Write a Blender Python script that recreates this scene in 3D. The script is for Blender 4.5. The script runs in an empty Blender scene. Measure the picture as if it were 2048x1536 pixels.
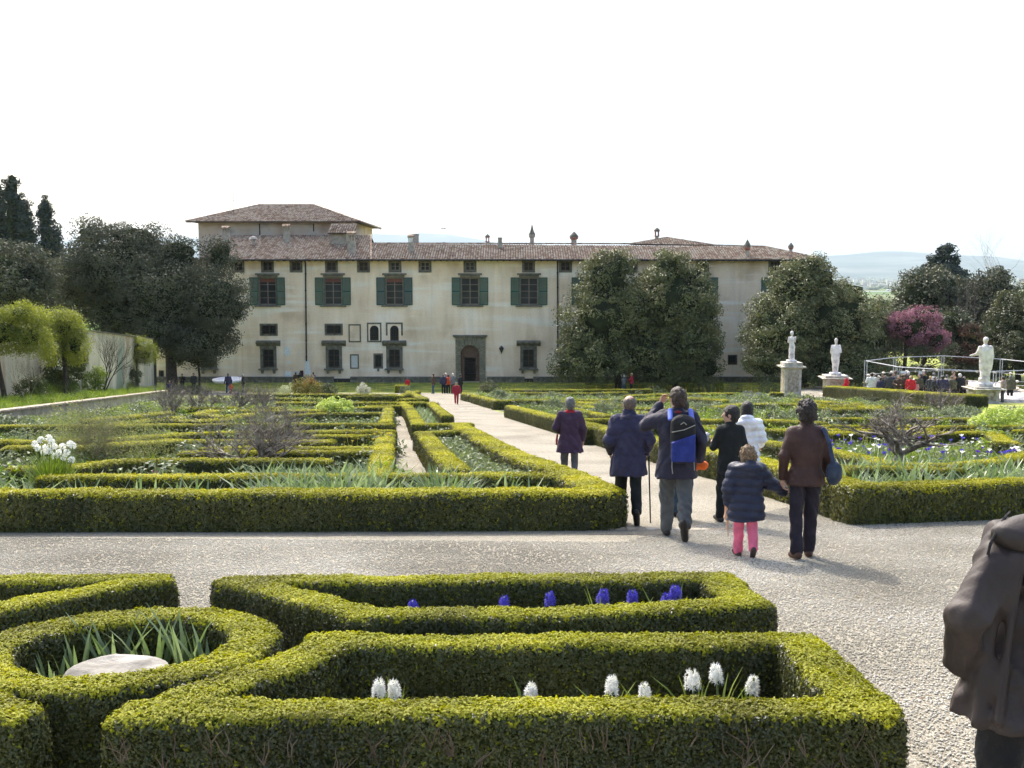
import bpy, math, random
import numpy as np
from mathutils import Vector

random.seed(5)
rng = np.random.default_rng(7)
sc = bpy.context.scene
COL = sc.collection

# ------------------------------------------------------------------ camera, sky, sun, exposure
FPX = 2160.0                      # focal length in pixels of the 2048 px wide frame
PITCH = math.atan((768 - 545) / FPX)
CAM_Z = 1.99
cam = bpy.data.cameras.new('camera')
cam.lens = FPX / 2048 * 36
cam.clip_start = 0.1
cam.clip_end = 60000
co = bpy.data.objects.new('camera', cam)
COL.objects.link(co)
co.location = (0, 0, CAM_Z)
co.rotation_euler = (math.radians(90) - PITCH, 0, 0)
sc.camera = co

SUN_EL = math.radians(47)
SUN_AZ = math.radians(20)         # left of the view direction (+Y), towards -X
to_sun = Vector((-math.sin(SUN_AZ) * math.cos(SUN_EL), math.cos(SUN_AZ) * math.cos(SUN_EL), math.sin(SUN_EL)))
world = bpy.data.worlds.new('World')
sc.world = world
world.use_nodes = True
wn = world.node_tree
sky = wn.nodes.new('ShaderNodeTexSky')
sky.sky_type = 'NISHITA'
sky.sun_disc = False
sky.sun_elevation = SUN_EL
sky.sun_rotation = -SUN_AZ
sky.altitude = 80
sky.air_density = 1.0
sky.dust_density = 5.0
sky.ozone_density = 1.0
bg = wn.nodes['Background']
bg.inputs['Strength'].default_value = 0.15
wn.links.new(sky.outputs[0], bg.inputs['Color'])
sl = bpy.data.lights.new('sun', 'SUN')
sl.energy = 2.05
sl.angle = math.radians(2.5)
sl.color = (1.0, 0.955, 0.88)
so = bpy.data.objects.new('sun', sl)
so.rotation_euler = to_sun.to_track_quat('Z', 'Y').to_euler()
so.location = (-20, 60, 60)
COL.objects.link(so)
sc.view_settings.view_transform = 'Standard'
sc.view_settings.look = 'None'
sc.view_settings.gamma = 1
sc.view_settings.exposure = 1.5
sc.view_settings.use_curve_mapping = False
sc.cycles.max_bounces = 6
sc.cycles.volume_bounces = 1
sc.cycles.transparent_max_bounces = 6
sc.cycles.use_denoising = True

# ------------------------------------------------------------------ terrain function and pixel helpers
T = math.tan(PITCH + math.atan((741 - 768) / FPX))
Y1 = 99.0
def gz(y):
    return -T * min(y, Y1)

def ray(px, py):
    u = (px - 1024) / FPX
    v = (768 - py) / FPX
    return (u, math.cos(PITCH) + v * math.sin(PITCH), -math.sin(PITCH) + v * math.cos(PITCH))

def G(px, py, h=0.0):
    """point of the sloping garden (or h metres above it) that is seen at a pixel of the photograph"""
    dx, dy, dz = ray(px, py)
    den = -(dz + T * dy)
    s = (CAM_Z - h) / den if den > 1e-6 else 1e9
    if s * dy > Y1:
        s = (CAM_Z - h + T * Y1) / (-dz)
    return Vector((s * dx, s * dy, CAM_Z + s * dz))

def At(px, py, Y):
    dx, dy, dz = ray(px, py)
    s = Y / dy
    return Vector((s * dx, Y, CAM_Z + s * dz))

def foot(px, D):
    dx, dy, dz = ray(px, 768)
    p = At(px, 768, D)
    # sideways place for a thing standing at depth D on the ground
    zz = gz(D)
    py = 545 + (CAM_Z - zz) / D * FPX
    p = At(px, py, D)
    return Vector((p.x, D, zz))

# ------------------------------------------------------------------ materials
def _n(nt, t, **kw):
    n = nt.nodes.new(t)
    for k, v in kw.items():
        setattr(n, k, v)
    return n

def ramp(nt, stops):
    r = _n(nt, 'ShaderNodeValToRGB')
    el = r.color_ramp.elements
    while len(el) < len(stops):
        el.new(0.5)
    for e, (p, c) in zip(el, stops):
        e.position = p
        e.color = (*c, 1)
    return r

def M(name, stops, scale=4.0, rough=0.85, bump=0.0, bscale=None, detail=5, metallic=0.0, spec=0.4,
      coords='Object', stretch=(1, 1, 1), island=0.0, trans=0.0, sheen=0.0, distort=0.0):
    """noise coloured material; stops = [colour, colour ...] spread over a noise range"""
    m = bpy.data.materials.new(name)
    m.use_nodes = True
    nt = m.node_tree
    b = nt.nodes['Principled BSDF']
    b.inputs['Roughness'].default_value = rough
    b.inputs['Metallic'].default_value = metallic
    b.inputs['Specular IOR Level'].default_value = spec
    if sheen:
        b.inputs['Sheen Weight'].default_value = sheen
    if isinstance(stops[0], (int, float)):
        stops = [stops]
    tc = _n(nt, 'ShaderNodeTexCoord')
    mp = _n(nt, 'ShaderNodeMapping')
    mp.inputs['Scale'].default_value = stretch
    if coords == 'World':
        g = _n(nt, 'ShaderNodeNewGeometry')
        nt.links.new(g.outputs['Position'], mp.inputs[0])
    else:
        nt.links.new(tc.outputs[coords], mp.inputs[0])
    if len(stops) > 1:
        no = _n(nt, 'ShaderNodeTexNoise')
        no.inputs['Scale'].default_value = scale
        no.inputs['Detail'].default_value = detail
        no.inputs['Distortion'].default_value = distort
        nt.links.new(mp.outputs[0], no.inputs['Vector'])
        lo, hi = 0.33, 0.67
        r = ramp(nt, [(lo + (hi - lo) * i / (len(stops) - 1), c) for i, c in enumerate(stops)])
        if island:
            g = _n(nt, 'ShaderNodeNewGeometry')
            mr = _n(nt, 'ShaderNodeMapRange')
            mr.inputs[1].default_value = 0
            mr.inputs[2].default_value = 1
            mr.inputs[3].default_value = lo
            mr.inputs[4].default_value = hi
            nt.links.new(g.outputs['Random Per Island'], mr.inputs[0])
            mx = _n(nt, 'ShaderNodeMix')
            mx.inputs[0].default_value = island
            nt.links.new(no.outputs[0], mx.inputs[2])
            nt.links.new(mr.outputs[0], mx.inputs[3])
            nt.links.new(mx.outputs[0], r.inputs[0])
        else:
            nt.links.new(no.outputs[0], r.inputs[0])
        col = r.outputs[0]
        nt.links.new(col, b.inputs['Base Color'])
    else:
        b.inputs['Base Color'].default_value = (*stops[0], 1)
        col = None
    if bump:
        n2 = _n(nt, 'ShaderNodeTexNoise')
        n2.inputs['Scale'].default_value = bscale or scale * 4
        n2.inputs['Detail'].default_value = 4
        nt.links.new(mp.outputs[0], n2.inputs['Vector'])
        bp = _n(nt, 'ShaderNodeBump')
        bp.inputs['Strength'].default_value = bump
        bp.inputs['Distance'].default_value = 0.02
        nt.links.new(n2.outputs[0], bp.inputs['Height'])
        nt.links.new(bp.outputs[0], b.inputs['Normal'])
    if trans:
        t = _n(nt, 'ShaderNodeBsdfTranslucent')
        mx = _n(nt, 'ShaderNodeMixShader')
        mx.inputs[0].default_value = trans
        if col is not None:
            hs = _n(nt, 'ShaderNodeHueSaturation')
            hs.inputs['Value'].default_value = 1.5
            hs.inputs['Saturation'].default_value = 1.1
            nt.links.new(col, hs.inputs['Color'])
            nt.links.new(hs.outputs[0], t.inputs[0])
        else:
            t.inputs[0].default_value = (*[min(1, 1.4 * v) for v in stops[0]], 1)
        out = nt.nodes['Material Output']
        nt.links.new(b.outputs[0], mx.inputs[1])
        nt.links.new(t.outputs[0], mx.inputs[2])
        nt.links.new(mx.outputs[0], out.inputs[0])
    return m

MT = {}
def flat(c, rough=0.85, spec=0.3, **kw):
    key = (tuple(c), rough, spec, tuple(kw.items()))
    if key not in MT:
        d = tuple(v * 0.8 for v in c)
        l = tuple(min(1, v * 1.15 + .004) for v in c)
        MT[key] = M('cloth_%d' % len(MT), [d, c, l], scale=9, rough=rough, spec=spec, bump=0.35, bscale=60, **kw)
    return MT[key]

# ------------------------------------------------------------------ object helpers
def tag(o, label=None, cat=None, group=None, kind=None):
    if label: o['label'] = label
    if cat: o['category'] = cat
    if group: o['group'] = group
    if kind: o['kind'] = kind
    return o

def link(name, data, mat=None, parent=None, loc=None):
    o = bpy.data.objects.new(name, data)
    if mat is not None and data is not None and len(data.materials) == 0:
        data.materials.append(mat)
    COL.objects.link(o)
    if parent is not None:
        o.parent = parent
    if loc is not None:
        o.location = loc
    return o

def thing(name, label, cat, loc=(0, 0, 0), rz=0.0, group=None):
    o = bpy.data.objects.new(name, None)
    COL.objects.link(o)
    o.location = loc
    o.rotation_euler = (0, 0, rz)
    o.empty_display_size = 0.2
    return tag(o, label, cat, group)

def mesh_np(name, V, F, smooth=False):
    """V (n,3); F (m,3) or (m,4) array, or list of such arrays"""
    me = bpy.data.meshes.new(name)
    V = np.asarray(V, dtype=np.float32).reshape(-1, 3)
    Fs = F if isinstance(F, list) else [F]
    Fs = [np.asarray(f, dtype=np.int32) for f in Fs if len(f)]
    me.vertices.add(len(V))
    me.vertices.foreach_set('co', V.ravel())
    tot = np.concatenate([np.full(len(f), f.shape[1], dtype=np.int32) for f in Fs]) if Fs else np.zeros(0, np.int32)
    idx = np.concatenate([f.ravel() for f in Fs]) if Fs else np.zeros(0, np.int32)
    me.loops.add(len(idx))
    me.loops.foreach_set('vertex_index', idx)
    me.polygons.add(len(tot))
    st = np.concatenate([[0], np.cumsum(tot)[:-1]]).astype(np.int32) if len(tot) else tot
    me.polygons.foreach_set('loop_start', st)
    me.polygons.foreach_set('loop_total', tot)
    me.update(calc_edges=True)
    if smooth:
        me.polygons.foreach_set('use_smooth', np.ones(len(tot), dtype=bool))
    return me

class MB:
    """collects simple solids and links them as one mesh object"""
    def __init__(s):
        s.v = []; s.f = []
    def add(s, vs, fs):
        o = len(s.v)
        s.v += [tuple(v) for v in vs]
        s.f += [tuple(i + o for i in f) for f in fs]
        return s
    def box(s, x0, x1, y0, y1, z0, z1):
        return s.add([(x0, y0, z0), (x1, y0, z0), (x1, y1, z0), (x0, y1, z0), (x0, y0, z1), (x1, y0, z1), (x1, y1, z1), (x0, y1, z1)],
                     [(0, 3, 2, 1), (4, 5, 6, 7), (0, 1, 5, 4), (1, 2, 6, 5), (2, 3, 7, 6), (3, 0, 4, 7)])
    def prism(s, pts, z0, z1):
        n = len(pts)
        vs = [(x, y, z0) for x, y in pts] + [(x, y, z1) for x, y in pts]
        fs = [tuple(range(n))[::-1], tuple(range(n, 2 * n))] + [(i, (i + 1) % n, n + (i + 1) % n, n + i) for i in range(n)]
        return s.add(vs, fs)
    def prism_y(s, pts, y0, y1):
        """outline in x,z pushed from y0 (front) to y1"""
        n = len(pts)
        vs = [(x, y0, z) for x, z in pts] + [(x, y1, z) for x, z in pts]
        fs = [tuple(range(n)), tuple(range(n, 2 * n))[::-1]] + [(i, n + i, n + (i + 1) % n, (i + 1) % n) for i in range(n)]
        return s.add(vs, fs)
    def tube(s, pts, rs, n=6, cap=True):
        pts = [Vector(p) for p in pts]
        if not hasattr(rs, '__len__'): rs = [rs] * len(pts)
        rings = []
        side = None
        for i, p in enumerate(pts):
            d = (pts[min(i + 1, len(pts) - 1)] - pts[max(i - 1, 0)])
            if d.length < 1e-9: d = Vector((0, 0, 1))
            d.normalize()
            if side is None:
                side = d.cross(Vector((0, 0, 1)) if abs(d.z) < .9 else Vector((1, 0, 0))).normalized()
            side = (side - d * side.dot(d)).normalized()
            up = d.cross(side)
            rings.append([p + (side * math.cos(a) + up * math.sin(a)) * rs[i] for a in [2 * math.pi * k / n for k in range(n)]])
        vs = [v for r in rings for v in r]
        fs = []
        for i in range(len(pts) - 1):
            for k in range(n):
                a = i * n + k; b = i * n + (k + 1) % n
                fs.append((a, b, b + n, a + n))
        if cap:
            fs.append(tuple(range(n))[::-1])
            fs.append(tuple(range((len(pts) - 1) * n, len(pts) * n)))
        return s.add(vs, fs)
    def lathe(s, prof, n=12, c=(0, 0, 0)):
        m = len(prof)
        vs = [(c[0] + r * math.cos(2 * math.pi * k / n), c[1] + r * math.sin(2 * math.pi * k / n), c[2] + z) for r, z in prof for k in range(n)]
        fs = [(i * n + k, i * n + (k + 1) % n, (i + 1) * n + (k + 1) % n, (i + 1) * n + k) for i in range(m - 1) for k in range(n)]
        fs += [tuple(range(n))[::-1], tuple(range((m - 1) * n, m * n))]
        return s.add(vs, fs)
    def mesh(s, name, smooth=False):
        me = bpy.data.meshes.new(name)
        me.from_pydata(s.v, [], s.f)
        if smooth:
            me.polygons.foreach_set('use_smooth', np.ones(len(me.polygons), dtype=bool))
        return me
    def build(s, name, mat, parent=None, smooth=False, loc=None):
        return link(name, s.mesh(name, smooth), mat, parent, loc)

def bevel(o, w=0.01, seg=1):
    md = o.modifiers.new('bevel', 'BEVEL')
    md.width = w; md.segments = seg; md.limit_method = 'ANGLE'
    return o

# ------------------------------------------------------------------ value grids and their surfaces (soft organic shapes)
def surface(f, org, h):
    ins = f < 0
    nx, ny, nz = f.shape
    cnt = np.zeros((nx - 1, ny - 1, nz - 1), np.int8)
    for i in (0, 1):
        for j in (0, 1):
            for k in (0, 1):
                cnt += ins[i:nx - 1 + i, j:ny - 1 + j, k:nz - 1 + k]
    act = (cnt > 0) & (cnt < 8)
    ci = np.argwhere(act)
    if len(ci) == 0:
        return np.zeros((0, 3)), np.zeros((0, 4), int)
    idx = np.full(act.shape, -1, np.int32)
    idx[act] = np.arange(len(ci))
    offs = [(i, j, k) for i in (0, 1) for j in (0, 1) for k in (0, 1)]
    cv = np.stack([f[ci[:, 0] + o[0], ci[:, 1] + o[1], ci[:, 2] + o[2]] for o in offs], 1)
    P = np.zeros((len(ci), 3)); W = np.zeros(len(ci))
    for a in range(8):
        for b in range(a + 1, 8):
            oa, ob = np.array(offs[a]), np.array(offs[b])
            if abs(oa - ob).sum() != 1: continue
            m = (cv[:, a] < 0) != (cv[:, b] < 0)
            t = cv[m, a] / (cv[m, a] - cv[m, b])
            P[m] += oa + (ob - oa) * t[:, None]
            W[m] += 1
    V = (ci + P / W[:, None]) * h + np.array(org)
    Q = []
    for ax in range(3):
        sl0 = [slice(None)] * 3; sl1 = [slice(None)] * 3
        sl0[ax] = slice(0, -1); sl1[ax] = slice(1, None)
        a = ins[tuple(sl0)]; b = ins[tuple(sl1)]
        u, v = (ax + 1) % 3, (ax + 2) % 3
        ch = a != b
        e = np.argwhere(ch)
        ok = (e[:, u] > 0) & (e[:, v] > 0) & (e[:, u] < f.shape[u] - 1) & (e[:, v] < f.shape[v] - 1)
        e = e[ok]
        fl = a[e[:, 0], e[:, 1], e[:, 2]]
        def g(du, dv):
            q = e.copy(); q[:, u] -= du; q[:, v] -= dv
            return idx[q[:, 0], q[:, 1], q[:, 2]]
        q = np.stack([g(1, 1), g(0, 1), g(0, 0), g(1, 0)], 1)
        q[~fl] = q[~fl][:, ::-1]
        Q.append(q)
    return V, np.concatenate(Q)

class Soft:
    def __init__(s, lo, hi, h):
        s.h = h
        s.lo = np.array(lo, float) - 2 * h
        n = np.ceil((np.array(hi) - s.lo) / h).astype(int) + 3
        s.f = np.full(n, 0.3, np.float32)
        s.ax = [(s.lo[i] + h * np.arange(n[i])).astype(np.float32) for i in range(3)]
    def sub(s, lo, hi):
        sl = []
        for i in range(3):
            a = int(np.clip((lo[i] - s.lo[i]) / s.h, 0, s.f.shape[i]))
            b = int(np.clip((hi[i] - s.lo[i]) / s.h + 2, 0, s.f.shape[i]))
            sl.append(slice(a, b))
        X = s.ax[0][sl[0]][:, None, None]; Y = s.ax[1][sl[1]][None, :, None]; Z = s.ax[2][sl[2]][None, None, :]
        return tuple(sl), X, Y, Z
    def put(s, sl, d, k, mode='u'):
        a = s.f[sl]
        if a.size == 0: return
        if mode == 'u':
            if k > 0:
                hh = np.clip(.5 + .5 * (a - d) / k, 0, 1)
                s.f[sl] = a * (1 - hh) + d * hh - k * hh * (1 - hh)
            else:
                s.f[sl] = np.minimum(a, d)
        else:
            s.f[sl] = np.maximum(a, -d)
    def cap(s, a, b, ra, rb=None, k=0.02, sx=1, sy=1, sz=1, mode='u'):
        rb = ra if rb is None else rb
        a = np.array(a, float); b = np.array(b, float)
        R = max(ra, rb) * max(sx, sy, sz) + k + 2 * s.h
        sl, X, Y, Z = s.sub(np.minimum(a, b) - R, np.maximum(a, b) + R)
        d = b - a; L = max(float(d @ d), 1e-9)
        t = np.clip(((X - a[0]) * d[0] + (Y - a[1]) * d[1] + (Z - a[2]) * d[2]) / L, 0, 1)
        dx = (X - a[0] - t * d[0]) / sx; dy = (Y - a[1] - t * d[1]) / sy; dz = (Z - a[2] - t * d[2]) / sz
        q = (np.sqrt(dx * dx + dy * dy + dz * dz) - (ra + (rb - ra) * t)) * min(sx, sy, sz)
        s.put(sl, q, k, mode)
        return s
    def ell(s, c, r, k=0.02, rz=0.0, rx=0.0, mode='u'):
        c = np.array(c, float); R = max(r) + k + 2 * s.h
        sl, X, Y, Z = s.sub(c - R, c + R)
        x = X - c[0]; y = Y - c[1]; z = Z - c[2]
        if rx:
            y, z = y * math.cos(rx) + z * math.sin(rx), -y * math.sin(rx) + z * math.cos(rx)
        if rz:
            x, y = x * math.cos(rz) + y * math.sin(rz), -x * math.sin(rz) + y * math.cos(rz)
        q = (np.sqrt((x / r[0]) ** 2 + (y / r[1]) ** 2 + (z / r[2]) ** 2) - 1) * min(r)
        s.put(sl, q, k, mode)
        return s
    def sect(s, secs, k=0.03, pw=2.3, cap0=0.02):
        """upright body of ellipse-like sections [(z, half width, half depth, x centre, y centre)]"""
        S = np.array(sorted(secs)); z0, z1 = S[0, 0], S[-1, 0]
        R = S[:, 1:3].max() + np.abs(S[:, 3:5]).max() + k + 2 * s.h
        sl, X, Y, Z = s.sub((-R, -R, z0 - k - .05), (R, R, z1 + k + .05))
        zz = Z.ravel()
        A, B, CX, CY = [np.interp(zz, S[:, 0], S[:, i]).astype(np.float32)[None, None, :] for i in (1, 2, 3, 4)]
        q = ((np.abs((X - CX) / A) ** pw + np.abs((Y - CY) / B) ** pw) ** (1 / pw) - 1) * np.minimum(A, B)
        q = np.maximum(q, np.maximum(z0 - Z, Z - z1))
        s.put(sl, q, k)
        return s
    def boxr(s, c, half, r=0.02, k=0.0, rz=0.0, mode='u', rx=0.0):
        c = np.array(c, float); R = float(np.linalg.norm(half)) + r + k + 2 * s.h
        sl, X, Y, Z = s.sub(c - R, c + R)
        x = X - c[0]; y = Y - c[1]; z = Z - c[2]
        if rx:
            y, z = y * math.cos(rx) + z * math.sin(rx), -y * math.sin(rx) + z * math.cos(rx)
        if rz:
            x, y = x * math.cos(rz) + y * math.sin(rz), -x * math.sin(rz) + y * math.cos(rz)
        qx = np.abs(x) - half[0] + r; qy = np.abs(y) - half[1] + r; qz = np.abs(z) - half[2] + r
        q = np.sqrt(np.maximum(qx, 0) ** 2 + np.maximum(qy, 0) ** 2 + np.maximum(qz, 0) ** 2) + np.minimum(np.maximum(qx, np.maximum(qy, qz)), 0) - r
        s.put(sl, q, k, mode)
        return s
    def warp(s, fn, band=0.06):
        m = np.abs(s.f) < band
        i = np.nonzero(m)
        s.f[m] += fn(s.ax[0][i[0]], s.ax[1][i[1]], s.ax[2][i[2]])
        return s
    def cut_below(s, z):
        s.f = np.maximum(s.f, (z - s.ax[2])[None, None, :])
        return s
    def mesh(s, name, scale=1.0):
        V, Q = surface(s.f, s.lo, s.h)
        return mesh_np(name, V * scale, Q, smooth=True)
    def build(s, name, mat, parent, scale=1.0):
        return link(name, s.mesh(name, scale), mat, parent)

def vnoise(x, y, z, sc_=1.0, seed=0.0):
    """cheap smooth pseudo noise, about -1..1"""
    x = x * sc_ + seed; y = y * sc_ + 1.7 * seed; z = z * sc_ - seed
    return (np.sin(x * 1.3 + 2.1 * np.sin(y * .9 + z * .7)) * np.cos(y * 1.7 + 1.3 * np.sin(z * 1.1 + x * .6))
            + .5 * np.sin(2.9 * x + 1.9 * np.sin(3.1 * y + 2.3 * z)) * np.cos(2.7 * z + 2.2 * y)) / 1.5

# ------------------------------------------------------------------ scattering
def scatter(base, name, src, dens, smin_, smax, seed=0, parent=None, tilt=0.6, mat=None, face=None):
    """an object on the mesh of base that carries one small plant piece on every scattered point"""
    o = link(name, base, None, parent)
    ng = bpy.data.node_groups.new('scatter', 'GeometryNodeTree')
    ng.interface.new_socket('Geometry', in_out='INPUT', socket_type='NodeSocketGeometry')
    ng.interface.new_socket('Geometry', in_out='OUTPUT', socket_type='NodeSocketGeometry')
    N = ng.nodes; L = ng.links
    gi = N.new('NodeGroupInput'); go = N.new('NodeGroupOutput')
    dp = N.new('GeometryNodeDistributePointsOnFaces')
    dp.inputs['Density'].default_value = dens
    dp.inputs['Seed'].default_value = seed
    oi = N.new('GeometryNodeObjectInfo'); oi.inputs[0].default_value = src
    oi.inputs['As Instance'].default_value = True
    ip = N.new('GeometryNodeInstanceOnPoints')
    rv = N.new('FunctionNodeRandomValue'); rv.data_type = 'FLOAT_VECTOR'
    rv.inputs[0].default_value = (-tilt, -tilt, 0); rv.inputs[1].default_value = (tilt, tilt, 6.28)
    rv.inputs['Seed'].default_value = seed + 3
    rr = N.new('FunctionNodeRotateRotation'); rr.rotation_space = 'LOCAL'
    rs = N.new('FunctionNodeRandomValue'); rs.data_type = 'FLOAT'
    rs.inputs[2].default_value = smin_; rs.inputs[3].default_value = smax
    rs.inputs['Seed'].default_value = seed + 9
    L.new(gi.outputs[0], dp.inputs[0])
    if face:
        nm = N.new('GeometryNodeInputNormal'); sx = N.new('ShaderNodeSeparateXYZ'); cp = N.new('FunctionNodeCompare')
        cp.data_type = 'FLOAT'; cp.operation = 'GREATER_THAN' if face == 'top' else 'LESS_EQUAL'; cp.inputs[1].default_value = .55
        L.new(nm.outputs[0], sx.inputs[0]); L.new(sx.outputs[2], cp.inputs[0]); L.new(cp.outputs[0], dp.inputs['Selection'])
    L.new(dp.outputs['Points'], ip.inputs['Points'])
    L.new(oi.outputs['Geometry'], ip.inputs['Instance'])
    L.new(dp.outputs['Rotation'], rr.inputs[0])
    L.new(rv.outputs[0], rr.inputs[1])
    L.new(rr.outputs[0], ip.inputs['Rotation'])
    L.new(rs.outputs[1], ip.inputs['Scale'])
    L.new(ip.outputs[0], go.inputs[0])
    md = o.modifiers.new('scatter', 'NODES')
    md.node_group = ng
    o['kind'] = 'stuff'
    return o

def src_obj(name, V, F, mat):
    me = mesh_np(name, V, F)
    me.materials.append(mat)
    return bpy.data.objects.new(name, me)

def leaves_np(P, Nn, L, Wd, fold=0.25, jitter=0.6, r=rng):
    """leaf quads: positions P, preferred normals Nn, length L, width Wd -> V, F (two triangles folded on the midrib)"""
    n = len(P)
    nn = Nn + r.normal(size=(n, 3)) * jitter
    nn /= np.linalg.norm(nn, axis=1)[:, None] + 1e-9
    a = r.normal(size=(n, 3)); t = np.cross(nn, a); t /= np.linalg.norm(t, axis=1)[:, None] + 1e-9
    b = np.cross(nn, t)
    L = np.broadcast_to(L, (n,))[:, None] * r.uniform(.7, 1.25, (n, 1)); Wd = np.broadcast_to(Wd, (n,))[:, None] * r.uniform(.7, 1.25, (n, 1))
    v0 = P - t * L * .5; v2 = P + t * L * .5
    v1 = P + b * Wd * .5 + nn * Wd * fold; v3 = P - b * Wd * .5 + nn * Wd * fold
    V = np.stack([v0, v1, v2, v3], 1).reshape(-1, 3)
    k = np.arange(n)[:, None] * 4
    F = np.concatenate([k + np.array([[0, 1, 2]]), k + np.array([[0, 2, 3]])], 1).reshape(-1, 3)
    return V, F

# ================================================================== SETTING: ground, plain, hills, haze
def gravel_material():
    m = bpy.data.materials.new('gravel')
    m.use_nodes = True
    nt = m.node_tree; b = nt.nodes['Principled BSDF']
    b.inputs['Roughness'].default_value = 0.9
    b.inputs['Specular IOR Level'].default_value = 0.25
    g = _n(nt, 'ShaderNodeNewGeometry')
    vo = _n(nt, 'ShaderNodeTexVoronoi'); vo.inputs['Scale'].default_value = 105
    nt.links.new(g.outputs['Position'], vo.inputs['Vector'])
    r1 = ramp(nt, [(0.0, (.11, .098, .075)), (.35, (.215, .20, .16)), (.75, (.295, .275, .225)), (1.0, (.45, .43, .37))])
    sp = _n(nt, 'ShaderNodeSeparateColor'); nt.links.new(vo.outputs['Color'], sp.inputs[0])
    nt.links.new(sp.outputs[0], r1.inputs[0])
    n1 = _n(nt, 'ShaderNodeTexNoise'); n1.inputs['Scale'].default_value = .55; n1.inputs['Detail'].default_value = 9
    nt.links.new(g.outputs['Position'], n1.inputs['Vector'])
    r2 = ramp(nt, [(.3, (.66, .63, .58)), (.5, (.93, .91, .87)), (.7, (1.08, 1.06, 1.02))]); nt.links.new(n1.outputs[0], r2.inputs[0])
    mx = _n(nt, 'ShaderNodeMix', data_type='RGBA', blend_type='MULTIPLY'); mx.inputs[0].default_value = 1
    nt.links.new(r1.outputs[0], mx.inputs[6]); nt.links.new(r2.outputs[0], mx.inputs[7])
    nt.links.new(mx.outputs[2], b.inputs['Base Color'])
    bp = _n(nt, 'ShaderNodeBump'); bp.inputs['Strength'].default_value = .6; bp.inputs['Distance'].default_value = .008; bp.invert = True
    nt.links.new(vo.outputs['Distance'], bp.inputs['Height']); nt.links.new(bp.outputs[0], b.inputs['Normal'])
    return m
GRAVEL = gravel_material()
SOIL = M('soil', [(.035, .028, .018), (.075, .06, .035), (.07, .085, .025)], scale=2.5, rough=.95, bump=.8, bscale=30, coords='World')
LAWN = M('lawn', [(.09, .13, .02), (.19, .225, .028), (.33, .33, .045)], scale=.8, rough=.95, bump=.3, bscale=14, coords='World', detail=8)
STONE = M('pietra_serena', [(.085, .08, .062), (.13, .122, .095), (.19, .175, .14)], scale=3, rough=.85, bump=.5, bscale=18)
PALE = M('pale_stone', [(.30, .27, .22), (.45, .41, .34), (.55, .51, .44)], scale=4, rough=.85, bump=.4, bscale=30)
MARBLE = M('weathered_marble', [(.40, .36, .34), (.66, .61, .59), (.78, .73, .71)], scale=3, rough=.7, bump=.3, bscale=25)

def terrain():
    xs = np.concatenate([[-400, -200, -130, -90], np.linspace(-60, 60, 41), [90, 130, 200, 400]])
    ys = np.concatenate([[-60, -20, -5], np.linspace(0, Y1, 34), np.linspace(Y1 + 3, 150, 10), [170, 200, 230, 265, 300, 350]])
    V = []; 
    for y in ys:
        for x in xs:
            z = gz(max(y, -20))
            if y > 150: z -= (y - 150) * .095 + max(0, y - 265) * .6
            ax = max(0, abs(x) - 130)
            z -= ax * .16
            V.append((x, y, max(z, -62)))
    nx = len(xs)
    F = [(j * nx + i, j * nx + i + 1, (j + 1) * nx + i + 1, (j + 1) * nx + i) for j in range(len(ys) - 1) for i in range(nx - 1)]
    o = link('ground', mesh_np('ground', V, np.array(F)), LAWN)
    return tag(o, kind='structure')
terrain()

def sheet(name, pts, mat, h=.004, kind='structure', parent=None):
    """a flush sheet laid on the slope, outline in world x,y; split at the slope break"""
    mb = MB()
    mb.add([(p[0], p[1], gz(p[1]) + h) for p in pts], [tuple(range(len(pts)))])
    o = mb.build(name, mat, parent)
    if kind: o['kind'] = kind
    return o

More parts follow.
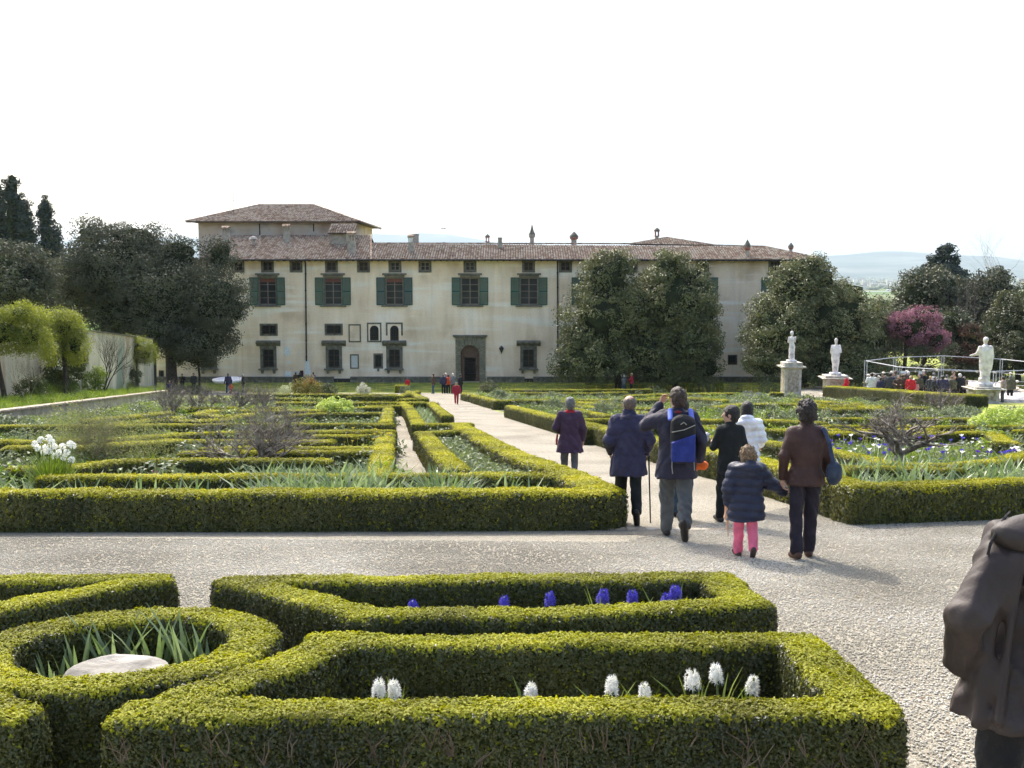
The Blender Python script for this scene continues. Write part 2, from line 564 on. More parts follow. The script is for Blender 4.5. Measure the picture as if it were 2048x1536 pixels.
# valley plain with fields, far town and hills
def plain():
    m = bpy.data.materials.new('valley_fields'); m.use_nodes = True
    nt = m.node_tree; b = nt.nodes['Principled BSDF']; b.inputs['Roughness'].default_value = 1
    b.inputs['Specular IOR Level'].default_value = 0
    g = _n(nt, 'ShaderNodeNewGeometry')
    mp = _n(nt, 'ShaderNodeMapping'); mp.inputs['Scale'].default_value = (.0016, .0034, 1); mp.inputs['Rotation'].default_value = (0, 0, .12)
    nt.links.new(g.outputs['Position'], mp.inputs[0])
    vo = _n(nt, 'ShaderNodeTexVoronoi'); vo.distance = 'CHEBYCHEV'; vo.inputs['Scale'].default_value = 1
    nt.links.new(mp.outputs[0], vo.inputs['Vector'])
    sp = _n(nt, 'ShaderNodeSeparateColor'); nt.links.new(vo.outputs['Color'], sp.inputs[0])
    r = ramp(nt, [(0, (.07, .13, .05)), (.3, (.10, .17, .06)), (.5, (.17, .18, .10)), (.7, (.09, .15, .05)), (1, (.22, .2, .14))])
    nt.links.new(sp.outputs[0], r.inputs[0]); nt.links.new(r.outputs[0], b.inputs['Base Color'])
    mb = MB(); mb.add([(-30000, 240, -60), (30000, 240, -60), (30000, 30000, -60), (-30000, 30000, -60), (-30000, -2000, -60), (-400, -2000, -60), (-400, 240, -60), (30000, -2000, -60), (400, -2000, -60), (400, 240, -60)],
                  [(0, 1, 2, 3), (4, 5, 6, 0), (9, 8, 7, 1)])
    tag(mb.build('valley_plain', m), kind='structure')
    rm = M('runway', [(.25, .25, .26)], rough=.9)
    q = MB(); a = At(1700, 577, 3400); c = At(2100, 580, 3300)
    q.add([(-1500, 3650, -59.6), (3000, 3380, -59.6), (3000, 3470, -59.6), (-1500, 3760, -59.6)], [(0, 1, 2, 3)])
    tag(q.build('runway', rm), kind='structure')
    wb = MB(); p = At(1782, 575, 3480)
    wb.tube([(p.x - 17, p.y, -55.5), (p.x - 12, p.y, -54), (p.x + 12, p.y, -54), (p.x + 20, p.y, -53)], [.6, 2.3, 2.3, .5], 8)
    wb.box(p.x - 3, p.x + 5, p.y - 16, p.y + 16, -55, -54.4)
    wb.add([(p.x + 14, p.y, -53), (p.x + 20, p.y, -53), (p.x + 21, p.y + .4, -45), (p.x + 17, p.y + .4, -45)], [(0, 1, 2, 3)])
    wb.box(p.x - 8, p.x - 7, p.y - .4, p.y + .4, -60, -55); wb.box(p.x + 4, p.x + 5, p.y - 2, p.y + 2, -60, -55)
    tag(wb.build('aeroplane', flat((.85, .85, .85), .5)), 'tiny white aeroplane on the far runway in the valley', 'aeroplane')
    # town of small blocks
    tb = MB()
    for i in range(2600):
        y = 3900 + 6500 * random.random() ** 1.4
        x = y * random.uniform(-.6, .62)
        w, d, hgt = random.uniform(8, 34), random.uniform(8, 22), random.choice([6, 8, 9, 12, 15, 22])
        tb.box(x, x + w, y, y + d, -60.2, -60 + hgt)
    o = tb.build('distant_town', M('town_walls', [(.30, .17, .12), (.45, .42, .38), (.6, .57, .52), (.34, .3, .28)], scale=.01, island=.9, rough=.9)); tag(o, 'pale far off town spread over the valley', None, kind='stuff')
    P = []; 
    gb = MB()
    for i in range(1500):
        y = 3800 + 5500 * random.random() ** 1.2; x = y * random.uniform(-.6, .62); r_ = random.uniform(6, 28)
        gb.lathe([(r_ * .6, 0), (r_, 4), (r_ * .8, 8), (r_ * .2, 11)], 5, (x, y, -60))
    tag(gb.build('distant_groves', M('grove', [(.04, .07, .03), (.07, .09, .04)], scale=.01, rough=1)), kind='stuff')
plain()

def hills():
    m = M('hill_woods', [(.03, .05, .055), (.06, .08, .075), (.13, .145, .13)], scale=.0016, rough=1, spec=0, coords='World', detail=9)
    def ridge(name, y, depth, prof, seed, base=-60):
        # prof: list of pixel (px,py) of the crest
        xs = np.linspace(prof[0][0], prof[-1][0], 150)
        cz = np.interp(xs, [p[0] for p in prof], [p[1] for p in prof])
        V = []; rows = 22
        for j in range(rows):
            t = j / (rows - 1)
            yy = y - depth * (1 - t)
            for x, c in zip(xs, cz):
                crest = At(x, c, y)
                X = crest.x
                f = t ** 1.25
                n = .10 * float(vnoise(np.array(X * .0011), np.array(yy * .0013), np.array(0.), 1, seed)) * math.sin(math.pi * min(1, t * 1.02))
                z = base + (crest.z - base) * max(0, f + n) + (0 if t < .9 else 10 * float(vnoise(np.array(X * .004), np.array(0.), np.array(0.), 1, seed)))
                V.append((X, yy, z if j else base - 4))
        # back side
        for x, c in zip(xs, cz):
            crest = At(x, c, y); V.append((crest.x, y + depth * .5, base - 4))
        nx = len(xs)
        F = [(j * nx + i, j * nx + i + 1, (j + 1) * nx + i + 1, (j + 1) * nx + i) for j in range(rows) for i in range(nx - 1)]
        tag(link(name, mesh_np(name, V, np.array(F), True), m), kind='structure')
    ridge('hills', 14500, 4600, [(-1400, 505), (-400, 498), (300, 505), (900, 512), (1300, 516), (1640, 513), (1700, 508), (1760, 503), (1830, 504), (1900, 510), (1980, 512), (2048, 521), (2300, 530), (3200, 520)], 1.3)
    ridge('mountain', 20500, 5000, [(-1600, 500), (-500, 488), (100, 482), (500, 474), (735, 467), (800, 470), (845, 466), (900, 468), (970, 482), (1040, 492), (1200, 500), (1700, 516), (2600, 530), (3000, 530)], 4.1)
hills()

def haze():
    m = bpy.data.materials.new('haze'); m.use_nodes = True
    nt = m.node_tree; nt.nodes.remove(nt.nodes['Principled BSDF'])
    v = _n(nt, 'ShaderNodeVolumePrincipled')
    v.inputs['Color'].default_value = (.66, .76, .86, 1)
    v.inputs['Density'].default_value = HAZE
    v.inputs['Anisotropy'].default_value = 0.0
    nt.links.new(v.outputs[0], nt.nodes['Material Output'].inputs['Volume'])
    mb = MB(); mb.box(-31000, 31000, -2500, 31000, -65, 900)
    tag(mb.build('haze', m), kind='stuff')
HAZE = 0.00006
haze()

# ================================================================== THE VILLA
FY = 108.0                                # facade plane
def W(px, py, Y=FY):
    p = At(px, py, Y); return p.x, p.z
def plaster():
    m = bpy.data.materials.new('old_plaster'); m.use_nodes = True
    nt = m.node_tree; b = nt.nodes['Principled BSDF']; b.inputs['Roughness'].default_value = .95
    b.inputs['Specular IOR Level'].default_value = .15
    g = _n(nt, 'ShaderNodeNewGeometry')
    def noise(scale, st, detail=6, dist=0.0):
        mp = _n(nt, 'ShaderNodeMapping'); mp.inputs['Scale'].default_value = st
        nt.links.new(g.outputs['Position'], mp.inputs[0])
        n = _n(nt, 'ShaderNodeTexNoise'); n.inputs['Scale'].default_value = scale; n.inputs['Detail'].default_value = detail
        n.inputs['Distortion'].default_value = dist
        nt.links.new(mp.outputs[0], n.inputs['Vector']); return n
    base = ramp(nt, [(.30, (.60, .46, .33)), (.44, (.78, .63, .475)), (.56, (.82, .68, .53)), (.70, (.86, .77, .66))])
    nt.links.new(noise(.35, (1, 1, .8), 8).outputs[0], base.inputs[0])
    pale = noise(.5, (.22, 1, 2.6), 9, .3)        # pale level bands of the scaffold lifts
    pr = ramp(nt, [(.52, (0, 0, 0)), (.66, (1, 1, 1))]); nt.links.new(pale.outputs[0], pr.inputs[0])
    mx = _n(nt, 'ShaderNodeMix', data_type='RGBA'); mx.inputs[7].default_value = (.84, .78, .69, 1)
    mul = _n(nt, 'ShaderNodeMath', operation='MULTIPLY'); mul.inputs[1].default_value = .9
    nt.links.new(pr.outputs[0], mul.inputs[0]); nt.links.new(mul.outputs[0], mx.inputs[0]); nt.links.new(base.outputs[0], mx.inputs[6])
    st = noise(.8, (1.5, 1, .22), 9, .6)             # rain streaks
    sr = ramp(nt, [(.35, (.87, .855, .83)), (.6, (1.03, 1.02, 1.01))]); nt.links.new(st.outputs[0], sr.inputs[0])
    m2 = _n(nt, 'ShaderNodeMix', data_type='RGBA', blend_type='MULTIPLY'); m2.inputs[0].default_value = .85
    nt.links.new(mx.outputs[2], m2.inputs[6]); nt.links.new(sr.outputs[0], m2.inputs[7])
    fn = noise(9, (1, 1, 1), 6); fr = ramp(nt, [(.3, (.90, .89, .88)), (.7, (1.07, 1.06, 1.05))]); nt.links.new(fn.outputs[0], fr.inputs[0])
    m3 = _n(nt, 'ShaderNodeMix', data_type='RGBA', blend_type='MULTIPLY'); m3.inputs[0].default_value = .9
    nt.links.new(m2.outputs[2], m3.inputs[6]); nt.links.new(fr.outputs[0], m3.inputs[7])
    nt.links.new(m3.outputs[2], b.inputs['Base Color'])
    bp = _n(nt, 'ShaderNodeBump'); bp.inputs['Strength'].default_value = .4; bp.inputs['Distance'].default_value = .03
    nt.links.new(fn.outputs[0], bp.inputs['Height']); nt.links.new(bp.outputs[0], b.inputs['Normal'])
    return m
PLASTER = plaster()
ORANGE = M('faded_orange_plaster', [(.40, .28, .21), (.52, .40, .31), (.56, .47, .39), (.32, .275, .235)], scale=.35, rough=.95, bump=.3, bscale=8, coords='World', detail=9)
GLASS = M('old_glass', [(.012, .015, .018), (.035, .038, .04)], scale=.8, rough=.2, spec=.22)
WOOD = M('brown_wood', [(.07, .035, .02), (.13, .07, .045)], scale=6, rough=.6)
PALEWOOD = M('pale_sash', [(.22, .17, .13), (.3, .25, .2)], scale=6, rough=.6)
GREEN = M('green_shutter', [(.018, .065, .05), (.028, .095, .072), (.045, .12, .092)], scale=2, rough=.6, bump=.2, bscale=20)
BLUEGREEN = M('dark_teal_shutter', [(.012, .06, .065), (.02, .085, .085)], scale=2, rough=.6)
IRON = M('wrought_iron', [(.015, .015, .016), (.035, .03, .028)], scale=9, rough=.55)
TILE = M('roof_tile', [(.10, .07, .05), (.22, .14, .095), (.31, .22, .155), (.42, .35, .27), (.20, .175, .135)], scale=.9, rough=.9, island=.62, bump=.3, bscale=20, coords='World')
TILEB = M('tile_bed', [(.06, .045, .038), (.11, .08, .065)], scale=2, rough=.95, coords='World')
BRICK = M('chimney_brick', [(.26, .09, .06), (.34, .14, .09), (.3, .2, .15)], scale=6, rough=.9)

villa = thing('villa', 'long two storey beige villa with green shutters and low tiled roof across the garden', 'building', (0, 0, 0))
x0w, _ = W(296, 600); x1w, _ = W(1612, 600)
ZB = gz(200) - .3
_, ZT = W(1000, 521)
holes = []
def rect(px0, py0, px1, py1):
    xa, za = W(px0, py0); xb, zb = W(px1, py1)
    return (xa, xb, zb, za)

def frame_boxes(mb, x0, x1, z0, z1, w, y0, y1):
    mb.box(x0 - w, x0, y0, y1, z0 - w, z1 + w); mb.box(x1, x1 + w, y0, y1, z0 - w, z1 + w)
    mb.box(x0, x1, y0, y1, z1, z1 + w); mb.box(x0, x1, y0, y1, z0 - w, z0)

def sash(parent, x0, x1, z0, z1, cols, rows, mat=WOOD, y=FY + .17, bw=.045, panes=True):
    mb = MB(); e = .07
    mb.box(x0, x0 + e, y, y + .06, z0, z1); mb.box(x1 - e, x1, y, y + .06, z0, z1)
    mb.box(x0 + e, x1 - e, y, y + .06, z1 - e, z1); mb.box(x0 + e, x1 - e, y, y + .06, z0, z0 + e)
    for c in range(1, cols):
        xc = x0 + (x1 - x0) * c / cols; w = bw * (1.6 if cols == 2 else 1)
        mb.box(xc - w / 2, xc + w / 2, y - .004, y + .055, z0 + e, z1 - e)
    for r in range(1, rows):
        zc = z0 + (z1 - z0) * r / rows
        mb.box(x0 + e, x1 - e, y + .004, y + .05, zc - bw / 2, zc + bw / 2)
    mb.build('sash', mat, parent)
    g = MB(); g.box(x0 + .002, x1 - .002, y + .07, y + .09, z0 + .002, z1 - .002); g.build('pane', GLASS, parent)

def shutter_mesh(w, h):
    mb = MB(); e = .07
    mb.box(0, e, 0, .045, 0, h); mb.box(w - e, w, 0, .045, 0, h)
    for z in (0, h * .5 - e / 2, h - e): mb.box(e, w - e, 0, .045, z, z + e)
    n = 26
    for i in range(n):
        z = e + (h - 2 * e) * (i + .5) / n
        mb.add([(e, .006, z - .035), (w - e, .006, z - .035), (w - e, .04, z + .028), (e, .04, z + .028), (e, .012, z - .04), (w - e, .012, z - .04)], [(0, 1, 2, 3), (4, 5, 1, 0), (3, 2, 5, 4)])
    return mb

def window_shuttered(cx, dark=False, redtop=False, vis=True):
    x0, x1, z0, z1 = rect(cx - 17.5, 556, cx + 17.5, 609)
    holes.append((x0, x1, z0, z1))
    fr = MB(); frame_boxes(fr, x0, x1, z0, z1, .09, FY - .03, FY + .2)
    w = fr.build('window', STONE, villa)
    sash(w, x0, x1, z0, z1, 2, 4, PALEWOOD)
    if redtop:
        r = MB(); r.box(x0 + .08, x1 - .08, FY + .15, FY + .165, z1 - .42, z1 - .1); r.build('blind', flat((.16, .06, .045)), w)
    mb = shutter_mesh((x1 - x0) * .5 - .02, z1 - z0 + .12)
    me = mb.mesh('shutter')
    me.materials.append(BLUEGREEN if dark else GREEN)
    ww = (x1 - x0) * .5 - .02
    for sx in (x0 - .1 - ww, x1 + .1):
        o = link('shutter', me, None, w, (sx, FY - .10, z0 - .06))
    xl, xr, zz0, zz1 = rect(cx - 24, 546.5, cx + 24, 550)
    c = MB(); c.box(xl, xr, FY - .28, FY, zz0, zz1); c.box(xl + .2, xr - .2, FY - .14, FY, zz0 - .18, zz0 - .002); c.build('lintel', STONE, w)
    s = MB(); s.box(x0 - .45, x1 + .45, FY - .2, FY - .035, z0 - .22, z0 - .095); s.build('sill', STONE, w)

def window_small(cx, lit=False):
    x0, x1, z0, z1 = rect(cx - 9, 524, cx + 9, 541)
    holes.append((x0, x1, z0, z1))
    fr = MB(); frame_boxes(fr, x0, x1, z0, z1, .2, FY - .05, FY + .2)
    w = fr.build('window', STONE, villa)
    sash(w, x0, x1, z0, z1, 2, 2, WOOD if not lit else PALEWOOD)  # a few of the small windows get sashes of paler wood

def grille(parent, x0, x1, z0, z1, nx, nz, y=FY - .02):
    mb = MB(); r = .016
    for i in range(nx + 1):
        x = x0 + (x1 - x0) * i / nx; mb.box(x - r, x + r, y - r, y + r, z0, z1)
    for i in range(nz + 1):
        z = z0 + (z1 - z0) * i / nz; mb.box(x0, x1, y - r - .01, y + r + .01, z - r, z + r)
    mb.build('grille', IRON, parent)

def window_low(cx, top=692, lite=False):
    x0, x1, z0, z1 = rect(cx - 11, 699, cx + 11, 734)
    holes.append((x0, x1, z0, z1))
    fr = MB(); frame_boxes(fr, x0, x1, z0, z1, .28, FY - .09, FY + .2)
    w = fr.build('window', STONE, villa)
    sash(w, x0, x1, z0, z1, 2, 3, WOOD)
    grille(w, x0, x1, z0, z1, 7, 10)
    xl, xr, za, zb = rect(cx - 24, 681, cx + 24, 692)
    c = MB(); pr = [(0, 0), (-.10, 0), (-.16, .12), (-.30, .2), (-.40, .30), (-.42, .42), (-.30, .46), (0, .56)]
    V = []
    for s_, xx in ((0, xl), (1, xr)):
        V += [(xx - (.0 if s_ else .0) + (-(p[0]) * (.5 if s_ == 0 else -.5)) * -1 * 0, FY + p[0], za + p[1]) for p in pr]
    n = len(pr)
    c.add(V, [tuple(range(n)), tuple(range(n, 2 * n))[::-1]] + [(i, n + i, n + (i + 1) % n, (i + 1) % n) for i in range(n)])
    c.box(x0 - .28, x1 + .28, FY - .1, FY, z1 + .28, za - .002)
    c.build('lintel', STONE, w)
    s = MB(); xl, xr, za, zb = rect(cx - 19, 737, cx + 19, 740)
    s.box(xl, xr, FY - .32, FY - .003, za, zb)
    for sx in (xl + .22, xr - .5):
        s.prism_y([(sx, za - .002), (sx + .28, za - .002), (sx + .24, za - .34), (sx + .04, za - .34)], FY - .24, FY - .003)
    s.build('sill', STONE, w)

for i, cx in enumerate((476, 535, 592, 663, 727, 790, 850, 940, 1057, 1131, 1190, 1262, 1330, 1405, 1470, 1550)):
    if cx in (1330, 1470): continue
    window_small(cx, cx in (790, 850, 940))
for cx in (535, 666, 789, 940, 1058, 1180, 1300, 1398, 1560):
    window_shuttered(cx, dark=(cx == 789), redtop=cx in (535, 666, 789))
for cx in (418, 537, 668, 789, 1057, 1180, 1300):
    window_low(cx)
for a in ((523, 651, 552, 668), (653, 651, 682, 667)):
    x0, x1, z0, z1 = rect(*a); holes.append((x0, x1, z0, z1))
    fr = MB(); frame_boxes(fr, x0, x1, z0, z1, .19, FY - .04, FY + .2); w = fr.build('window', STONE, villa)
    sash(w, x0, x1, z0, z1, 2, 1); grille(w, x0, x1, z0, z1, 8, 5)
for a in ((1457, 711, 1473, 728), (750, 710, 763, 734), (319, 742, 327, 758)):
    x0, x1, z0, z1 = rect(*a); holes.append((x0, x1, z0, z1))
    fr = MB(); frame_boxes(fr, x0, x1, z0, z1, .16 if a[0] == 750 else .07, FY - .04, FY + .2); w = fr.build('window', STONE, villa)
    sash(w, x0, x1, z0, z1, 1, 1); grille(w, x0, x1, z0, z1, 4, 6)
    if a[0] == 750:
        s = MB(); s.box((x0 + x1) / 2 - .1, (x0 + x1) / 2 + .1, FY - .12, FY, z0 - .42, z0 - .18); s.build('bracket', STONE, w)
# two blocked up openings with stone frames
for a, c in (((699.5, 651, 719.5, 682), PLASTER), ((702.5, 711, 715.5, 735), flat((.55, .55, .52), .9))):
    x0, x1, z0, z1 = rect(*a)
    fr = MB(); frame_boxes(fr, x0, x1, z0, z1, .13, FY - .04, FY + .02); w = fr.build('blocked_window', STONE, villa)
    q = MB(); q.box(x0, x1, FY - .012, FY + .02, z0, z1); q.build('infill', c, w)

def arch_pts(xc, r, zs, n=12, z0=None):
    pts = [(xc + r * math.cos(math.pi * k / n), zs + r * math.sin(math.pi * k / n)) for k in range(n + 1)]
    return pts
def spandrels(x0, x1, z1, xc, r, zs, y0, y1, mat, parent, name='arch_infill'):
    """fills the corners between a rectangular hole and its round head"""
    mb = MB(); n = 12
    top = [(xc + r * math.cos(math.pi * k / n), zs + r * math.sin(math.pi * k / n)) for k in range(n + 1)]
    for (a, b) in zip(top[:-1], top[1:]):
        mb.add([(a[0], y0, a[1]), (b[0], y0, b[1]), (b[0], y0, z1), (a[0], y0, z1), (a[0], y1, a[1]), (b[0], y1, b[1])],
               [(0, 1, 2, 3), (0, 4, 5, 1)])
    return mb.build(name, mat, parent)
for a, full in (((739.5, 651, 757.5, 681), True), ((780, 651, 797.5, 681), False)):
    x0, x1, z0, z1 = rect(*a); holes.append((x0, x1, z0, z1))
    fr = MB()
    if full: frame_boxes(fr, x0 - .14, x1 + .14, z0 - .02, z1 + .14, .15, FY - .04, FY + .02)
    else:
        fr.box(x0 - .42, x1 + .42, FY - .04, FY + .02, z1 + .14, z1 + .3); fr.box(x0 - .42, x0 - .25, FY - .04, FY + .02, z0 + .5, z1 + .138); fr.box(x1 + .25, x1 + .42, FY - .04, FY + .02, z0 + .5, z1 + .138)
    w = fr.build('arched_window', STONE, villa)
    r_ = (x1 - x0) / 2; spandrels(x0, x1, z1, (x0 + x1) / 2, r_, z1 - r_, FY - .003, FY + .2, PLASTER, w)
    sash(w, x0, x1, z0, z1, 1, 1); grille(w, x0, x1, z0, z1, 5, 8, FY + .03)

# portal
px0, px1, pz0, pz1 = rect(921, 690, 959, 762)
pz0 = gz(200) + .02
holes.append((px0, px1, pz0, pz1))
portal = MB()
oxl, oxr, _, ozt = rect(911, 675, 971, 700)
cxl, cxr, cz0, cz1 = rect(906, 670, 975, 675)
portal.box(cxl, cxr, FY - .38, FY - .002, cz0 + .1, cz1); portal.box(cxl + .12, cxr - .12, FY - .28, FY - .002, cz0, cz0 + .098)
portal_o = portal.build('portal', STONE, villa)
pxc = (px0 + px1) / 2; pr_ = (px1 - px0) / 2; pzs = pz1 - pr_
SANDST = M('sandstone_blocks', [(.13, .12, .085), (.19, .175, .125), (.24, .215, .16)], scale=3, rough=.9, bump=.5, bscale=14)
# jamb stones
zz = pz0 - .2; k = 0
while zz < pzs - .05:
    h_ = min(.43, pzs - zz)
    for (a, b) in ((oxl, px0), (px1, oxr)):
        ext = .0 if k % 2 else .03
        q = MB(); q.box(a, b, FY - .12 - ext, FY + .25, zz, zz + h_ - .03); bevel(q.build('stone', SANDST, portal_o), .012)
    zz += h_; k += 1
# radiating voussoirs clipped to the portal's rectangle
NV = 11
def hitbox(ang):
    c, s = math.cos(ang), math.sin(ang)
    t = 1e9
    if c > 1e-6: t = min(t, (oxr - pxc) / c)
    if c < -1e-6: t = min(t, (oxl - pxc) / c)
    if s > 1e-6: t = min(t, (cz0 - .004 - pzs) / s)
    return (pxc + t * c, pzs + t * s)
corner = [math.atan2(cz0 - pzs, oxr - pxc), math.atan2(cz0 - pzs, oxl - pxc)]
for i in range(NV):
    a0 = math.pi * i / NV + .012; a1 = math.pi * (i + 1) / NV - .012
    pts = [(pxc + pr_ * math.cos(a0), pzs + pr_ * math.sin(a0))]
    pts.append(hitbox(a0))
    for ca in corner:
        if a0 < ca < a1: pts.append(hitbox(ca))
    pts.append(hitbox(a1))
    pts.append((pxc + pr_ * math.cos(a1), pzs + pr_ * math.sin(a1)))
    am = (a0 + a1) / 2; pts.append((pxc + pr_ * math.cos(am), pzs + pr_ * math.sin(am)))
    q = MB(); q.prism_y(pts, FY - (.24 if i == NV // 2 else .13 + .02 * (i % 2)), FY + .25); bevel(q.build('stone', SANDST, portal_o), .01)
# doors behind the arch: wooden lunette, iron gate leaves, bright court beyond the lower opening
dd = MB(); dd.prism_y([(px0, pzs - .25)] + [(px1, pzs - .25)] + [(pxc + pr_ * math.cos(math.pi * k / 14), pzs + pr_ * math.sin(math.pi * k / 14)) for k in range(15)], FY + .26, FY + .34)
door = dd.build('door', WOOD, villa)
q = MB(); q.box(px0, px0 + .38, FY + .26, FY + .34, pz0, pzs - .253); q.box(px1 - .38, px1, FY + .26, FY + .34, pz0, pzs - .253)
q.box(px0 + .38, px1 - .38, FY + .27, FY + .33, pzs - .34, pzs - .253); q.build('door_frame', WOOD, door)
q = MB()
for i in range(11):
    x = px0 + .4 + (px1 - px0 - .8) * i / 10
    q.tube([(x, FY + .3, pz0), (x, FY + .3, pz0 + 2.0)], .018, 5); q.tube([(x, FY + .3, pz0 + 2.0), (x, FY + .3, pz0 + 2.14)], [.04, .002], 5)
for z in (.1, .9, 1.75): q.box(px0 + .38, px1 - .38, FY + .285, FY + .315, pz0 + z, pz0 + z + .05)
for i in range(5):
    xx = px0 + .55 + (px1 - px0 - 1.1) * i / 4
    q.tube([(xx + .1 * math.cos(t), FY + .3, pz0 + 2.35 + .1 * math.sin(t)) for t in np.linspace(0, 6.28, 9)], .015, 4, False)
q.build('gate', IRON, door)
# courtyard floor and back wall seen through the gate
q = MB(); q.box(px0 - 1.2, px1 + 1.2, FY + .5, FY + 9, pz0 - .3, pz0 - .05); q.build('courtyard', PALE, villa)
q = MB(); q.box(px0 - 1.5, px1 + 1.5, FY + 9.2, FY + 9.5, pz0 - .3, pz0 + 4.2); q.build('courtyard_wall', PALE, villa)

# the wall itself: a grid with real openings
def wall_with_holes(x0, x1, z0, z1, y, hs, depth, mat, name, parent):
    hs = [h for h in hs if h[0] > x0 and h[1] < x1]
    bx = sorted(set([x0, x1] + [v for h in hs for v in h[:2]])); bz = sorted(set([z0, z1] + [max(z0, min(z1, v)) for h in hs for v in h[2:]]))
    V = []; F = []
    def quad(a, b, c, d):
        n = len(V); V.extend([a, b, c, d]); F.append((n, n + 1, n + 2, n + 3))
    for j in range(len(bz) - 1):
        zc = (bz[j] + bz[j + 1]) / 2; run = None
        for i in range(len(bx) - 1):
            xc = (bx[i] + bx[i + 1]) / 2
            solid = not any(h[0] < xc < h[1] and h[2] < zc < h[3] for h in hs)
            if solid and run is None: run = bx[i]
            if not solid and run is not None:
                quad((run, y, bz[j]), (bx[i], y, bz[j]), (bx[i], y, bz[j + 1]), (run, y, bz[j + 1])); run = None
        if run is not None: quad((run, y, bz[j]), (x1, y, bz[j]), (x1, y, bz[j + 1]), (run, y, bz[j + 1]))
    for h in hs:
        a, b, c, d = h; e = y + depth
        quad((a, y, c), (a, y, d), (a, e, d), (a, e, c)); quad((b, y, d), (b, y, c), (b, e, c), (b, e, d))
        quad((a, y, d), (b, y, d), (b, e, d), (a, e, d)); quad((b, y, c), (a, y, c), (a, e, c), (b, e, c))
    return link(name, mesh_np(name, V, np.array(F)), mat, parent)
wall_with_holes(x0w, x1w, ZB, ZT, FY, holes, .34, PLASTER, 'wall', villa)
q = MB()   # side and back walls
q.box(x1w - .3, x1w - .004, FY + .002, FY + 17, ZB, ZT); q.box(x0w + .004, x0w + .3, FY + .002, FY + 17, ZB, ZT); q.box(x0w + .31, x1w - .31, FY + 16.7, FY + 17, ZB, ZT)
q.box(x0w + .31, px0 - 1.6, FY + .62, FY + .7, ZB, ZT - .01); q.box(px1 + 1.6, x1w - .31, FY + .62, FY + .7, ZB, ZT - .01)
q.build('side_wall', PLASTER, villa)
# projecting lower base of stone with its ledge
_, zl = W(800, 753); _, zl2 = W(800, 755)
gaps = [(W(655, 0)[0], W(690, 0)[0]), (px0 - .75, px1 + .75), (W(1050, 0)[0], W(1068, 0)[0])]
q = MB(); l = MB(); last = x0w
for a, b in gaps + [(x1w, None)]:
    q.box(last, a, FY - .42, FY - .003, ZB, zl2); l.box(last, a, FY - .5, FY - .003, zl2 + .003, zl)
    last = b
q.build('plinth', STONE, villa); l.build('ledge', STONE, villa)
q = MB(); q.box(W(655, 0)[0], W(690, 0)[0], FY - .06, FY - .004, ZB, zl2 - .1); q.box(W(1050, 0)[0], W(1068, 0)[0], FY - .06, FY - .004, ZB, zl2 - .1); q.build('cellar_opening', IRON, villa)
# down pipes, lamp, plaques
def pipe(pxa, pxb, pya, pyb):
    xa, za = W(pxa, pya); xb, zb = W(pxb, pyb)
    q = MB(); q.tube([(xa, FY - .55, za + .35), (xa, FY - .16, za), (xb, FY - .16, zb)], .075, 8)
    for t in np.linspace(.1, .95, 6): q.tube([(xa + (xb - xa) * t, FY - .16, za + (zb - za) * t), (xa + (xb - xa) * t, FY - .16, za + (zb - za) * t - .1)], .1, 8)
    q.build('downpipe', IRON, villa)
pipe(611.5, 613.5, 527, 722); pipe(1115, 1115.5, 527, 700)
x, z = W(1003, 699)
q = MB(); q.tube([(x, FY, z - .35), (x, FY - .3, z - .4), (x, FY - .38, z - .25)], .03, 6); q.lathe([(.05, -.3), (.16, -.05), (.24, .12), (.25, .15), (.1, .33), (.02, .42)], 6, (x, FY - .38, z)); q.build('wall_lantern', IRON, villa)
WHITEP = flat((.66, .68, .68), .9)
for i, a in enumerate(((568.5, 693, 580, 711), (574, 722.5, 580.5, 727), (570, 743, 583, 756))):
    x0, x1, z0, z1 = rect(*a); q = MB()
    if i == 0: q.prism_y([(x0, z0), (x1, z0), (x1, z1 - .15), (x1 - .2, z1), (x0 + .2, z1), (x0, z1 - .15)], FY - .05, FY - .003)
    else: q.box(x0, x1, FY - .05, FY - .003, z0, z1)
    q.build('plaque', WHITEP, villa)
x0, x1, z0, z1 = rect(609, 719, 621, 752)
q = MB(); q.prism_y([(x0, z0), (x1 + .1, z0), (x1 - .05, z0 + 1.1), (x1 - .2, z1), (x0 + .08, z1), (x0, z0 + .8)], FY - .03, FY - .003); q.build('plaster_patch', WHITEP, villa)
x0, x1, z0, z1 = rect(600, 741, 607, 753); q = MB(); q.box(x0, x1, FY - .1, FY - .003, z0, z1); q.build('meter_box', flat((.05, .02, .02)), villa)
x0, x1, z0, z1 = rect(588, 743, 597, 748); q = MB(); q.box(x0, x1, FY - .05, FY - .003, z0, z1); q.build('small_sign', flat((.5, .5, .5)), villa)

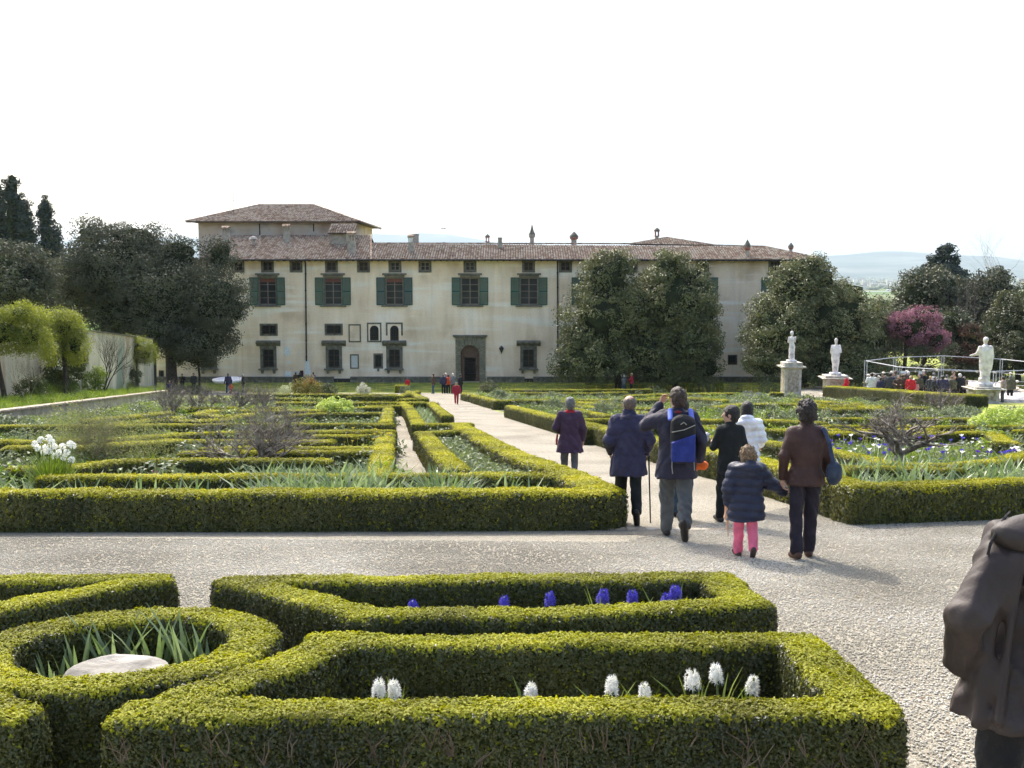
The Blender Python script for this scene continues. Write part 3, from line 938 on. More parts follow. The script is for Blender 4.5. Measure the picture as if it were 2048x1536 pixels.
# ---------------------------------------------------------------- tiled roofs
def tiles(name, O, U, V, poly, parent, pitch=.25, row=.42, base=True, bed_name='roof'):
    """half round cover tiles over the plane O + u U + v V inside a convex outline poly of (u, v)"""
    O, U, V = Vector(O), Vector(U).normalized(), Vector(V).normalized()
    N_ = U.cross(V).normalized()
    mb = MB(); th = .12
    n = len(poly); top = [O + U * u + V * v for u, v in poly]
    bed = MB(); bed.add([*[p for p in top], *[p - N_ * th for p in top]], [tuple(range(n)), tuple(range(n, 2 * n))[::-1]] + [(i, n + i, n + (i + 1) % n, (i + 1) % n) for i in range(n)])
    b = bed.build(bed_name, TILEB, parent)
    us = [p[0] for p in poly]
    r_ = pitch * .40
    Vs = []; Fs = []
    u = min(us) + pitch * .5
    while u < max(us):
        vv = []
        for (a, c) in zip(poly, poly[1:] + poly[:1]):
            if (a[0] - u) * (c[0] - u) < 0:
                vv.append(a[1] + (c[1] - a[1]) * (u - a[0]) / (c[0] - a[0]))
        if len(vv) >= 2:
            v0, v1 = min(vv), max(vv)
            v = v0 - .06 + 0 * random.random()
            while v < v1 - .1:
                e = min(v + row * 1.06, v1 + .03); j = random.uniform(-.018, .018); lift = random.uniform(0, .02)
                ring = []
                for (vq, rr, h) in ((v, r_ * 1.08, .035 + lift), (e, r_ * .86, .012)):
                    for ang in (0, 60, 120, 180):
                        c_, s_ = math.cos(math.radians(ang)), math.sin(math.radians(ang))
                        ring.append(O + U * (u + j + rr * c_) + V * vq + N_ * (h + rr * .85 * s_))
                k0 = len(Vs); Vs.extend(ring)
                Fs += [(k0 + i, k0 + i + 1, k0 + 5 + i, k0 + 4 + i) for i in range(3)] + [(k0 + 3, k0 + 2, k0 + 1, k0)]
                v += row
        u += pitch
    o = link('roof_tiles', mesh_np(name, [tuple(v) for v in Vs], np.array(Fs)), TILE, b)
    o['kind'] = 'stuff'
    return b

def ridge_tiles(pts, parent, r_=.16, row=.42):
    mb = MB()
    for a, b in zip(pts[:-1], pts[1:]):
        a, b = Vector(a), Vector(b); n = max(1, int((b - a).length / row)); d = (b - a) / n
        side = d.cross(Vector((0, 0, 1))).normalized(); up = side.cross(d).normalized()
        for i in range(n):
            p = a + d * i; q = p + d * 1.05; ring = []
            for pt, rr in ((p, r_), (q, r_ * .85)):
                for ang in (-10, 50, 130, 190):
                    ring.append(pt + side * rr * math.cos(math.radians(ang)) + up * (rr * math.sin(math.radians(ang)) + .02))
            mb.add(ring, [(0, 1, 5, 4), (1, 2, 6, 5), (2, 3, 7, 6), (0, 3, 2, 1)])
    return mb.build('ridge_tiles', TILE, parent)

EY = FY - 1.0                                     # eaves line
ze = At(1000, 519, EY).z
def slope_pt(px, py, y0=EY, z0=ze, s=.29):
    """point where a pixel's ray meets the front roof plane"""
    dx, dy, dz = ray(px, py)
    t = (z0 - CAM_Z - s * y0) / (dz - s * dy)
    return Vector((t * dx, t * dy, CAM_Z + t * dz))
SL = .29
xe0, xe1 = At(430, 519, EY).x - 1.2, At(1648, 521, EY).x
hl = math.hypot(1, SL)
def uv(p):   # of a point on the front plane
    return (p.x - xe0, (p.y - EY) * hl)
outline = [(0, 0), (xe1 - xe0, 0)] + [uv(slope_pt(*q)) for q in ((1532, 494), (1262, 488), (745, 487))] + [uv(slope_pt(730, 471)), uv(slope_pt(418, 470))]
# three convex pieces of the front slope
pA = [(0, 0), (uv(slope_pt(742, 519))[0], 0), uv(slope_pt(742, 471)), uv(slope_pt(440, 471))]
uB = uv(slope_pt(742, 519))[0]
pB = [(uB, 0), (xe1 - xe0, 0), uv(slope_pt(1530, 494)), uv(slope_pt(742, 487.5))]
for i, p in enumerate((pA, pB)):
    tiles('front_tiles', (xe0, EY, ze), (1, 0, 0), (0, 1, SL), p, villa)
rp = [slope_pt(1262, 488.5), slope_pt(1428, 491), slope_pt(1333, 476)]
tiles('peak_tiles', (xe0, EY, ze + .03), (1, 0, 0), (0, 1, SL), [uv(p) for p in rp], villa)
for a, b in ((0, 2), (2, 1)):
    ridge_tiles([rp[a], rp[b]], villa)
rB = [slope_pt(742, 487.5), slope_pt(1530, 494)]
ridge_tiles([rB[0], slope_pt(1262, 488.5)], villa); ridge_tiles([slope_pt(1428, 491.5), rB[1]], villa); ridge_tiles([rB[1], Vector((xe1, EY, ze))], villa)
ridge_tiles([slope_pt(742, 519), slope_pt(742, 471)], villa, .1)
# back slopes and the hip on the right end
q = MB()
bk = FY + 18
a, b, c = rB[0], rB[1], rp[2]
q.add([a, b, (b.x + 6, bk, ze), (a.x, bk, ze)], [(0, 1, 2, 3)])
q.add([b, (xe1, EY + .01, ze), (xe1, bk, ze), (b.x + 6, bk, ze)], [(0, 1, 2, 3)])
la, lb = slope_pt(440, 471), slope_pt(742, 471)
q.add([lb, la, (la.x, bk, ze), (lb.x, bk, ze)], [(0, 1, 2, 3)])
q.add([la, (xe0, EY, ze), (xe0, bk, ze), (la.x, bk, ze)], [(0, 1, 2, 3)])
q.add([rp[2], rp[0], (rp[0].x, rp[0].y + 9, rp[0].z), (rp[2].x, rp[2].y + 9, rp[2].z)], [(0, 1, 2, 3)])
q.add([rp[1], rp[2], (rp[2].x, rp[2].y + 9, rp[2].z), (rp[1].x, rp[1].y + 9, rp[1].z)], [(0, 1, 2, 3)])
q.build('back_roof', TILEB, villa)
# rafters under the eaves and gutter
q = MB(); x = xe0 + .4
while x < xe1 - .5:
    q.box(x, x + .12, EY + .05, FY - .003, ze - .17, ze - .02); x += .62
q.build('rafters', WOOD, villa)
q = MB(); q.tube([(xe0, EY - .06, ze - .06), (xe1, EY - .06, ze - .09)], .075, 6); q.build('gutter', IRON, villa)
q = MB(); q.box(xe0 + .3, xe1 - .3, EY + .1, FY + .3, ze - .02, ze + .02); q.build('soffit', WOOD, villa)
# lower roof to the left end behind the oak
q = MB(); q.box(x0w - .5, xe0 + .5, EY + .2, FY + 17, ZT - .02, ZT + .25); q.build('low_roof', TILEB, villa)

# chimneys
CH = M('chimney_plaster', [(.24, .21, .17), (.36, .32, .26), (.42, .38, .31)], scale=3, rough=.95)
def chimney(px, pyt, pyb, wpx, kind, Y=None):
    base = slope_pt(px, min(max(pyb, 478), 517)) if Y is None else None
    Y = base.y if Y is None else Y
    k = Y / FPX; x, zt = W(px, pyt, Y); _, zb = W(px, pyb, Y); w = wpx * k / 2
    q = MB(); hsh = (zt - zb)
    if kind == 'arched':
        q.box(x - w, x + w, Y - w * .8, Y + w * .8, zb - .6, zt - hsh * .42)
        o = q.build('chimney', CH, villa)
        c = MB(); z1 = zt - hsh * .42 + .003; z2 = zt - hsh * .14
        for sx in (-w * .92, w * .92 - .1, -.05): 
            for sy in (-w * .7, w * .7 - .1): c.box(x + sx, x + sx + .1, Y + sy, Y + sy + .1, z1, z2)
        c.box(x - w * 1.25, x + w * 1.25, Y - w, Y + w, z2 + .002, z2 + .08)
        c.build('chimney_cap', CH, o)
        t = MB()
        for i in range(5):
            xx = x - w * 1.2 + w * 2.4 * (i + .5) / 5
            t.tube([(xx, Y - w * 1.1, z2 + .12), (xx, Y, z2 + .28), (xx, Y + w * 1.1, z2 + .12)], w * .24, 6)
        t.build('cap_tile', TILE, o)
    elif kind == 'block':
        q.box(x - w, x + w, Y - w, Y + w, zb - .6, zt - .12); o = q.build('chimney', CH, villa)
        c = MB(); c.box(x - w * 1.12, x + w * 1.12, Y - w * 1.12, Y + w * 1.12, zt - .118, zt); c.build('chimney_cap', CH, o)
    else:
        # turret with a pointed cap
        sp = {'spire': .52, 'cone': .46, 'lantern': .30}[kind]
        z1 = zb + hsh * (1 - sp) * (.62 if kind != 'lantern' else .35)
        q.lathe([(w * .62, zb - 1.2 - zb), (w * .62, z1 - zb)], 8, (x, Y, zb)); o = q.build('chimney', CH, villa)
        c = MB(); z2 = zt - hsh * sp
        if kind == 'lantern':
            for a in range(4):
                aa = math.pi / 4 + a * math.pi / 2
                c.box(x + w * .7 * math.cos(aa) - .06, x + w * .7 * math.cos(aa) + .06, Y + w * .7 * math.sin(aa) - .06, Y + w * .7 * math.sin(aa) + .06, z1, z2)
            c.lathe([(w * .85, -.08), (w * .9, 0)], 4, (x, Y, z1)); c.lathe([(w * .85, 0), (w * .95, .08)], 4, (x, Y, z2 - .1))
        else:
            c.lathe([(w * .64, 0), (w * .98, (z2 - z1) * .45), (w * .98, z2 - z1)], 8, (x, Y, z1 + .002))
        c.build('chimney_cap', BRICK if kind in ('lantern', 'cone') else CH, o)
        r_ = MB()
        if kind == 'spire': r_.lathe([(w * 1.05, 0), (w * .5, (zt - z2) * .35), (w * .22, (zt - z2) * .75), (.02, zt - z2)], 8, (x, Y, z2 + .003))
        else: r_.lathe([(w * 1.08, 0), (w * .95, (zt - z2) * .3), (w * .4, (zt - z2) * .75), (.02, zt - z2)], 8, (x, Y, z2 + .003))
        r_.build('chimney_roof', STONE, o)
chimney(452, 454, 486, 13, 'arched'); chimney(573, 450, 484, 13, 'arched'); chimney(703, 464, 505, 15, 'arched'); chimney(822, 471, 503, 11, 'arched')
chimney(831, 468, 487, 12, 'block', 116); chimney(1000, 475, 496, 8, 'block')
chimney(975, 468, 488, 10, 'lantern', 115); chimney(1314, 455, 477, 12, 'lantern', 117)
chimney(1064, 448, 488, 13, 'spire', 115); chimney(1148, 463, 488, 17, 'cone', 115)
chimney(1495, 479, 512, 13, 'cone'); chimney(1582, 485, 505, 11, 'cone', 113)
chimney(888, 484, 490, 4, 'block', 114)
x, z = W(507, 478, 112); q = MB(); q.lathe([(.16, -.6), (.16, -.05), (.5, -.02), (.28, .22), (.03, .3)], 6, (x, 112, z)); q.build('roof_vent', flat((.34, .31, .28)), villa)
# little lift house with its own tiles
x0, z0 = W(660, 487, 112.4); x1, z1 = W(711, 466, 112.4)
q = MB(); q.box(x0, x1 - 1.0, 112.4, 115, z0 - .8, z1); o = q.build('dormer_house', CH, villa)
tiles('dormer_tiles', (x0 - .15, 111.9, z1 - .02), (1, 0, 0), (0, 1, .42), [(0, 0), (x1 - x0 + .1, 0), (x1 - x0 + .1, 2.6), (0, 2.6)], o, bed_name='dormer_roof')

# rear raised block
block = thing('upper_block', 'square peach coloured upper block with hipped tile roof rising behind the villa roof', 'building')
BY = 117.0
xa, zb_ = W(397, 470, BY); xb, _ = W(704, 470, BY); _, zt_ = W(500, 444, BY)
q = MB(); q.box(xa, xb, BY, BY + 17, zb_ - 6, zt_); q.build('wall', ORANGE, block)
E = 1.0; e0, e1 = xa - E, xb + E; yb = BY - E; yr = BY + 17 + E; ez = W(500, 443, yb)[1]
rl = At(517, 410.5, BY + 8.5); rr_ = At(628, 410.5, BY + 8.5)
s_ = (rl.z - ez) / (rl.y - yb); hh = math.hypot(1, s_)
tiles('upper_tiles', (e0, yb, ez), (1, 0, 0), (0, 1, s_), [(0, 0), (e1 - e0, 0), (rr_.x - e0, (rl.y - yb) * hh), (rl.x - e0, (rl.y - yb) * hh)], block)
q = MB(); q.add([(e1, yb, ez), (e1, yr, ez), rr_, rl, (e0, yr, ez), (e0, yb, ez)], [(0, 1, 2), (1, 4, 3, 2), (4, 5, 3), (5, 4, 1, 0)]); q.build('back_roof', TILEB, block)
sr = (rr_.z - ez) / (e1 - rr_.x); hr = math.hypot(1, sr)
tiles('side_tiles', (e1, yb, ez), (0, 1, 0), (-1, 0, sr), [(0, 0), (yr - yb, 0), (rr_.y - yb, (e1 - rr_.x) * hr)], block)
for p in (((e0, yb, ez), rl), (rl, rr_), (rr_, (e1, yb, ez))): ridge_tiles([Vector(p[0]), Vector(p[1])], block)
q = MB()
for pxp, a, b in ((519, 447, 474), (627, 447, 463)):
    x, z = W(pxp, a, BY - .1); _, z2 = W(pxp, b, BY - .1); q.tube([(x, BY - .1, z), (x, BY - .1, z2)], .06, 6)
x, z = W(712, 446, BY - .3); q.tube([(x + .2, BY - .8, z), (x - .5, BY - .4, z - .5), (x - .6, BY - .2, z - 3)], .07, 6)
q.build('downpipe', IRON, block)
q = MB(); x, z = W(458, 425, 116); q.tube([(x, 118, z - 3), (x, 118, z + 2.2)], .025, 4)
for dz_ in (0, .35, .6): q.tube([(x - .6 + dz_ * .4, 118, z + 1.4 + dz_), (x + .6 - dz_ * .4, 118, z + 1.4 + dz_)], .015, 4)
q.build('aerial', IRON, block)

# ================================================================== PLANTS: materials and small pieces
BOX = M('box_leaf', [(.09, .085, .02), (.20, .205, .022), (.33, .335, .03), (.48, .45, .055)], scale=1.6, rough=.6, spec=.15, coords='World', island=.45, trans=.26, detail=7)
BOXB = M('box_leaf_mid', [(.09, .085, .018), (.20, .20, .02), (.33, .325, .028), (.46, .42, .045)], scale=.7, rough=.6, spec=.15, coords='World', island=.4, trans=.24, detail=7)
BOXD = M('box_leaf_old_shaded', [(.035, .036, .015), (.06, .065, .02), (.095, .10, .025), (.17, .16, .045)], scale=1.6, rough=.42, spec=.4, coords='World', island=.5, trans=.12, detail=7)  # older leaf green, with the shade of the hedge sides put into the colour
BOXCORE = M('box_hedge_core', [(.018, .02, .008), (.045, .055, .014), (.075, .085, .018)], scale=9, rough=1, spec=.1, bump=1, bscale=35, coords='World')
TWIG = M('box_twig', [(.08, .05, .03), (.14, .095, .06), (.22, .165, .11)], scale=6, rough=.9, coords='World')
BARK = M('dark_bark', [(.03, .025, .02), (.07, .055, .045)], scale=6, rough=.95, bump=.8, bscale=20)
GREYBARK = M('grey_bark', [(.09, .075, .06), (.20, .17, .135), (.36, .32, .27)], scale=7, rough=.9, bump=.6, bscale=30)
IRISM = M('iris_leaf', [(.07, .11, .035), (.13, .185, .07), (.27, .33, .17)], scale=2, rough=.38, spec=.5, coords='World', island=.6, trans=.3)
GRASSM = M('grass_blade', [(.07, .115, .018), (.15, .22, .03), (.29, .33, .06)], scale=1.5, rough=.6, coords='World', island=.6, trans=.3)
GREYLEAF = M('grey_green_leaf', [(.07, .10, .045), (.15, .185, .09), (.29, .32, .19)], scale=2, rough=.6, coords='World', island=.5, trans=.2)
OLIVE_P = M('olive_perennial', [(.04, .055, .02), (.08, .10, .035), (.15, .16, .06)], scale=1, rough=.6, coords='World', island=.5, trans=.15)
BLUEGREY = M('lavender_leaf', [(.09, .115, .11), (.18, .215, .205), (.27, .31, .30)], scale=2, rough=.6, coords='World', island=.5, trans=.15)
LIMELEAF = M('lime_flower_leaf', [(.16, .24, .03), (.38, .46, .10), (.62, .66, .32)], scale=2, rough=.55, coords='World', island=.6, trans=.35)
REDTIP = M('red_tip_leaf', [(.07, .10, .02), (.14, .14, .025), (.36, .14, .04)], scale=.9, rough=.5, coords='World', island=.45, trans=.25)
WHITEPETAL = M('white_petal', [(.70, .70, .64), (.86, .86, .84)], scale=20, rough=.6, trans=.25)
BLUEPETAL = M('blue_petal', [(.07, .06, .42), (.16, .13, .62)], scale=20, rough=.6, trans=.15)
PINKPETAL = M('pink_petal', [(.5, .02, .32), (.7, .08, .5)], scale=20, rough=.6)
YELLOWPETAL = M('yellow_petal', [(.6, .45, .02), (.75, .62, .08)], scale=20, rough=.6)

def sprig(name, n, size, ll, mat, seed=1):
    r = np.random.default_rng(seed)
    P = np.stack([r.normal(0, size * .42, n), r.normal(0, size * .42, n), r.uniform(-.3, 1, n) * size], 1)
    V, F = leaves_np(P, np.tile([0, 0, 1.], (n, 1)) * 1.2 + P / size * .4, ll, ll * .6, jitter=.4, r=r)
    return src_obj(name, V, F, mat)
SPRIG_AD = sprig('old_shaded_box_sprig', 14, .020, .0135, BOXD, 1); SPRIG_BD = sprig('old_shaded_box_sprig_mid', 9, .035, .030, BOXD, 2); SPRIG_CD = sprig('old_shaded_box_sprig_far', 8, .07, .065, BOXD, 3)
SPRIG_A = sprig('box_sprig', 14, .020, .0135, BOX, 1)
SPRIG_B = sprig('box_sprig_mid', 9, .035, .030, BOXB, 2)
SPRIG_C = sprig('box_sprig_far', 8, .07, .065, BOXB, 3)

def blades(n, hgt, spread, w, lean, mat, name, seed=1, seg=3, rad=None):
    """strap leaves rising from a clump and arching over -> (V, F)"""
    r = np.random.default_rng(seed); V = []; F = []
    for i in range(n):
        a = r.uniform(0, 6.283); d = np.array([math.cos(a), math.sin(a)]); q = np.array([-d[1], d[0]])
        base = d * r.uniform(0, spread); L = hgt * r.uniform(.6, 1.1); ln = lean * r.uniform(.3, 1.3)
        k0 = len(V)
        for s in range(seg + 1):
            t = s / seg
            z = L * (t - .28 * ln * t * t); rr = L * ln * .75 * t * t + .02 * t
            ww = w * (1 - t ** 2.2) * .5 + .0006
            c = base + d * rr
            V.append((c[0] + q[0] * ww, c[1] + q[1] * ww, z)); V.append((c[0] - q[0] * ww, c[1] - q[1] * ww, z + ww * .5))
        F += [(k0 + 2 * s, k0 + 2 * s + 1, k0 + 2 * s + 3, k0 + 2 * s + 2) for s in range(seg)]
    return np.array(V), np.array(F)

V_, F_ = blades(26, .30, .05, .012, .9, None, 'tuft', 3)
TUFT = src_obj('grass_tuft', V_, F_, GRASSM)
V_, F_ = blades(12, .30, .10, .028, 1.0, None, 'tuft', 4)
BROADTUFT = src_obj('broad_tuft', V_, F_, IRISM)
r0 = np.random.default_rng(11)
P_ = r0.normal(0, 1, (40, 3)) * [.09, .09, .07] + [0, 0, .12]
V_, F_ = leaves_np(P_, P_ * 4, .055, .03, r=r0)
HERB = src_obj('herb_tuft', V_, F_, GREYLEAF)

# ------------------------------------------------------------------ clipped box hedges
HH = .45
def gp(px, py, h=HH):
    p = G(px, py, h); return (p.x, p.y)

def hedge(label, lines, W_=.42, H=HH, res=.05, level='mid', group=None, twigs=None, wob=.010, world=False, closed=False, name='hedge', bulge=0.0, dark=False, lime_side=.10):
    """clipped box hedge along centre lines; lines in photograph pixels of the top surface, mapped to the slope"""
    pls = []
    for ln in lines:
        pls.append([tuple(p) if world else gp(p[0], p[1], H) for p in ln])
    allp = np.array([p for l in pls for p in l])
    lo = allp.min(0) - W_; hi = allp.max(0) + W_
    cx, cy = (lo + hi) / 2
    s = Soft((lo[0] - cx, lo[1] - cy, -.12), (hi[0] - cx, hi[1] - cy, H + .08), res)
    s.f[:] = .5
    D2 = np.full(s.f.shape[:2], 9., np.float32)
    X = s.ax[0][:, None]; Y = s.ax[1][None, :]
    for l in pls:
        seg = list(zip(l[:-1], l[1:]))
        for (a, b) in seg:
            a = np.array(a) - [cx, cy]; b = np.array(b) - [cx, cy]; d = b - a; L = max(float(d @ d), 1e-9)
            ln_ = math.sqrt(L); R = W_ + .3
            i0, i1 = [int(np.clip((v - s.ax[0][0]) / res, 0, len(s.ax[0]))) for v in (min(a[0], b[0]) - R, max(a[0], b[0]) + R)]
            j0, j1 = [int(np.clip((v - s.ax[1][0]) / res, 0, len(s.ax[1]))) for v in (min(a[1], b[1]) - R, max(a[1], b[1]) + R)]
            xx = X[i0:i1]; yy = Y[:, j0:j1]
            t = ((xx - a[0]) * d[0] + (yy - a[1]) * d[1]) / ln_         # along, metres
            n_ = np.abs((xx - a[0]) * d[1] - (yy - a[1]) * d[0]) / ln_ - W_ / 2
            e_ = np.maximum(-t - W_ / 2, t - ln_ - W_ / 2)
            q = np.maximum(n_, e_)
            D2[i0:i1, j0:j1] = np.minimum(D2[i0:i1, j0:j1], q)
    D2 = D2 + wob * 1.6 * vnoise(X + cx, Y + cy, 0 * X, 3.1, 2).astype(np.float32) + wob * .8 * vnoise(X + cx, Y + cy, 0 * X, 11, 5).astype(np.float32)
    top = H + wob * 1.5 * vnoise(X + cx, Y + cy, 0 * X, 1.9, 7).astype(np.float32) + wob * .9 * vnoise(X + cx, Y + cy, 0 * X, 8.5, 1).astype(np.float32)
    Z = s.ax[2][None, None, :]
    qx = D2[:, :, None] + bulge * ((Z / H - .55) ** 2) ; qz = Z - top[:, :, None]
    r_ = .014
    f = np.sqrt(np.maximum(qx + r_, 0) ** 2 + np.maximum(qz + r_, 0) ** 2) + np.minimum(np.maximum(qx, qz) + r_, 0) - r_
    f = np.maximum(f, -.1 - Z)
    V, Q = surface(f.astype(np.float32), s.lo, res)
    yw = V[:, 1] + cy
    zg = -T * np.minimum(yw, Y1)
    z0 = -T * min(cy, Y1)
    V[:, 2] += zg - z0
    root = thing(name, label, 'hedge', (cx, cy, z0), 0, group)
    me = mesh_np('branches', V, Q, True)
    core = link('branches', me, BOXCORE, root)
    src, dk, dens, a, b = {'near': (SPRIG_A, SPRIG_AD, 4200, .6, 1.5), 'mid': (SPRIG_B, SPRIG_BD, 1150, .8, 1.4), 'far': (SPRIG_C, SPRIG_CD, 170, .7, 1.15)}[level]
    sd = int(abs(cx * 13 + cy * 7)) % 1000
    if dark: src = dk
    scatter(me, 'new_leaves', src, dens, a, b, seed=sd, parent=root, tilt=.45, face='top')  # tops lighter than sides: young growth, plus sun and shade set by colour
    scatter(me, 'old_shaded_leaves', dk, dens, a, b, seed=sd + 1, parent=root, tilt=.6, face='side')
    scatter(me, 'lime_side_leaves', src, dens * lime_side, a * .8, b * .8, seed=sd + 2, parent=root, tilt=.6, face='side')
    if twigs:
        mb = MB(); rr = random.Random(4)
        for (a, b, cnt) in twigs:
            (xa, ya), (xb, yb) = gp(*a), gp(*b)
            dn = Vector((yb - ya, -(xb - xa), 0)).normalized()
            for i in range(cnt):
                t = rr.random() ** .9; x = xa + (xb - xa) * t - cx; y = ya + (yb - ya) * t - cy
                z = -T * (y + cy) - z0 + rr.uniform(.02, .34)
                p = Vector((x, y, z)) + dn * (.012 + rr.random() * .022)
                for k in range(rr.choice([1, 2, 3])):
                    q = p.copy(); pts = [q.copy()]; dr = Vector((rr.uniform(-.6, .6), 0, 1)).normalized()
                    for j in range(4):
                        dr = (dr + Vector((rr.uniform(-.55, .55), 0, rr.uniform(-.1, .3)))).normalized()
                        q = q + dr * rr.uniform(.018, .04) + dn * rr.uniform(-.004, .006)
                        pts.append(q.copy())
                    mb.tube(pts, [.0032, .0028, .0024, .002, .0012], 4, False)
        o = mb.build('twigs', TWIG, root); o['kind'] = 'stuff'
    return root

# foreground knot
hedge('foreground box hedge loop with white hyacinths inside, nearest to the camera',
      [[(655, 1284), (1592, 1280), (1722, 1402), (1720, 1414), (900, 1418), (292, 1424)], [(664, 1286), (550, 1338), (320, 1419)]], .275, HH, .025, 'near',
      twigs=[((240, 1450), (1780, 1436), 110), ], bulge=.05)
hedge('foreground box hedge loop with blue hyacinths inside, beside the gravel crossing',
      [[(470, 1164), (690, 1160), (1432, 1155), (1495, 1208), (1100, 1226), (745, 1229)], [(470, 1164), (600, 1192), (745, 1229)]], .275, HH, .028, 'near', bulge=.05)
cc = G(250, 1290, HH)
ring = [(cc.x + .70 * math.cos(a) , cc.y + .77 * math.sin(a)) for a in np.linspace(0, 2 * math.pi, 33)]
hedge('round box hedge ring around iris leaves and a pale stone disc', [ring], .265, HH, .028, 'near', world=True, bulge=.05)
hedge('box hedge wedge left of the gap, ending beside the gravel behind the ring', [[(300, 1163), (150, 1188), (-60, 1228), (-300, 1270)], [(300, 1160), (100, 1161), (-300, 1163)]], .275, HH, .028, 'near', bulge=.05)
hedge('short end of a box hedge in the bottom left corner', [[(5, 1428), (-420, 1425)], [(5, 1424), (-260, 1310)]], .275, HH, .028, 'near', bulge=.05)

# left parterre
ox = .25
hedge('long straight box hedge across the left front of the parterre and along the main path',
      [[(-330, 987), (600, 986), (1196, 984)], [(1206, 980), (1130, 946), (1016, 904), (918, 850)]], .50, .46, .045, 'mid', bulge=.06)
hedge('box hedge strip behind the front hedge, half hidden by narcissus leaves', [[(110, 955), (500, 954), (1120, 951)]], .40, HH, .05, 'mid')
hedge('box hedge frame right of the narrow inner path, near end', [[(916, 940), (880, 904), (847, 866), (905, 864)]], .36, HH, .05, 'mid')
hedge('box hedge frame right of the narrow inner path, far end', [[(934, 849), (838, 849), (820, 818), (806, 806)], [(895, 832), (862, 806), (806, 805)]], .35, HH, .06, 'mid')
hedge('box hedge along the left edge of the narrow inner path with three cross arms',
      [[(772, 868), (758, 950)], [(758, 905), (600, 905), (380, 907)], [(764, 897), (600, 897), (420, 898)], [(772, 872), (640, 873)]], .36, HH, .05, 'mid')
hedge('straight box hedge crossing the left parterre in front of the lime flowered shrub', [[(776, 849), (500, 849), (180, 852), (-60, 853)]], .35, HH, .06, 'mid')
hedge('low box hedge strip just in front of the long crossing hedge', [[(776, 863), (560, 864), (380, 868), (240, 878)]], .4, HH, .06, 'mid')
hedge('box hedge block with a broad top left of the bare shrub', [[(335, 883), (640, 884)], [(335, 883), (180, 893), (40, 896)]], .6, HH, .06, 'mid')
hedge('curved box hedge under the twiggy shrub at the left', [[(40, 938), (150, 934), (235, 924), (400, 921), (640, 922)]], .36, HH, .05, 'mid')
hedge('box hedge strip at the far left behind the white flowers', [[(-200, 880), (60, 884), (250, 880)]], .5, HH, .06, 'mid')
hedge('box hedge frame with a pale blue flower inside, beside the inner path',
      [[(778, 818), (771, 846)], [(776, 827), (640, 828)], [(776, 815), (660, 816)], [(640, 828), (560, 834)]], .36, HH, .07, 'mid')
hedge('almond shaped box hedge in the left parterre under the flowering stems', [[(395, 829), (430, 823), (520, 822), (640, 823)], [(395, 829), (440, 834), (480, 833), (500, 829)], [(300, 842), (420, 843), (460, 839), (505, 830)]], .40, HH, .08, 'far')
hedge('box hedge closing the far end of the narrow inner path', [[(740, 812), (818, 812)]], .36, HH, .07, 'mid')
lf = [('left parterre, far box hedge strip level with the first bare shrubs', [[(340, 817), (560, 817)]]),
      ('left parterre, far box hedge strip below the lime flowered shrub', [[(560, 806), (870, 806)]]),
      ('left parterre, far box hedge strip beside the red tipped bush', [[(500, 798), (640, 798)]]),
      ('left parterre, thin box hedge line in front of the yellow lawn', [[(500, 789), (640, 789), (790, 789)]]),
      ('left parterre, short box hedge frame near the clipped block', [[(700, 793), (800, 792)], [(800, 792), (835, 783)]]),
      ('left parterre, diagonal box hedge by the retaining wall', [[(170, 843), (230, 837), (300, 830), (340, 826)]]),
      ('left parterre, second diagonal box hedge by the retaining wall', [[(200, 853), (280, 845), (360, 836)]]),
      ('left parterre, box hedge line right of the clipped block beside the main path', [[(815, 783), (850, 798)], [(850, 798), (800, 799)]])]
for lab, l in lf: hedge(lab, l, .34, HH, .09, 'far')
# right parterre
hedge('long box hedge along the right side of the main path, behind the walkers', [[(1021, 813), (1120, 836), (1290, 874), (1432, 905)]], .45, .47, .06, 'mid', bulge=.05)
hedge('box hedge with a sharp corner at the front of the right parterre', [[(1442, 905), (1530, 926), (1640, 953), (1722, 974), (1900, 969), (2350, 955)]], .50, .47, .045, 'mid', bulge=.06, lime_side=.3)  # more lime side leaves here stand in for sun on the path face
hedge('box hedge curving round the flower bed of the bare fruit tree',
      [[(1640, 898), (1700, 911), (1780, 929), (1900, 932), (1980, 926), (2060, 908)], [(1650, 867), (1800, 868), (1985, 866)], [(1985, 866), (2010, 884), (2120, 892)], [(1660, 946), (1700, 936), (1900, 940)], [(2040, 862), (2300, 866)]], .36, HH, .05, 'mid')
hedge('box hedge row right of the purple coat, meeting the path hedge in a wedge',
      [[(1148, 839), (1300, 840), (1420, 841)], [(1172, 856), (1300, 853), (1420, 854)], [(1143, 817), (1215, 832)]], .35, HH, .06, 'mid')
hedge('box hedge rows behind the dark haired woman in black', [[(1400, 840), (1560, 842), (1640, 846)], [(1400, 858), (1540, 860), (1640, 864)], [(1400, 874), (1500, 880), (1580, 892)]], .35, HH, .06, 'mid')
hedge('box hedge strips between the bare fruit tree and the clipped grey mounds', [[(1660, 838), (1850, 838), (2060, 838)], [(1655, 853), (1850, 854), (2120, 853)], [(1640, 861), (1860, 861)]], .35, HH, .06, 'mid')
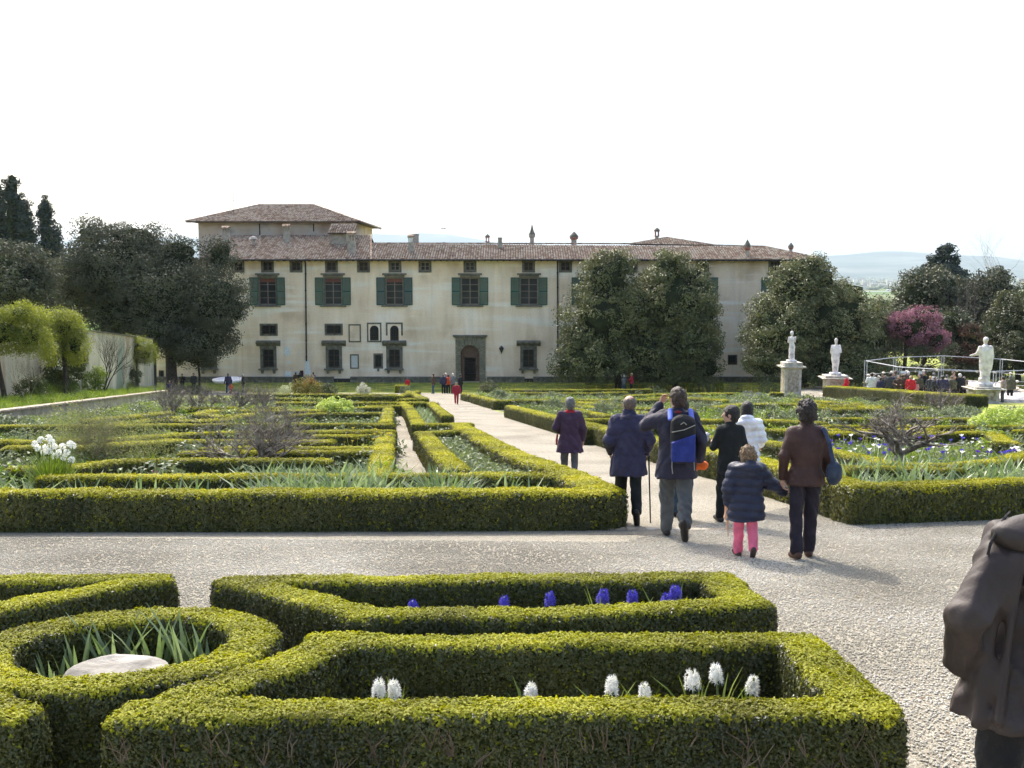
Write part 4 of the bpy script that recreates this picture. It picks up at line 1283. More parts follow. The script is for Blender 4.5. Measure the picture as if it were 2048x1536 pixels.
rf = [('right parterre, far box hedge end block by the main path', [[(928, 787), (942, 790)]]),
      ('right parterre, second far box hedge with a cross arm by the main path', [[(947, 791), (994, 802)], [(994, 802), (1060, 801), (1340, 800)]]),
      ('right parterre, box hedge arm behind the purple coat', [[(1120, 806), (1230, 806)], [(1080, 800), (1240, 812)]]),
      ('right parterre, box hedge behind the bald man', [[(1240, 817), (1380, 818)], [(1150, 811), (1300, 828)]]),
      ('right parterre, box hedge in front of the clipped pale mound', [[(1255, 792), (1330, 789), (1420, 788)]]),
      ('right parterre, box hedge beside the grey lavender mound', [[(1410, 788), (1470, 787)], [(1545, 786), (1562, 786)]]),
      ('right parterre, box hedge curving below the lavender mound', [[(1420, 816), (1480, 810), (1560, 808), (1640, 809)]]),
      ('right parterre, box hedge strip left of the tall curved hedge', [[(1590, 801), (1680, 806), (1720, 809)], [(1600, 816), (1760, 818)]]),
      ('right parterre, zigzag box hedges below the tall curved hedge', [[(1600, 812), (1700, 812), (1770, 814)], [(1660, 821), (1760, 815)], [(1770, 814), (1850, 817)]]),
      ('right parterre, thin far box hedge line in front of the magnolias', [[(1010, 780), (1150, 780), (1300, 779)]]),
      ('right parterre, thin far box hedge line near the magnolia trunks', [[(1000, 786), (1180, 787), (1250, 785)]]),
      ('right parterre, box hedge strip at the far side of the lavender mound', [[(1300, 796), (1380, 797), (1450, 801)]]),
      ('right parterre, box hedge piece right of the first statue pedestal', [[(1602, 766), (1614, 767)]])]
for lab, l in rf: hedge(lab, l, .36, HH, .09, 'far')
# far strips of the right parterre
hedge('tall curved dark hedge in front of the crowd at the fountain', [[(1664, 773), (1700, 775), (1780, 780), (1860, 786), (1945, 791)]], 1.0, .88, .08, 'mid', lime_side=.0)
# ---------------------------------------------------------------- soil beds, lawns and ground plants
def bed(name, pix, mat=SOIL, h=.005):
    return sheet(name, [tuple(G(*p))[:2] for p in pix], mat, h)
def gpath(pix, h=.004): return sheet('gravel_path', [tuple(G(*p))[:2] for p in pix], GRAVEL, h)
sheet('gravel_path', [(-16, -6), (30, -6), (30, 14.8), (6, 14.2), (-14, 14.6), (-15.0, 18)], GRAVEL, .004)
gpath([(1180, 1070), (1500, 1070), (1760, 1040), (1440, 945), (1040, 838), (960, 812), (925, 792), (838, 792), (925, 862), (1035, 930)], .008)
gpath([(770, 970), (880, 970), (816, 815), (778, 815)], .012)
gpath([(560, 792), (560, 786), (940, 786), (940, 792)], .008)
gpath([(410, 792), (560, 789), (440, 782), (400, 784)], .008)
gpath([(1570, 800), (1680, 812), (1730, 800), (2300, 812), (2300, 786), (1900, 780), (1660, 772), (1600, 772)], .008)
b1 = bed('soil', [(-400, 1052), (1205, 1062), (1010, 958), (900, 897), (868, 880), (870, 960), (780, 962), (783, 835), (640, 805), (330, 805), (-400, 900)])
b2 = bed('soil', [(868, 962), (1220, 1056), (1030, 966), (905, 880), (835, 820), (815, 818)], SOIL, .009)
b3 = bed('soil', [(930, 795), (1000, 822), (1440, 930), (1735, 1035), (2500, 1015), (2400, 850), (1900, 822), (1600, 800)])
b4 = bed('soil', [(560, 1290), (1560, 1330), (1660, 1480), (400, 1500)], SOIL, .006)
b5 = bed('soil', [(620, 1205), (1440, 1195), (1470, 1250), (760, 1275)], SOIL, .006)
b6 = sheet('soil', [(cc.x + .7 * math.cos(a), cc.y + .75 * math.sin(a)) for a in np.linspace(0, 6.0, 16)], SOIL, .006)
lawn = []
def L_(*p): return [tuple(q) for q in p]
xl0, xr0 = -60, 70
sheet('lawn', L_((-33, 87), (-9.6, 88.5), (-8.6, 98.9), (-30, 98.9)), LAWN, .006)
sheet('lawn', L_((-3.6, 84), (24, 72), (60, 80), (60, 98.9), (-3.2, 98.9)), LAWN, .006)
la_ = sheet('lawn', L_((-60, 99.1), (70, 99.1), (70, 107), (-60, 107)), LAWN, .008)
for o in (b1, b3): pass

def strip_mesh(polys, h=.01):
    mb = MB()
    for pl in polys:
        mb.add([(p[0], p[1], gz(p[1]) + h) for p in pl], [tuple(range(len(pl)))])
    return mb.mesh('area')
def area_px(*polys): return strip_mesh([[tuple(G(*p))[:2] for p in pl] for pl in polys])
def ground_plants(name, area, src, dens, a, b, seed, label=None, cat=None):
    o = scatter(area, name, src, dens, a, b, seed, None, .25)
    if label: o['label'] = label
    return o
# narcissus leaves right behind the front hedges
nar = area_px([(-200, 1036), (1130, 1034), (1060, 1006), (-200, 1006)])
ground_plants('narcissus_leaves', nar, BROADTUFT, 13, 1.1, 1.9, 4, 'band of green narcissus leaves behind the front box hedge')
nar2 = area_px([(500, 1040), (790, 1040), (780, 1000), (520, 1000)], [(860, 1040), (940, 1040), (930, 1000), (860, 1000)])
ground_plants('narcissus_leaves', nar2, BROADTUFT, 42, 1.3, 2.3, 5, 'thick grey green clumps of narcissus leaves by the inner path')
nar3 = area_px([(1690, 1022), (2300, 1010), (2300, 975), (1690, 980)])
ground_plants('narcissus_leaves', nar3, BROADTUFT, 26, 1.2, 2.3, 6, 'narcissus leaves at the front of the right parterre')
allbeds = area_px([(-300, 1000), (780, 1000), (783, 840), (640, 808), (330, 808), (-300, 905)], [(1560, 950), (2300, 950), (2300, 850), (1900, 825), (1600, 802), (940, 795), (1000, 815)])
ground_plants('bed_weeds', allbeds, TUFT, 3.2, .8, 1.5, 7, 'low green weeds and leaves between the box hedges')
ground_plants('bed_herbs', allbeds, HERB, 1.6, .9, 1.9, 8, 'grey green herbs between the box hedges')
mbed = area_px([(905, 1000), (1150, 1010), (1010, 930), (905, 873), (862, 885)])
ground_plants('herb_bed', mbed, TUFT, 34, .7, 1.3, 9, 'dense green herbs in the wedge bed beside the main path')
ground_plants('herb_bed', mbed, HERB, 26, .9, 1.7, 10, 'grey leaved herbs in the wedge bed beside the main path')
mb2 = area_px([(845, 857), (900, 857), (862, 815), (815, 815)])
ground_plants('herb_bed', mb2, BROADTUFT, 8, .8, 1.4, 12, 'silvery leaves in the small far bed beside the main path')
r0 = np.random.default_rng(17)
for k_, (mt_, dn_, nm_, lb_) in enumerate(((GREYLEAF, .20, 'grey_perennials', 'grey green mounds of perennials in the beds'), (GRASSM, .20, 'green_perennials', 'fresh green mounds of perennials in the beds'), (OLIVE_P, .12, 'dark_perennials', 'dark green low shrubs in the beds'))):
    P_ = r0.normal(0, 1, (190, 3)); P_ /= np.linalg.norm(P_, axis=1)[:, None]; P_[:, 2] = np.abs(P_[:, 2]); P_ *= [.26, .24, .30] * r0.uniform(.6, 1.1, (190, 1))
    V_, F_ = leaves_np(P_, P_ * 4, .062, .034, r=r0)
    ground_plants(nm_, allbeds, src_obj('mound', V_, F_, mt_), dn_, .8, 2.0, 70 + k_, lb_)
ftree = area_px([(1640, 950), (2040, 950), (1990, 895), (1640, 895)])
ground_plants('flower_bed_grass', ftree, TUFT, 30, .7, 1.2, 11, 'green leaves of the flower bed under the bare fruit tree')
lw = strip_mesh([[(-30, 90), (-12, 90), (-9, 98), (-9, 106), (-40, 106)], [(-3, 86), (40, 84), (55, 106), (-3, 106)]])
ground_plants('lawn_grass', lw, TUFT, .3, .3, .5, 13, 'yellow green meadow grass in front of the villa')

def flower_src(name, petal, hgt=.28, r_=.045):
    mb = MB()
    mb.tube([(0, 0, 0), (.01, 0, hgt * .5), (0, 0.01, hgt)], .004, 4)
    for k in range(6):
        a = k * 1.047; c, s = math.cos(a), math.sin(a)
        mb.add([(0, 0, hgt), (c * r_ * .6 - s * r_ * .4, s * r_ * .6 + c * r_ * .4, hgt + r_ * .5), (c * r_ * .8, s * r_ * .8, hgt + r_ * .95), (c * r_ * .6 + s * r_ * .4, s * r_ * .6 - c * r_ * .4, hgt + r_ * .5)], [(0, 1, 2, 3)])
    me = mb.mesh(name); me.materials.append(petal)
    return bpy.data.objects.new(name, me)
FB, FW, FPk, FYl = flower_src('blue_anemone', BLUEPETAL), flower_src('white_anemone', WHITEPETAL), flower_src('pink_anemone', PINKPETAL), flower_src('yellow_flower', YELLOWPETAL, .4, .04)
for nme, s_, d, lab in (('blue_anemones', FB, 2.6, 'blue anemones scattered under the bare fruit tree'), ('white_anemones', FW, 2.2, 'white anemones scattered under the bare fruit tree'), ('pink_anemones', FPk, 1.0, 'pink anemones scattered under the bare fruit tree')):
    ground_plants(nme, ftree, s_, d, .8, 1.5, 31 + len(nme), lab)
fy = area_px([(1640, 910), (1960, 905), (1960, 893), (1640, 893)], [(680, 925), (770, 925), (770, 895), (690, 895)])
ground_plants('yellow_flowers', fy, FYl, 6, .8, 1.4, 41, 'yellow flowers at the back of two beds')
ground_plants('meadow_daffodils', lw, FYl, .7, .7, 1.1, 42, 'pale yellow daffodils in the far lawn')
ground_plants('bed_flowers', allbeds, FW, .3, .6, 1.0, 43, 'small white flowers scattered in the parterre')
ground_plants('bed_flowers', allbeds, FB, .12, .6, 1.0, 44, 'small blue flowers scattered in the parterre')

# loose pebbles of the near gravel
r0 = np.random.default_rng(3)
PEB = M('pebble', [(.22, .20, .155), (.33, .305, .245), (.46, .43, .36), (.60, .57, .50)], scale=.5, island=.3, rough=.85, coords='World')
def pebble():
    bpy_v = [(0, 0, -1), (.72, -.53, -.45), (-.28, -.85, -.45), (-.89, 0, -.45), (-.28, .85, -.45), (.72, .53, -.45), (.28, -.85, .45), (-.72, -.53, .45), (-.72, .53, .45), (.28, .85, .45), (.89, 0, .45), (0, 0, 1)]
    fs = [(0, 1, 2), (1, 0, 5), (0, 2, 3), (0, 3, 4), (0, 4, 5), (1, 5, 10), (2, 1, 6), (3, 2, 7), (4, 3, 8), (5, 4, 9), (1, 10, 6), (2, 6, 7), (3, 7, 8), (4, 8, 9), (5, 9, 10), (6, 10, 11), (7, 6, 11), (8, 7, 11), (9, 8, 11), (10, 9, 11)]
    V = np.array(bpy_v) * [.011, .0085, .005] * r0.uniform(.85, 1.15, (12, 1))
    return src_obj('pebble', V, np.array(fs), PEB)
PEBBLE = pebble()
peb = area_px([(-80, 1260), (420, 1235), (1400, 1150), (1600, 1290), (1850, 1536), (2150, 1560), (2150, 1050), (1600, 1010), (1240, 1085), (-80, 1075)])
ground_plants('gravel_pebbles', peb, PEBBLE, 2300, .45, 1.05, 20, 'pale pebbles of the gravel crossing')

q_ = src_obj('dead_leaf', [(-.014, 0, .004), (0, -.008, .001), (.014, 0, .005), (0, .008, .003)], np.array([(0, 1, 2), (0, 2, 3)]), M('dead_leaf', [(.06, .035, .02), (.14, .08, .04), (.10, .10, .03)], scale=9, rough=.9, coords='World'))
ground_plants('fallen_leaves', peb, q_, 14, .6, 1.4, 23, 'small brown fallen leaves and twigs on the gravel')
# ---------------------------------------------------------------- foreground flowers and leaves
def strap_clump(name, label, px, py, n, hgt, spread, w, lean, mat=IRISM, seed=1, cat='plant', group=None, world=None):
    p = Vector((world[0], world[1], gz(world[1]))) if world else G(px, py)
    t = thing(name, label, cat, (p.x, p.y, gz(p.y)), 0, group)
    V, F = blades(n, hgt, spread, w, lean, mat, name, seed, 5)
    o = link('leaves', mesh_np('leaves', V, F), mat, t)
    return t
# iris in the ring
irp = [(-.42, .02, 9, .34), (-.36, .22, 7, .38), (-.20, .36, 9, .48), (.02, .42, 8, .46), (.22, .38, 9, .50), (.38, .26, 9, .46), (.44, .10, 8, .36), (.0, -.16, 4, .30), (.26, -.06, 4, .26), (-.2, -.25, 4, .3)]
wh = ['at the left edge inside', 'left back inside', 'back left inside', 'at the back inside', 'back right inside', 'right back inside', 'at the right edge inside', 'in front of the stone disc inside', 'right of the stone disc inside', 'left front inside']
for i, (dx_, dy_, n, hg) in enumerate(irp):
    strap_clump('iris_plant', 'grey green iris blades ' + wh[i] + ' the round hedge ring', 0, 0, int(n * 1.7), hg * 1.25, .08, .042, .45, IRISM, 20 + i, group='irises in the hedge ring', world=(cc.x + dx_, cc.y + dy_ + .02))
s = Soft((-.5, -.4, -.45), (.5, .4, .2), .02); s.sect([(-.45, .22, .20, 0, 0), (.02, .28, .25, 0, 0), (.05, .285, .255, .0, 0), (.08, .24, .2, 0, 0)], 0); s.warp(lambda x, y, z: .02 * vnoise(x, y, z, 6))
st = s.build('stone_disc', M('disc_stone', [(.14, .13, .11), (.25, .235, .205), (.33, .31, .28)], scale=5, rough=.9, bump=.5, bscale=30), None); st.location = (cc.x + .0, cc.y - .13, gz(cc.y) + .285)
tag(st, 'pale rounded stone lying in the middle of the round hedge ring', 'stone')

def hyacinth(label, px, py, D, mat, hgt=.24, group='hyacinths', seed=1, leaf=5, r_=.036):
    x = foot(px, D).x
    ytop = At(px, py, D).z
    t = thing('hyacinth', label, 'flower', (x, D, gz(D)), 0, group)
    t.rotation_euler = (random.uniform(-.12, .12), random.uniform(-.16, .16), 0)
    rr = random.Random(seed); h = max(.1, ytop - gz(D) + .03)
    q = MB(); q.tube([(0, 0, 0), (.005, 0, h * .5), (0, 0, h)], .006, 5); q.build('stem', IRISM, t)
    f = MB()
    f.lathe([(.004, h - .085), (r_ * .35, h - .07), (r_ * .4, h - .04), (r_ * .2, h - .02), (.003, h - .012)], 8)
    for k in range(70):
        z = h - .002 - .085 * rr.random(); a = rr.random() * 6.28; rad = r_ * (.95 - .45 * max(0, (z - h + .04) / .04)) * rr.uniform(.75, 1.05)
        c = Vector((rad * math.cos(a), rad * math.sin(a), z)); d = Vector((math.cos(a), math.sin(a), .25))
        u = d.cross(Vector((0, 0, 1))).normalized(); v = u.cross(d).normalized()
        for m in range(5):
            b = m * 1.2566; pt = c + (u * math.cos(b) + v * math.sin(b)) * .023 + d * .008
            pl = c + (u * math.cos(b + .4) + v * math.sin(b + .4)) * .006; pr = c + (u * math.cos(b - .4) + v * math.sin(b - .4)) * .006
            f.add([c, pl, pt, pr], [(0, 1, 2, 3)])
    f.build('flower_spike', mat, t)
    V, F = blades(leaf + 3, h * 1.02, .02, .024, .55, None, '', seed, 4)
    link('leaves', mesh_np('leaves', V, F), GRASSM, t)
D0 = 5.55
for i, (px, py, lab) in enumerate([(755, 1372, 'white hyacinth, leftmost of the row, with spread leaves'), (797, 1368, 'white hyacinth just right of the leftmost one'), (1050, 1374, 'single white hyacinth in the middle left of the row'), (1219, 1368, 'white hyacinth with an upright leaf on each side'),
                                   (1294, 1374, 'low white hyacinth right of the middle'), (1391, 1352, 'largest white hyacinth of the row'), (1439, 1345, 'cream hyacinth, tallest of the row'), (1486, 1361, 'white hyacinth, rightmost of the row')]):
    hyacinth(lab + ', nearest hedge loop', px, py, D0 + .12 * (i % 3 - 1) * .5, WHITEPETAL, seed=i, r_=.042 if i == 5 else .030)
for i, (px, py, lab) in enumerate([(832, 1207, 'pale blue hyacinth tip, leftmost'), (1010, 1203, 'small blue hyacinth tip second from left'), (1108, 1196, 'blue hyacinth half hidden by the hedge'), (1192, 1186, 'broad blue hyacinth in the middle'), (1262, 1187, 'blue hyacinth right of the broad one'), (1318, 1192, 'small blue hyacinth with leaves'), (1357, 1179, 'tall blue hyacinth, rightmost')]):
    hyacinth(lab + ', second hedge loop', px, py, 7.35, BLUEPETAL, seed=30 + i, r_=.034 + .006 * (i in (3, 6)))

# white flowering clump on the left
p = G(105, 1008)
t = thing('white_flower_clump', 'tall clump of bright white star shaped flowers on green stems behind the long front hedge', 'plant', (p.x, p.y, gz(p.y)))
V, F = blades(330, .85, .22, .02, .5, None, '', 51, 5); link('leaves', mesh_np('leaves', V, F), GRASSM, t)
f = MB(); sm = MB(); rr = random.Random(2)
for (px, py) in [(70, 888), (82, 880), (97, 876), (103, 884), (92, 895), (108, 893), (125, 893), (140, 888), (146, 892), (118, 905), (98, 903), (110, 912), (134, 905), (128, 915), (143, 920), (88, 905), (75, 896)]:
    c = At(px, py, p.y + rr.uniform(-.12, .12)) - Vector((p.x, p.y, gz(p.y)))
    sm.tube([(c.x * .4, c.y * .4, 0), (c.x * .8, c.y * .8, c.z * .6), tuple(c)], .006, 4)
    for m in range(22):
        d = Vector((rr.gauss(0, 1), rr.gauss(0, 1), rr.gauss(0, 1) + .4)).normalized(); u = d.cross(Vector((.3, .2, 1))).normalized(); v = u.cross(d)
        o_ = c + d * .03
        for kk in range(4):
            b = kk * 1.57 + m; pt = o_ + (u * math.cos(b) + v * math.sin(b)) * .032 + d * .02
            f.add([o_, o_ + (u * math.cos(b + .45) + v * math.sin(b + .45)) * .016 + d * .01, pt, o_ + (u * math.cos(b - .45) + v * math.sin(b - .45)) * .016 + d * .01], [(0, 1, 2, 3)])
f.build('flowers', WHITEPETAL, t); sm.build('stems', GRASSM, t)
p = G(313, 985); q = flower_src('cyclamen', PINKPETAL, .3, .07); COL.objects.link(q); q.location = (p.x, p.y, gz(p.y)); tag(q, 'single magenta flower behind the front hedge at the left', 'flower')

# ---------------------------------------------------------------- leaf clouds, bushes, trees
def cloud(blobs, n, leaf, wid, seed, spread=1.0, inner=.55, clump=None, flatten=None, cut=None, up=.25):
    """blobs [(x, y, z, rx, ry, rz)]; clumps sit on their shells, leaves sit on the clumps"""
    r = np.random.default_rng(seed)
    B = np.array(blobs, float); vol = (B[:, 3] * B[:, 4] + B[:, 4] * B[:, 5] + B[:, 3] * B[:, 5]); pr = vol / vol.sum()
    nc = max(6, int(n / (clump[1] if clump else 60)))
    w = r.choice(len(B), nc, p=pr)
    d = r.normal(size=(nc, 3)); d /= np.linalg.norm(d, axis=1)[:, None]
    rad = r.uniform(inner, 1.0, nc) ** .5
    C_ = B[w, :3] + d * B[w, 3:] * rad[:, None]
    cr = (clump[0] if clump else B[:, 3:].mean() * .22) * r.uniform(.55, 1.35, nc)
    k = r.integers(0, nc, n)
    e = r.normal(size=(n, 3)); e /= np.linalg.norm(e, axis=1)[:, None]
    P = C_[k] + e * (cr[k] * r.uniform(.35, 1.0, n) ** .5)[:, None] * [1.1, 1.1, .8]
    if cut is not None: 
        m = cut(P); P = P[m]; e = e[m]
    N_ = e + [0, 0, up]
    return leaves_np(P, N_, leaf, wid, jitter=.55, r=r)

def limbs(mb, base, tips, r0_, seed, sag=.15):
    rr = random.Random(seed)
    for t in tips:
        a = Vector(base); b = Vector(t); m1 = a.lerp(b, .35) + Vector((rr.uniform(-.1, .1), rr.uniform(-.1, .1), .12)) * (b - a).length
        m2 = a.lerp(b, .7) + Vector((rr.uniform(-.1, .1), rr.uniform(-.1, .1), .08)) * (b - a).length
        mb.tube([a, m1, m2, b], [r0_, r0_ * .55, r0_ * .28, r0_ * .06], 6)

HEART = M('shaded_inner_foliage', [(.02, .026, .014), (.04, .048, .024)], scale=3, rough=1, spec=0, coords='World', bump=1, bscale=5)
MAGN = M('magnolia_leaf', [(.045, .058, .025), (.095, .112, .045), (.155, .165, .07), (.22, .19, .09)], scale=.5, rough=.5, spec=.32, coords='World', island=.5, trans=.16)
HOLM = M('holm_oak_leaf', [(.05, .056, .035), (.085, .092, .058), (.135, .14, .09)], scale=.35, rough=.7, spec=.2, coords='World', island=.35, trans=.12)
HOLM2 = M('mixed_dark_leaf', [(.04, .052, .028), (.085, .095, .05), (.14, .14, .08)], scale=.25, rough=.55, coords='World', island=.5, trans=.12)
CYPR = M('cypress_leaf', [(.022, .034, .028), (.042, .06, .048), (.07, .09, .068)], scale=.5, rough=.7, coords='World', island=.5, trans=.05)
OLIVE = M('olive_green_leaf', [(.035, .045, .02), (.075, .085, .035), (.13, .135, .06)], scale=.3, rough=.55, coords='World', island=.5, trans=.15)
YELLOWG = M('yellow_green_leaf', [(.08, .10, .018), (.17, .195, .028), (.30, .315, .05)], scale=.8, rough=.5, coords='World', island=.5, trans=.4)
PINKT = M('judas_flower', [(.12, .055, .06), (.26, .12, .15), (.42, .21, .28)], scale=.7, rough=.7, coords='World', island=.5, trans=.2)
IVY = M('ivy_leaf', [(.03, .045, .012), (.07, .09, .02), (.11, .13, .03)], scale=1, rough=.5, coords='World', island=.5, trans=.15)

def lump(bl, f=.62, n=10, m=7):
    vs = []; fs = []
    for j in range(m + 1):
        th = math.pi * j / m
        for i in range(n):
            ph = 2 * math.pi * i / n; k = f * (1 + .22 * math.sin(5 * ph + 3 * th + bl[0]) * math.sin(th) + .12 * math.sin(9 * th + 2 * ph))
            vs.append((bl[0] + bl[3] * k * math.sin(th) * math.cos(ph), bl[1] + bl[4] * k * math.sin(th) * math.sin(ph), bl[2] + bl[5] * k * math.cos(th)))
    for j in range(m):
        for i in range(n):
            a = j * n + i; b = j * n + (i + 1) % n
            fs += [(a, b + n, b), (a, a + n, b + n)]
    return vs, np.array(fs)

def tree(name, label, base, blobs, n, leaf, wid, mat, seed, clump=None, trunk=(.3, .12), group=None, inner=.5, cut=None, tips=7, extra=None, cat='tree', trunks=None, up=.25, core=.62):
    """base (x,y,z) world; blobs relative to the base"""
    t = thing(name, label, cat, base, 0, group)
    V, F = cloud(blobs, n, leaf, wid, seed, clump=clump, inner=inner, cut=cut, up=up)
    # a dense opaque heart of foliage in each lobe
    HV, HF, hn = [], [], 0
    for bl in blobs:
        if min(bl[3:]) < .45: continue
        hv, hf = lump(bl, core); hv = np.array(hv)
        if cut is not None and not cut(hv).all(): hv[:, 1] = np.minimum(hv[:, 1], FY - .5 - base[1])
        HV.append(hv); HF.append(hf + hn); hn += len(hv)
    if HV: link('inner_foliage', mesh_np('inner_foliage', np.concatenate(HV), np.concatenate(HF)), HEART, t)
    o = link('crown', mesh_np('crown', V, F), mat, t)
    top = max(blobs, key=lambda b: b[3] * b[5])
    mb = MB(); rr = random.Random(seed)
    for (bx, by, r1, r2) in (trunks or [(0, 0, trunk[0], trunk[1])]):
        fk = (bx + (top[0] - bx) * .35, by + (top[1] - by) * .35, top[2] - top[5] * .55)
        mb.tube([(bx, by, -.3), (bx + .05, by, .3), (bx + (fk[0] - bx) * .5 + rr.uniform(-.1, .1), by, fk[2] * .55), fk], [r1 * 1.35, r1, r1 * .85, r2 * 1.5], 8)
        tp = []
        for b in (blobs * 3)[:tips]:
            tp.append((b[0] + rr.uniform(-.6, .6) * b[3], b[1] + rr.uniform(-.6, .6) * b[4], b[2] + rr.uniform(-.2, .75) * b[5]))
        limbs(mb, fk, tp, r2 * 1.3, seed)
    mb.build('trunk', BARK, t, True)
    if extra: extra(t)
    return t

def B(px, py, Y, rpx, rpy, base, ry=None):
    """blob seen at a pixel at distance Y, radii in photograph pixels"""
    p = At(px, py, Y); k = Y / FPX
    return (p.x - base[0], p.y - base[1], p.z - base[2], rpx * k, ry if ry else rpx * k * .85, rpy * k)

def gbase(px, D):
    p = foot(px, D); return (p.x, D, gz(D))

notwall = lambda base: (lambda P: (P[:, 1] + base[1]) < FY - .35)
# two magnolias
b = gbase(1236, 101.5)
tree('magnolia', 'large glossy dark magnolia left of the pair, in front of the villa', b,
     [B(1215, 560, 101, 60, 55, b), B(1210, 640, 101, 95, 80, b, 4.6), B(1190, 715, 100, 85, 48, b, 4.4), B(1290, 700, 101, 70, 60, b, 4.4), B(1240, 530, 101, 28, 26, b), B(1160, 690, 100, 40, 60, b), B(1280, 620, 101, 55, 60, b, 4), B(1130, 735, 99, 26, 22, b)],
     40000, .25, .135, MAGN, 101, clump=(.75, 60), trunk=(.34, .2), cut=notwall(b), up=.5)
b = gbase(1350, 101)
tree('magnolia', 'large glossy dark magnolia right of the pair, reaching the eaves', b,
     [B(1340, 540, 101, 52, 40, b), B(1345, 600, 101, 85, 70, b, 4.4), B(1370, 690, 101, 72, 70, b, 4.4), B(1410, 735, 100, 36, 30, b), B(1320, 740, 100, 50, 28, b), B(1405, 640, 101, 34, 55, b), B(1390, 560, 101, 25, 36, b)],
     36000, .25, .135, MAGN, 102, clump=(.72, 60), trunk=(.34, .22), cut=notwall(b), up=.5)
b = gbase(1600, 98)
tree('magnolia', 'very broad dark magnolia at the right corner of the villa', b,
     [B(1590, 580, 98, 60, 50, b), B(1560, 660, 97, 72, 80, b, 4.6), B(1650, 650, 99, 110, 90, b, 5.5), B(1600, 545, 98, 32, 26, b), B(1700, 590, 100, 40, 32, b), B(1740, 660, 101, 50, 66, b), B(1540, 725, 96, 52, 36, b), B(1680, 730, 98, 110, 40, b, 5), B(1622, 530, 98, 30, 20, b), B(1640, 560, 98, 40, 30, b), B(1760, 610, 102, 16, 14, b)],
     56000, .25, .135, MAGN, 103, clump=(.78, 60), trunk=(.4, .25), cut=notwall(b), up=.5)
# holm oak group at the left
b = gbase(343, 96)
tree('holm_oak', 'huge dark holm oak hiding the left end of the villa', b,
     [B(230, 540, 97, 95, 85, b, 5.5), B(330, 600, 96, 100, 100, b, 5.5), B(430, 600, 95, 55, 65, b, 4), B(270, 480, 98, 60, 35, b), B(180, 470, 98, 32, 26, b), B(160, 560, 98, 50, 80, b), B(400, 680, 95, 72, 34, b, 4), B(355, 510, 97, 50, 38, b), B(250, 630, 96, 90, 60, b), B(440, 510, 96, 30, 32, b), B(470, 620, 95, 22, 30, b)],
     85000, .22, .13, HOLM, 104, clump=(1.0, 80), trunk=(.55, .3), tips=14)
b = gbase(303, 92)
tree('holm_oak', 'smaller dark holm oak trunk standing left of the huge one by the wall end', b, [B(300, 690, 92, 26, 22, b), B(310, 660, 92, 40, 30, b)], 3500, .18, .09, HOLM, 105, clump=(.6, 60), trunk=(.42, .25))
b = gbase(398, 97)
tree('small_tree', 'small thin trunked tree under the right side of the huge holm oak', b, [B(395, 712, 96, 42, 22, b), B(420, 700, 96, 26, 22, b), B(360, 712, 96, 30, 18, b)], 5200, .16, .08, OLIVE, 106, clump=(.5, 50), trunk=(.12, .07))
b = gbase(30, 88)
tree('holm_oak', 'rounded dark evergreen tree at the left edge behind the wall', b, [B(20, 560, 88, 80, 75, b, 5), B(70, 560, 88, 30, 40, b), B(-60, 580, 88, 80, 90, b, 5)], 20000, .28, .16, HOLM, 107, clump=(.9, 70), trunk=(.4, .25))
# cypresses
def cypress(label, px, D, top, wpx, seed, bot=700):
    b = gbase(px, D); bl = []
    zt = At(px, top, D).z - b[2]; w = wpx / 2 * D / FPX
    n = 13
    for i in range(n):
        t = i / (n - 1); ww = w * (math.sin(math.pi * min(1, .28 + .72 * (1 - t))) ** .6 * .75 + .25) if t < .97 else w * .3
        ww = max(ww, w * .42); bl.append((random.uniform(-.15, .15) * w, 0, zt * (.12 + .80 * t), ww * (1 - .45 * t * t), ww * .9 * (1 - .45 * t * t), zt * .10))
    for q_ in (.80, .86, .90): bl.append((0, 0, zt * q_, w * .42, w * .4, zt * .06))
    tree('cypress', label, b, bl, 9000, .42, .2, CYPR, seed, clump=(.7, 45), trunk=(.3, .15), group='cypresses at the left edge', up=.9, inner=.3, tips=3)
cypress('tallest dark cypress of the left group', 40, 150, 326, 58, 201); cypress('cypress at the very left edge, overlapping the tallest one', 10, 152, 342, 52, 202)
cypress('cypress on the right shoulder of the tallest one', 62, 149, 385, 44, 203); cypress('thinner separate cypress right of the dark group', 103, 150, 378, 36, 204); cypress('low cypress beside the thinner one', 122, 151, 450, 30, 205)
cypress('cypress mostly outside the left edge', -25, 150, 350, 44, 206)
# right background trees
def simple_tree(name, label, px, D, blobs, n, leaf, mat, seed, clump, group='trees beyond the fountain', **k):
    b = gbase(px, D); return tree(name, label, b, [B(x, y, D + dd, rx, ry, b, ryy) for (x, y, rx, ry, dd, ryy) in blobs], int(n * 1.2), leaf * 1.3, leaf * .75, mat, seed, clump=clump, group=group, **k)
simple_tree('conifer', 'dark irregular conifer sticking up above the trees at the right', 1888, 132, [(1888, 510, 16, 14, 0, None), (1870, 520, 12, 8, 0, None), (1885, 540, 28, 16, 0, None), (1860, 536, 14, 5, 0, None), (1908, 525, 8, 22, 0, None), (1900, 560, 36, 20, 0, None), (1925, 550, 12, 8, 0, None), (1895, 498, 14, 5, 0, None)], 7000, .32, CYPR, 301, (.55, 45), trunk=(.35, .3), inner=.2, up=.6)
simple_tree('holm_oak', 'dense dark tree under the conifer, left shoulder', 1840, 118, [(1840, 590, 46, 46, 0, 4), (1875, 580, 50, 44, 0, 4), (1810, 640, 36, 40, 0, 3.5), (1860, 660, 70, 60, 3, 4), (1835, 560, 30, 20, 0, None)], 17000, .24, HOLM2, 302, (.9, 70))
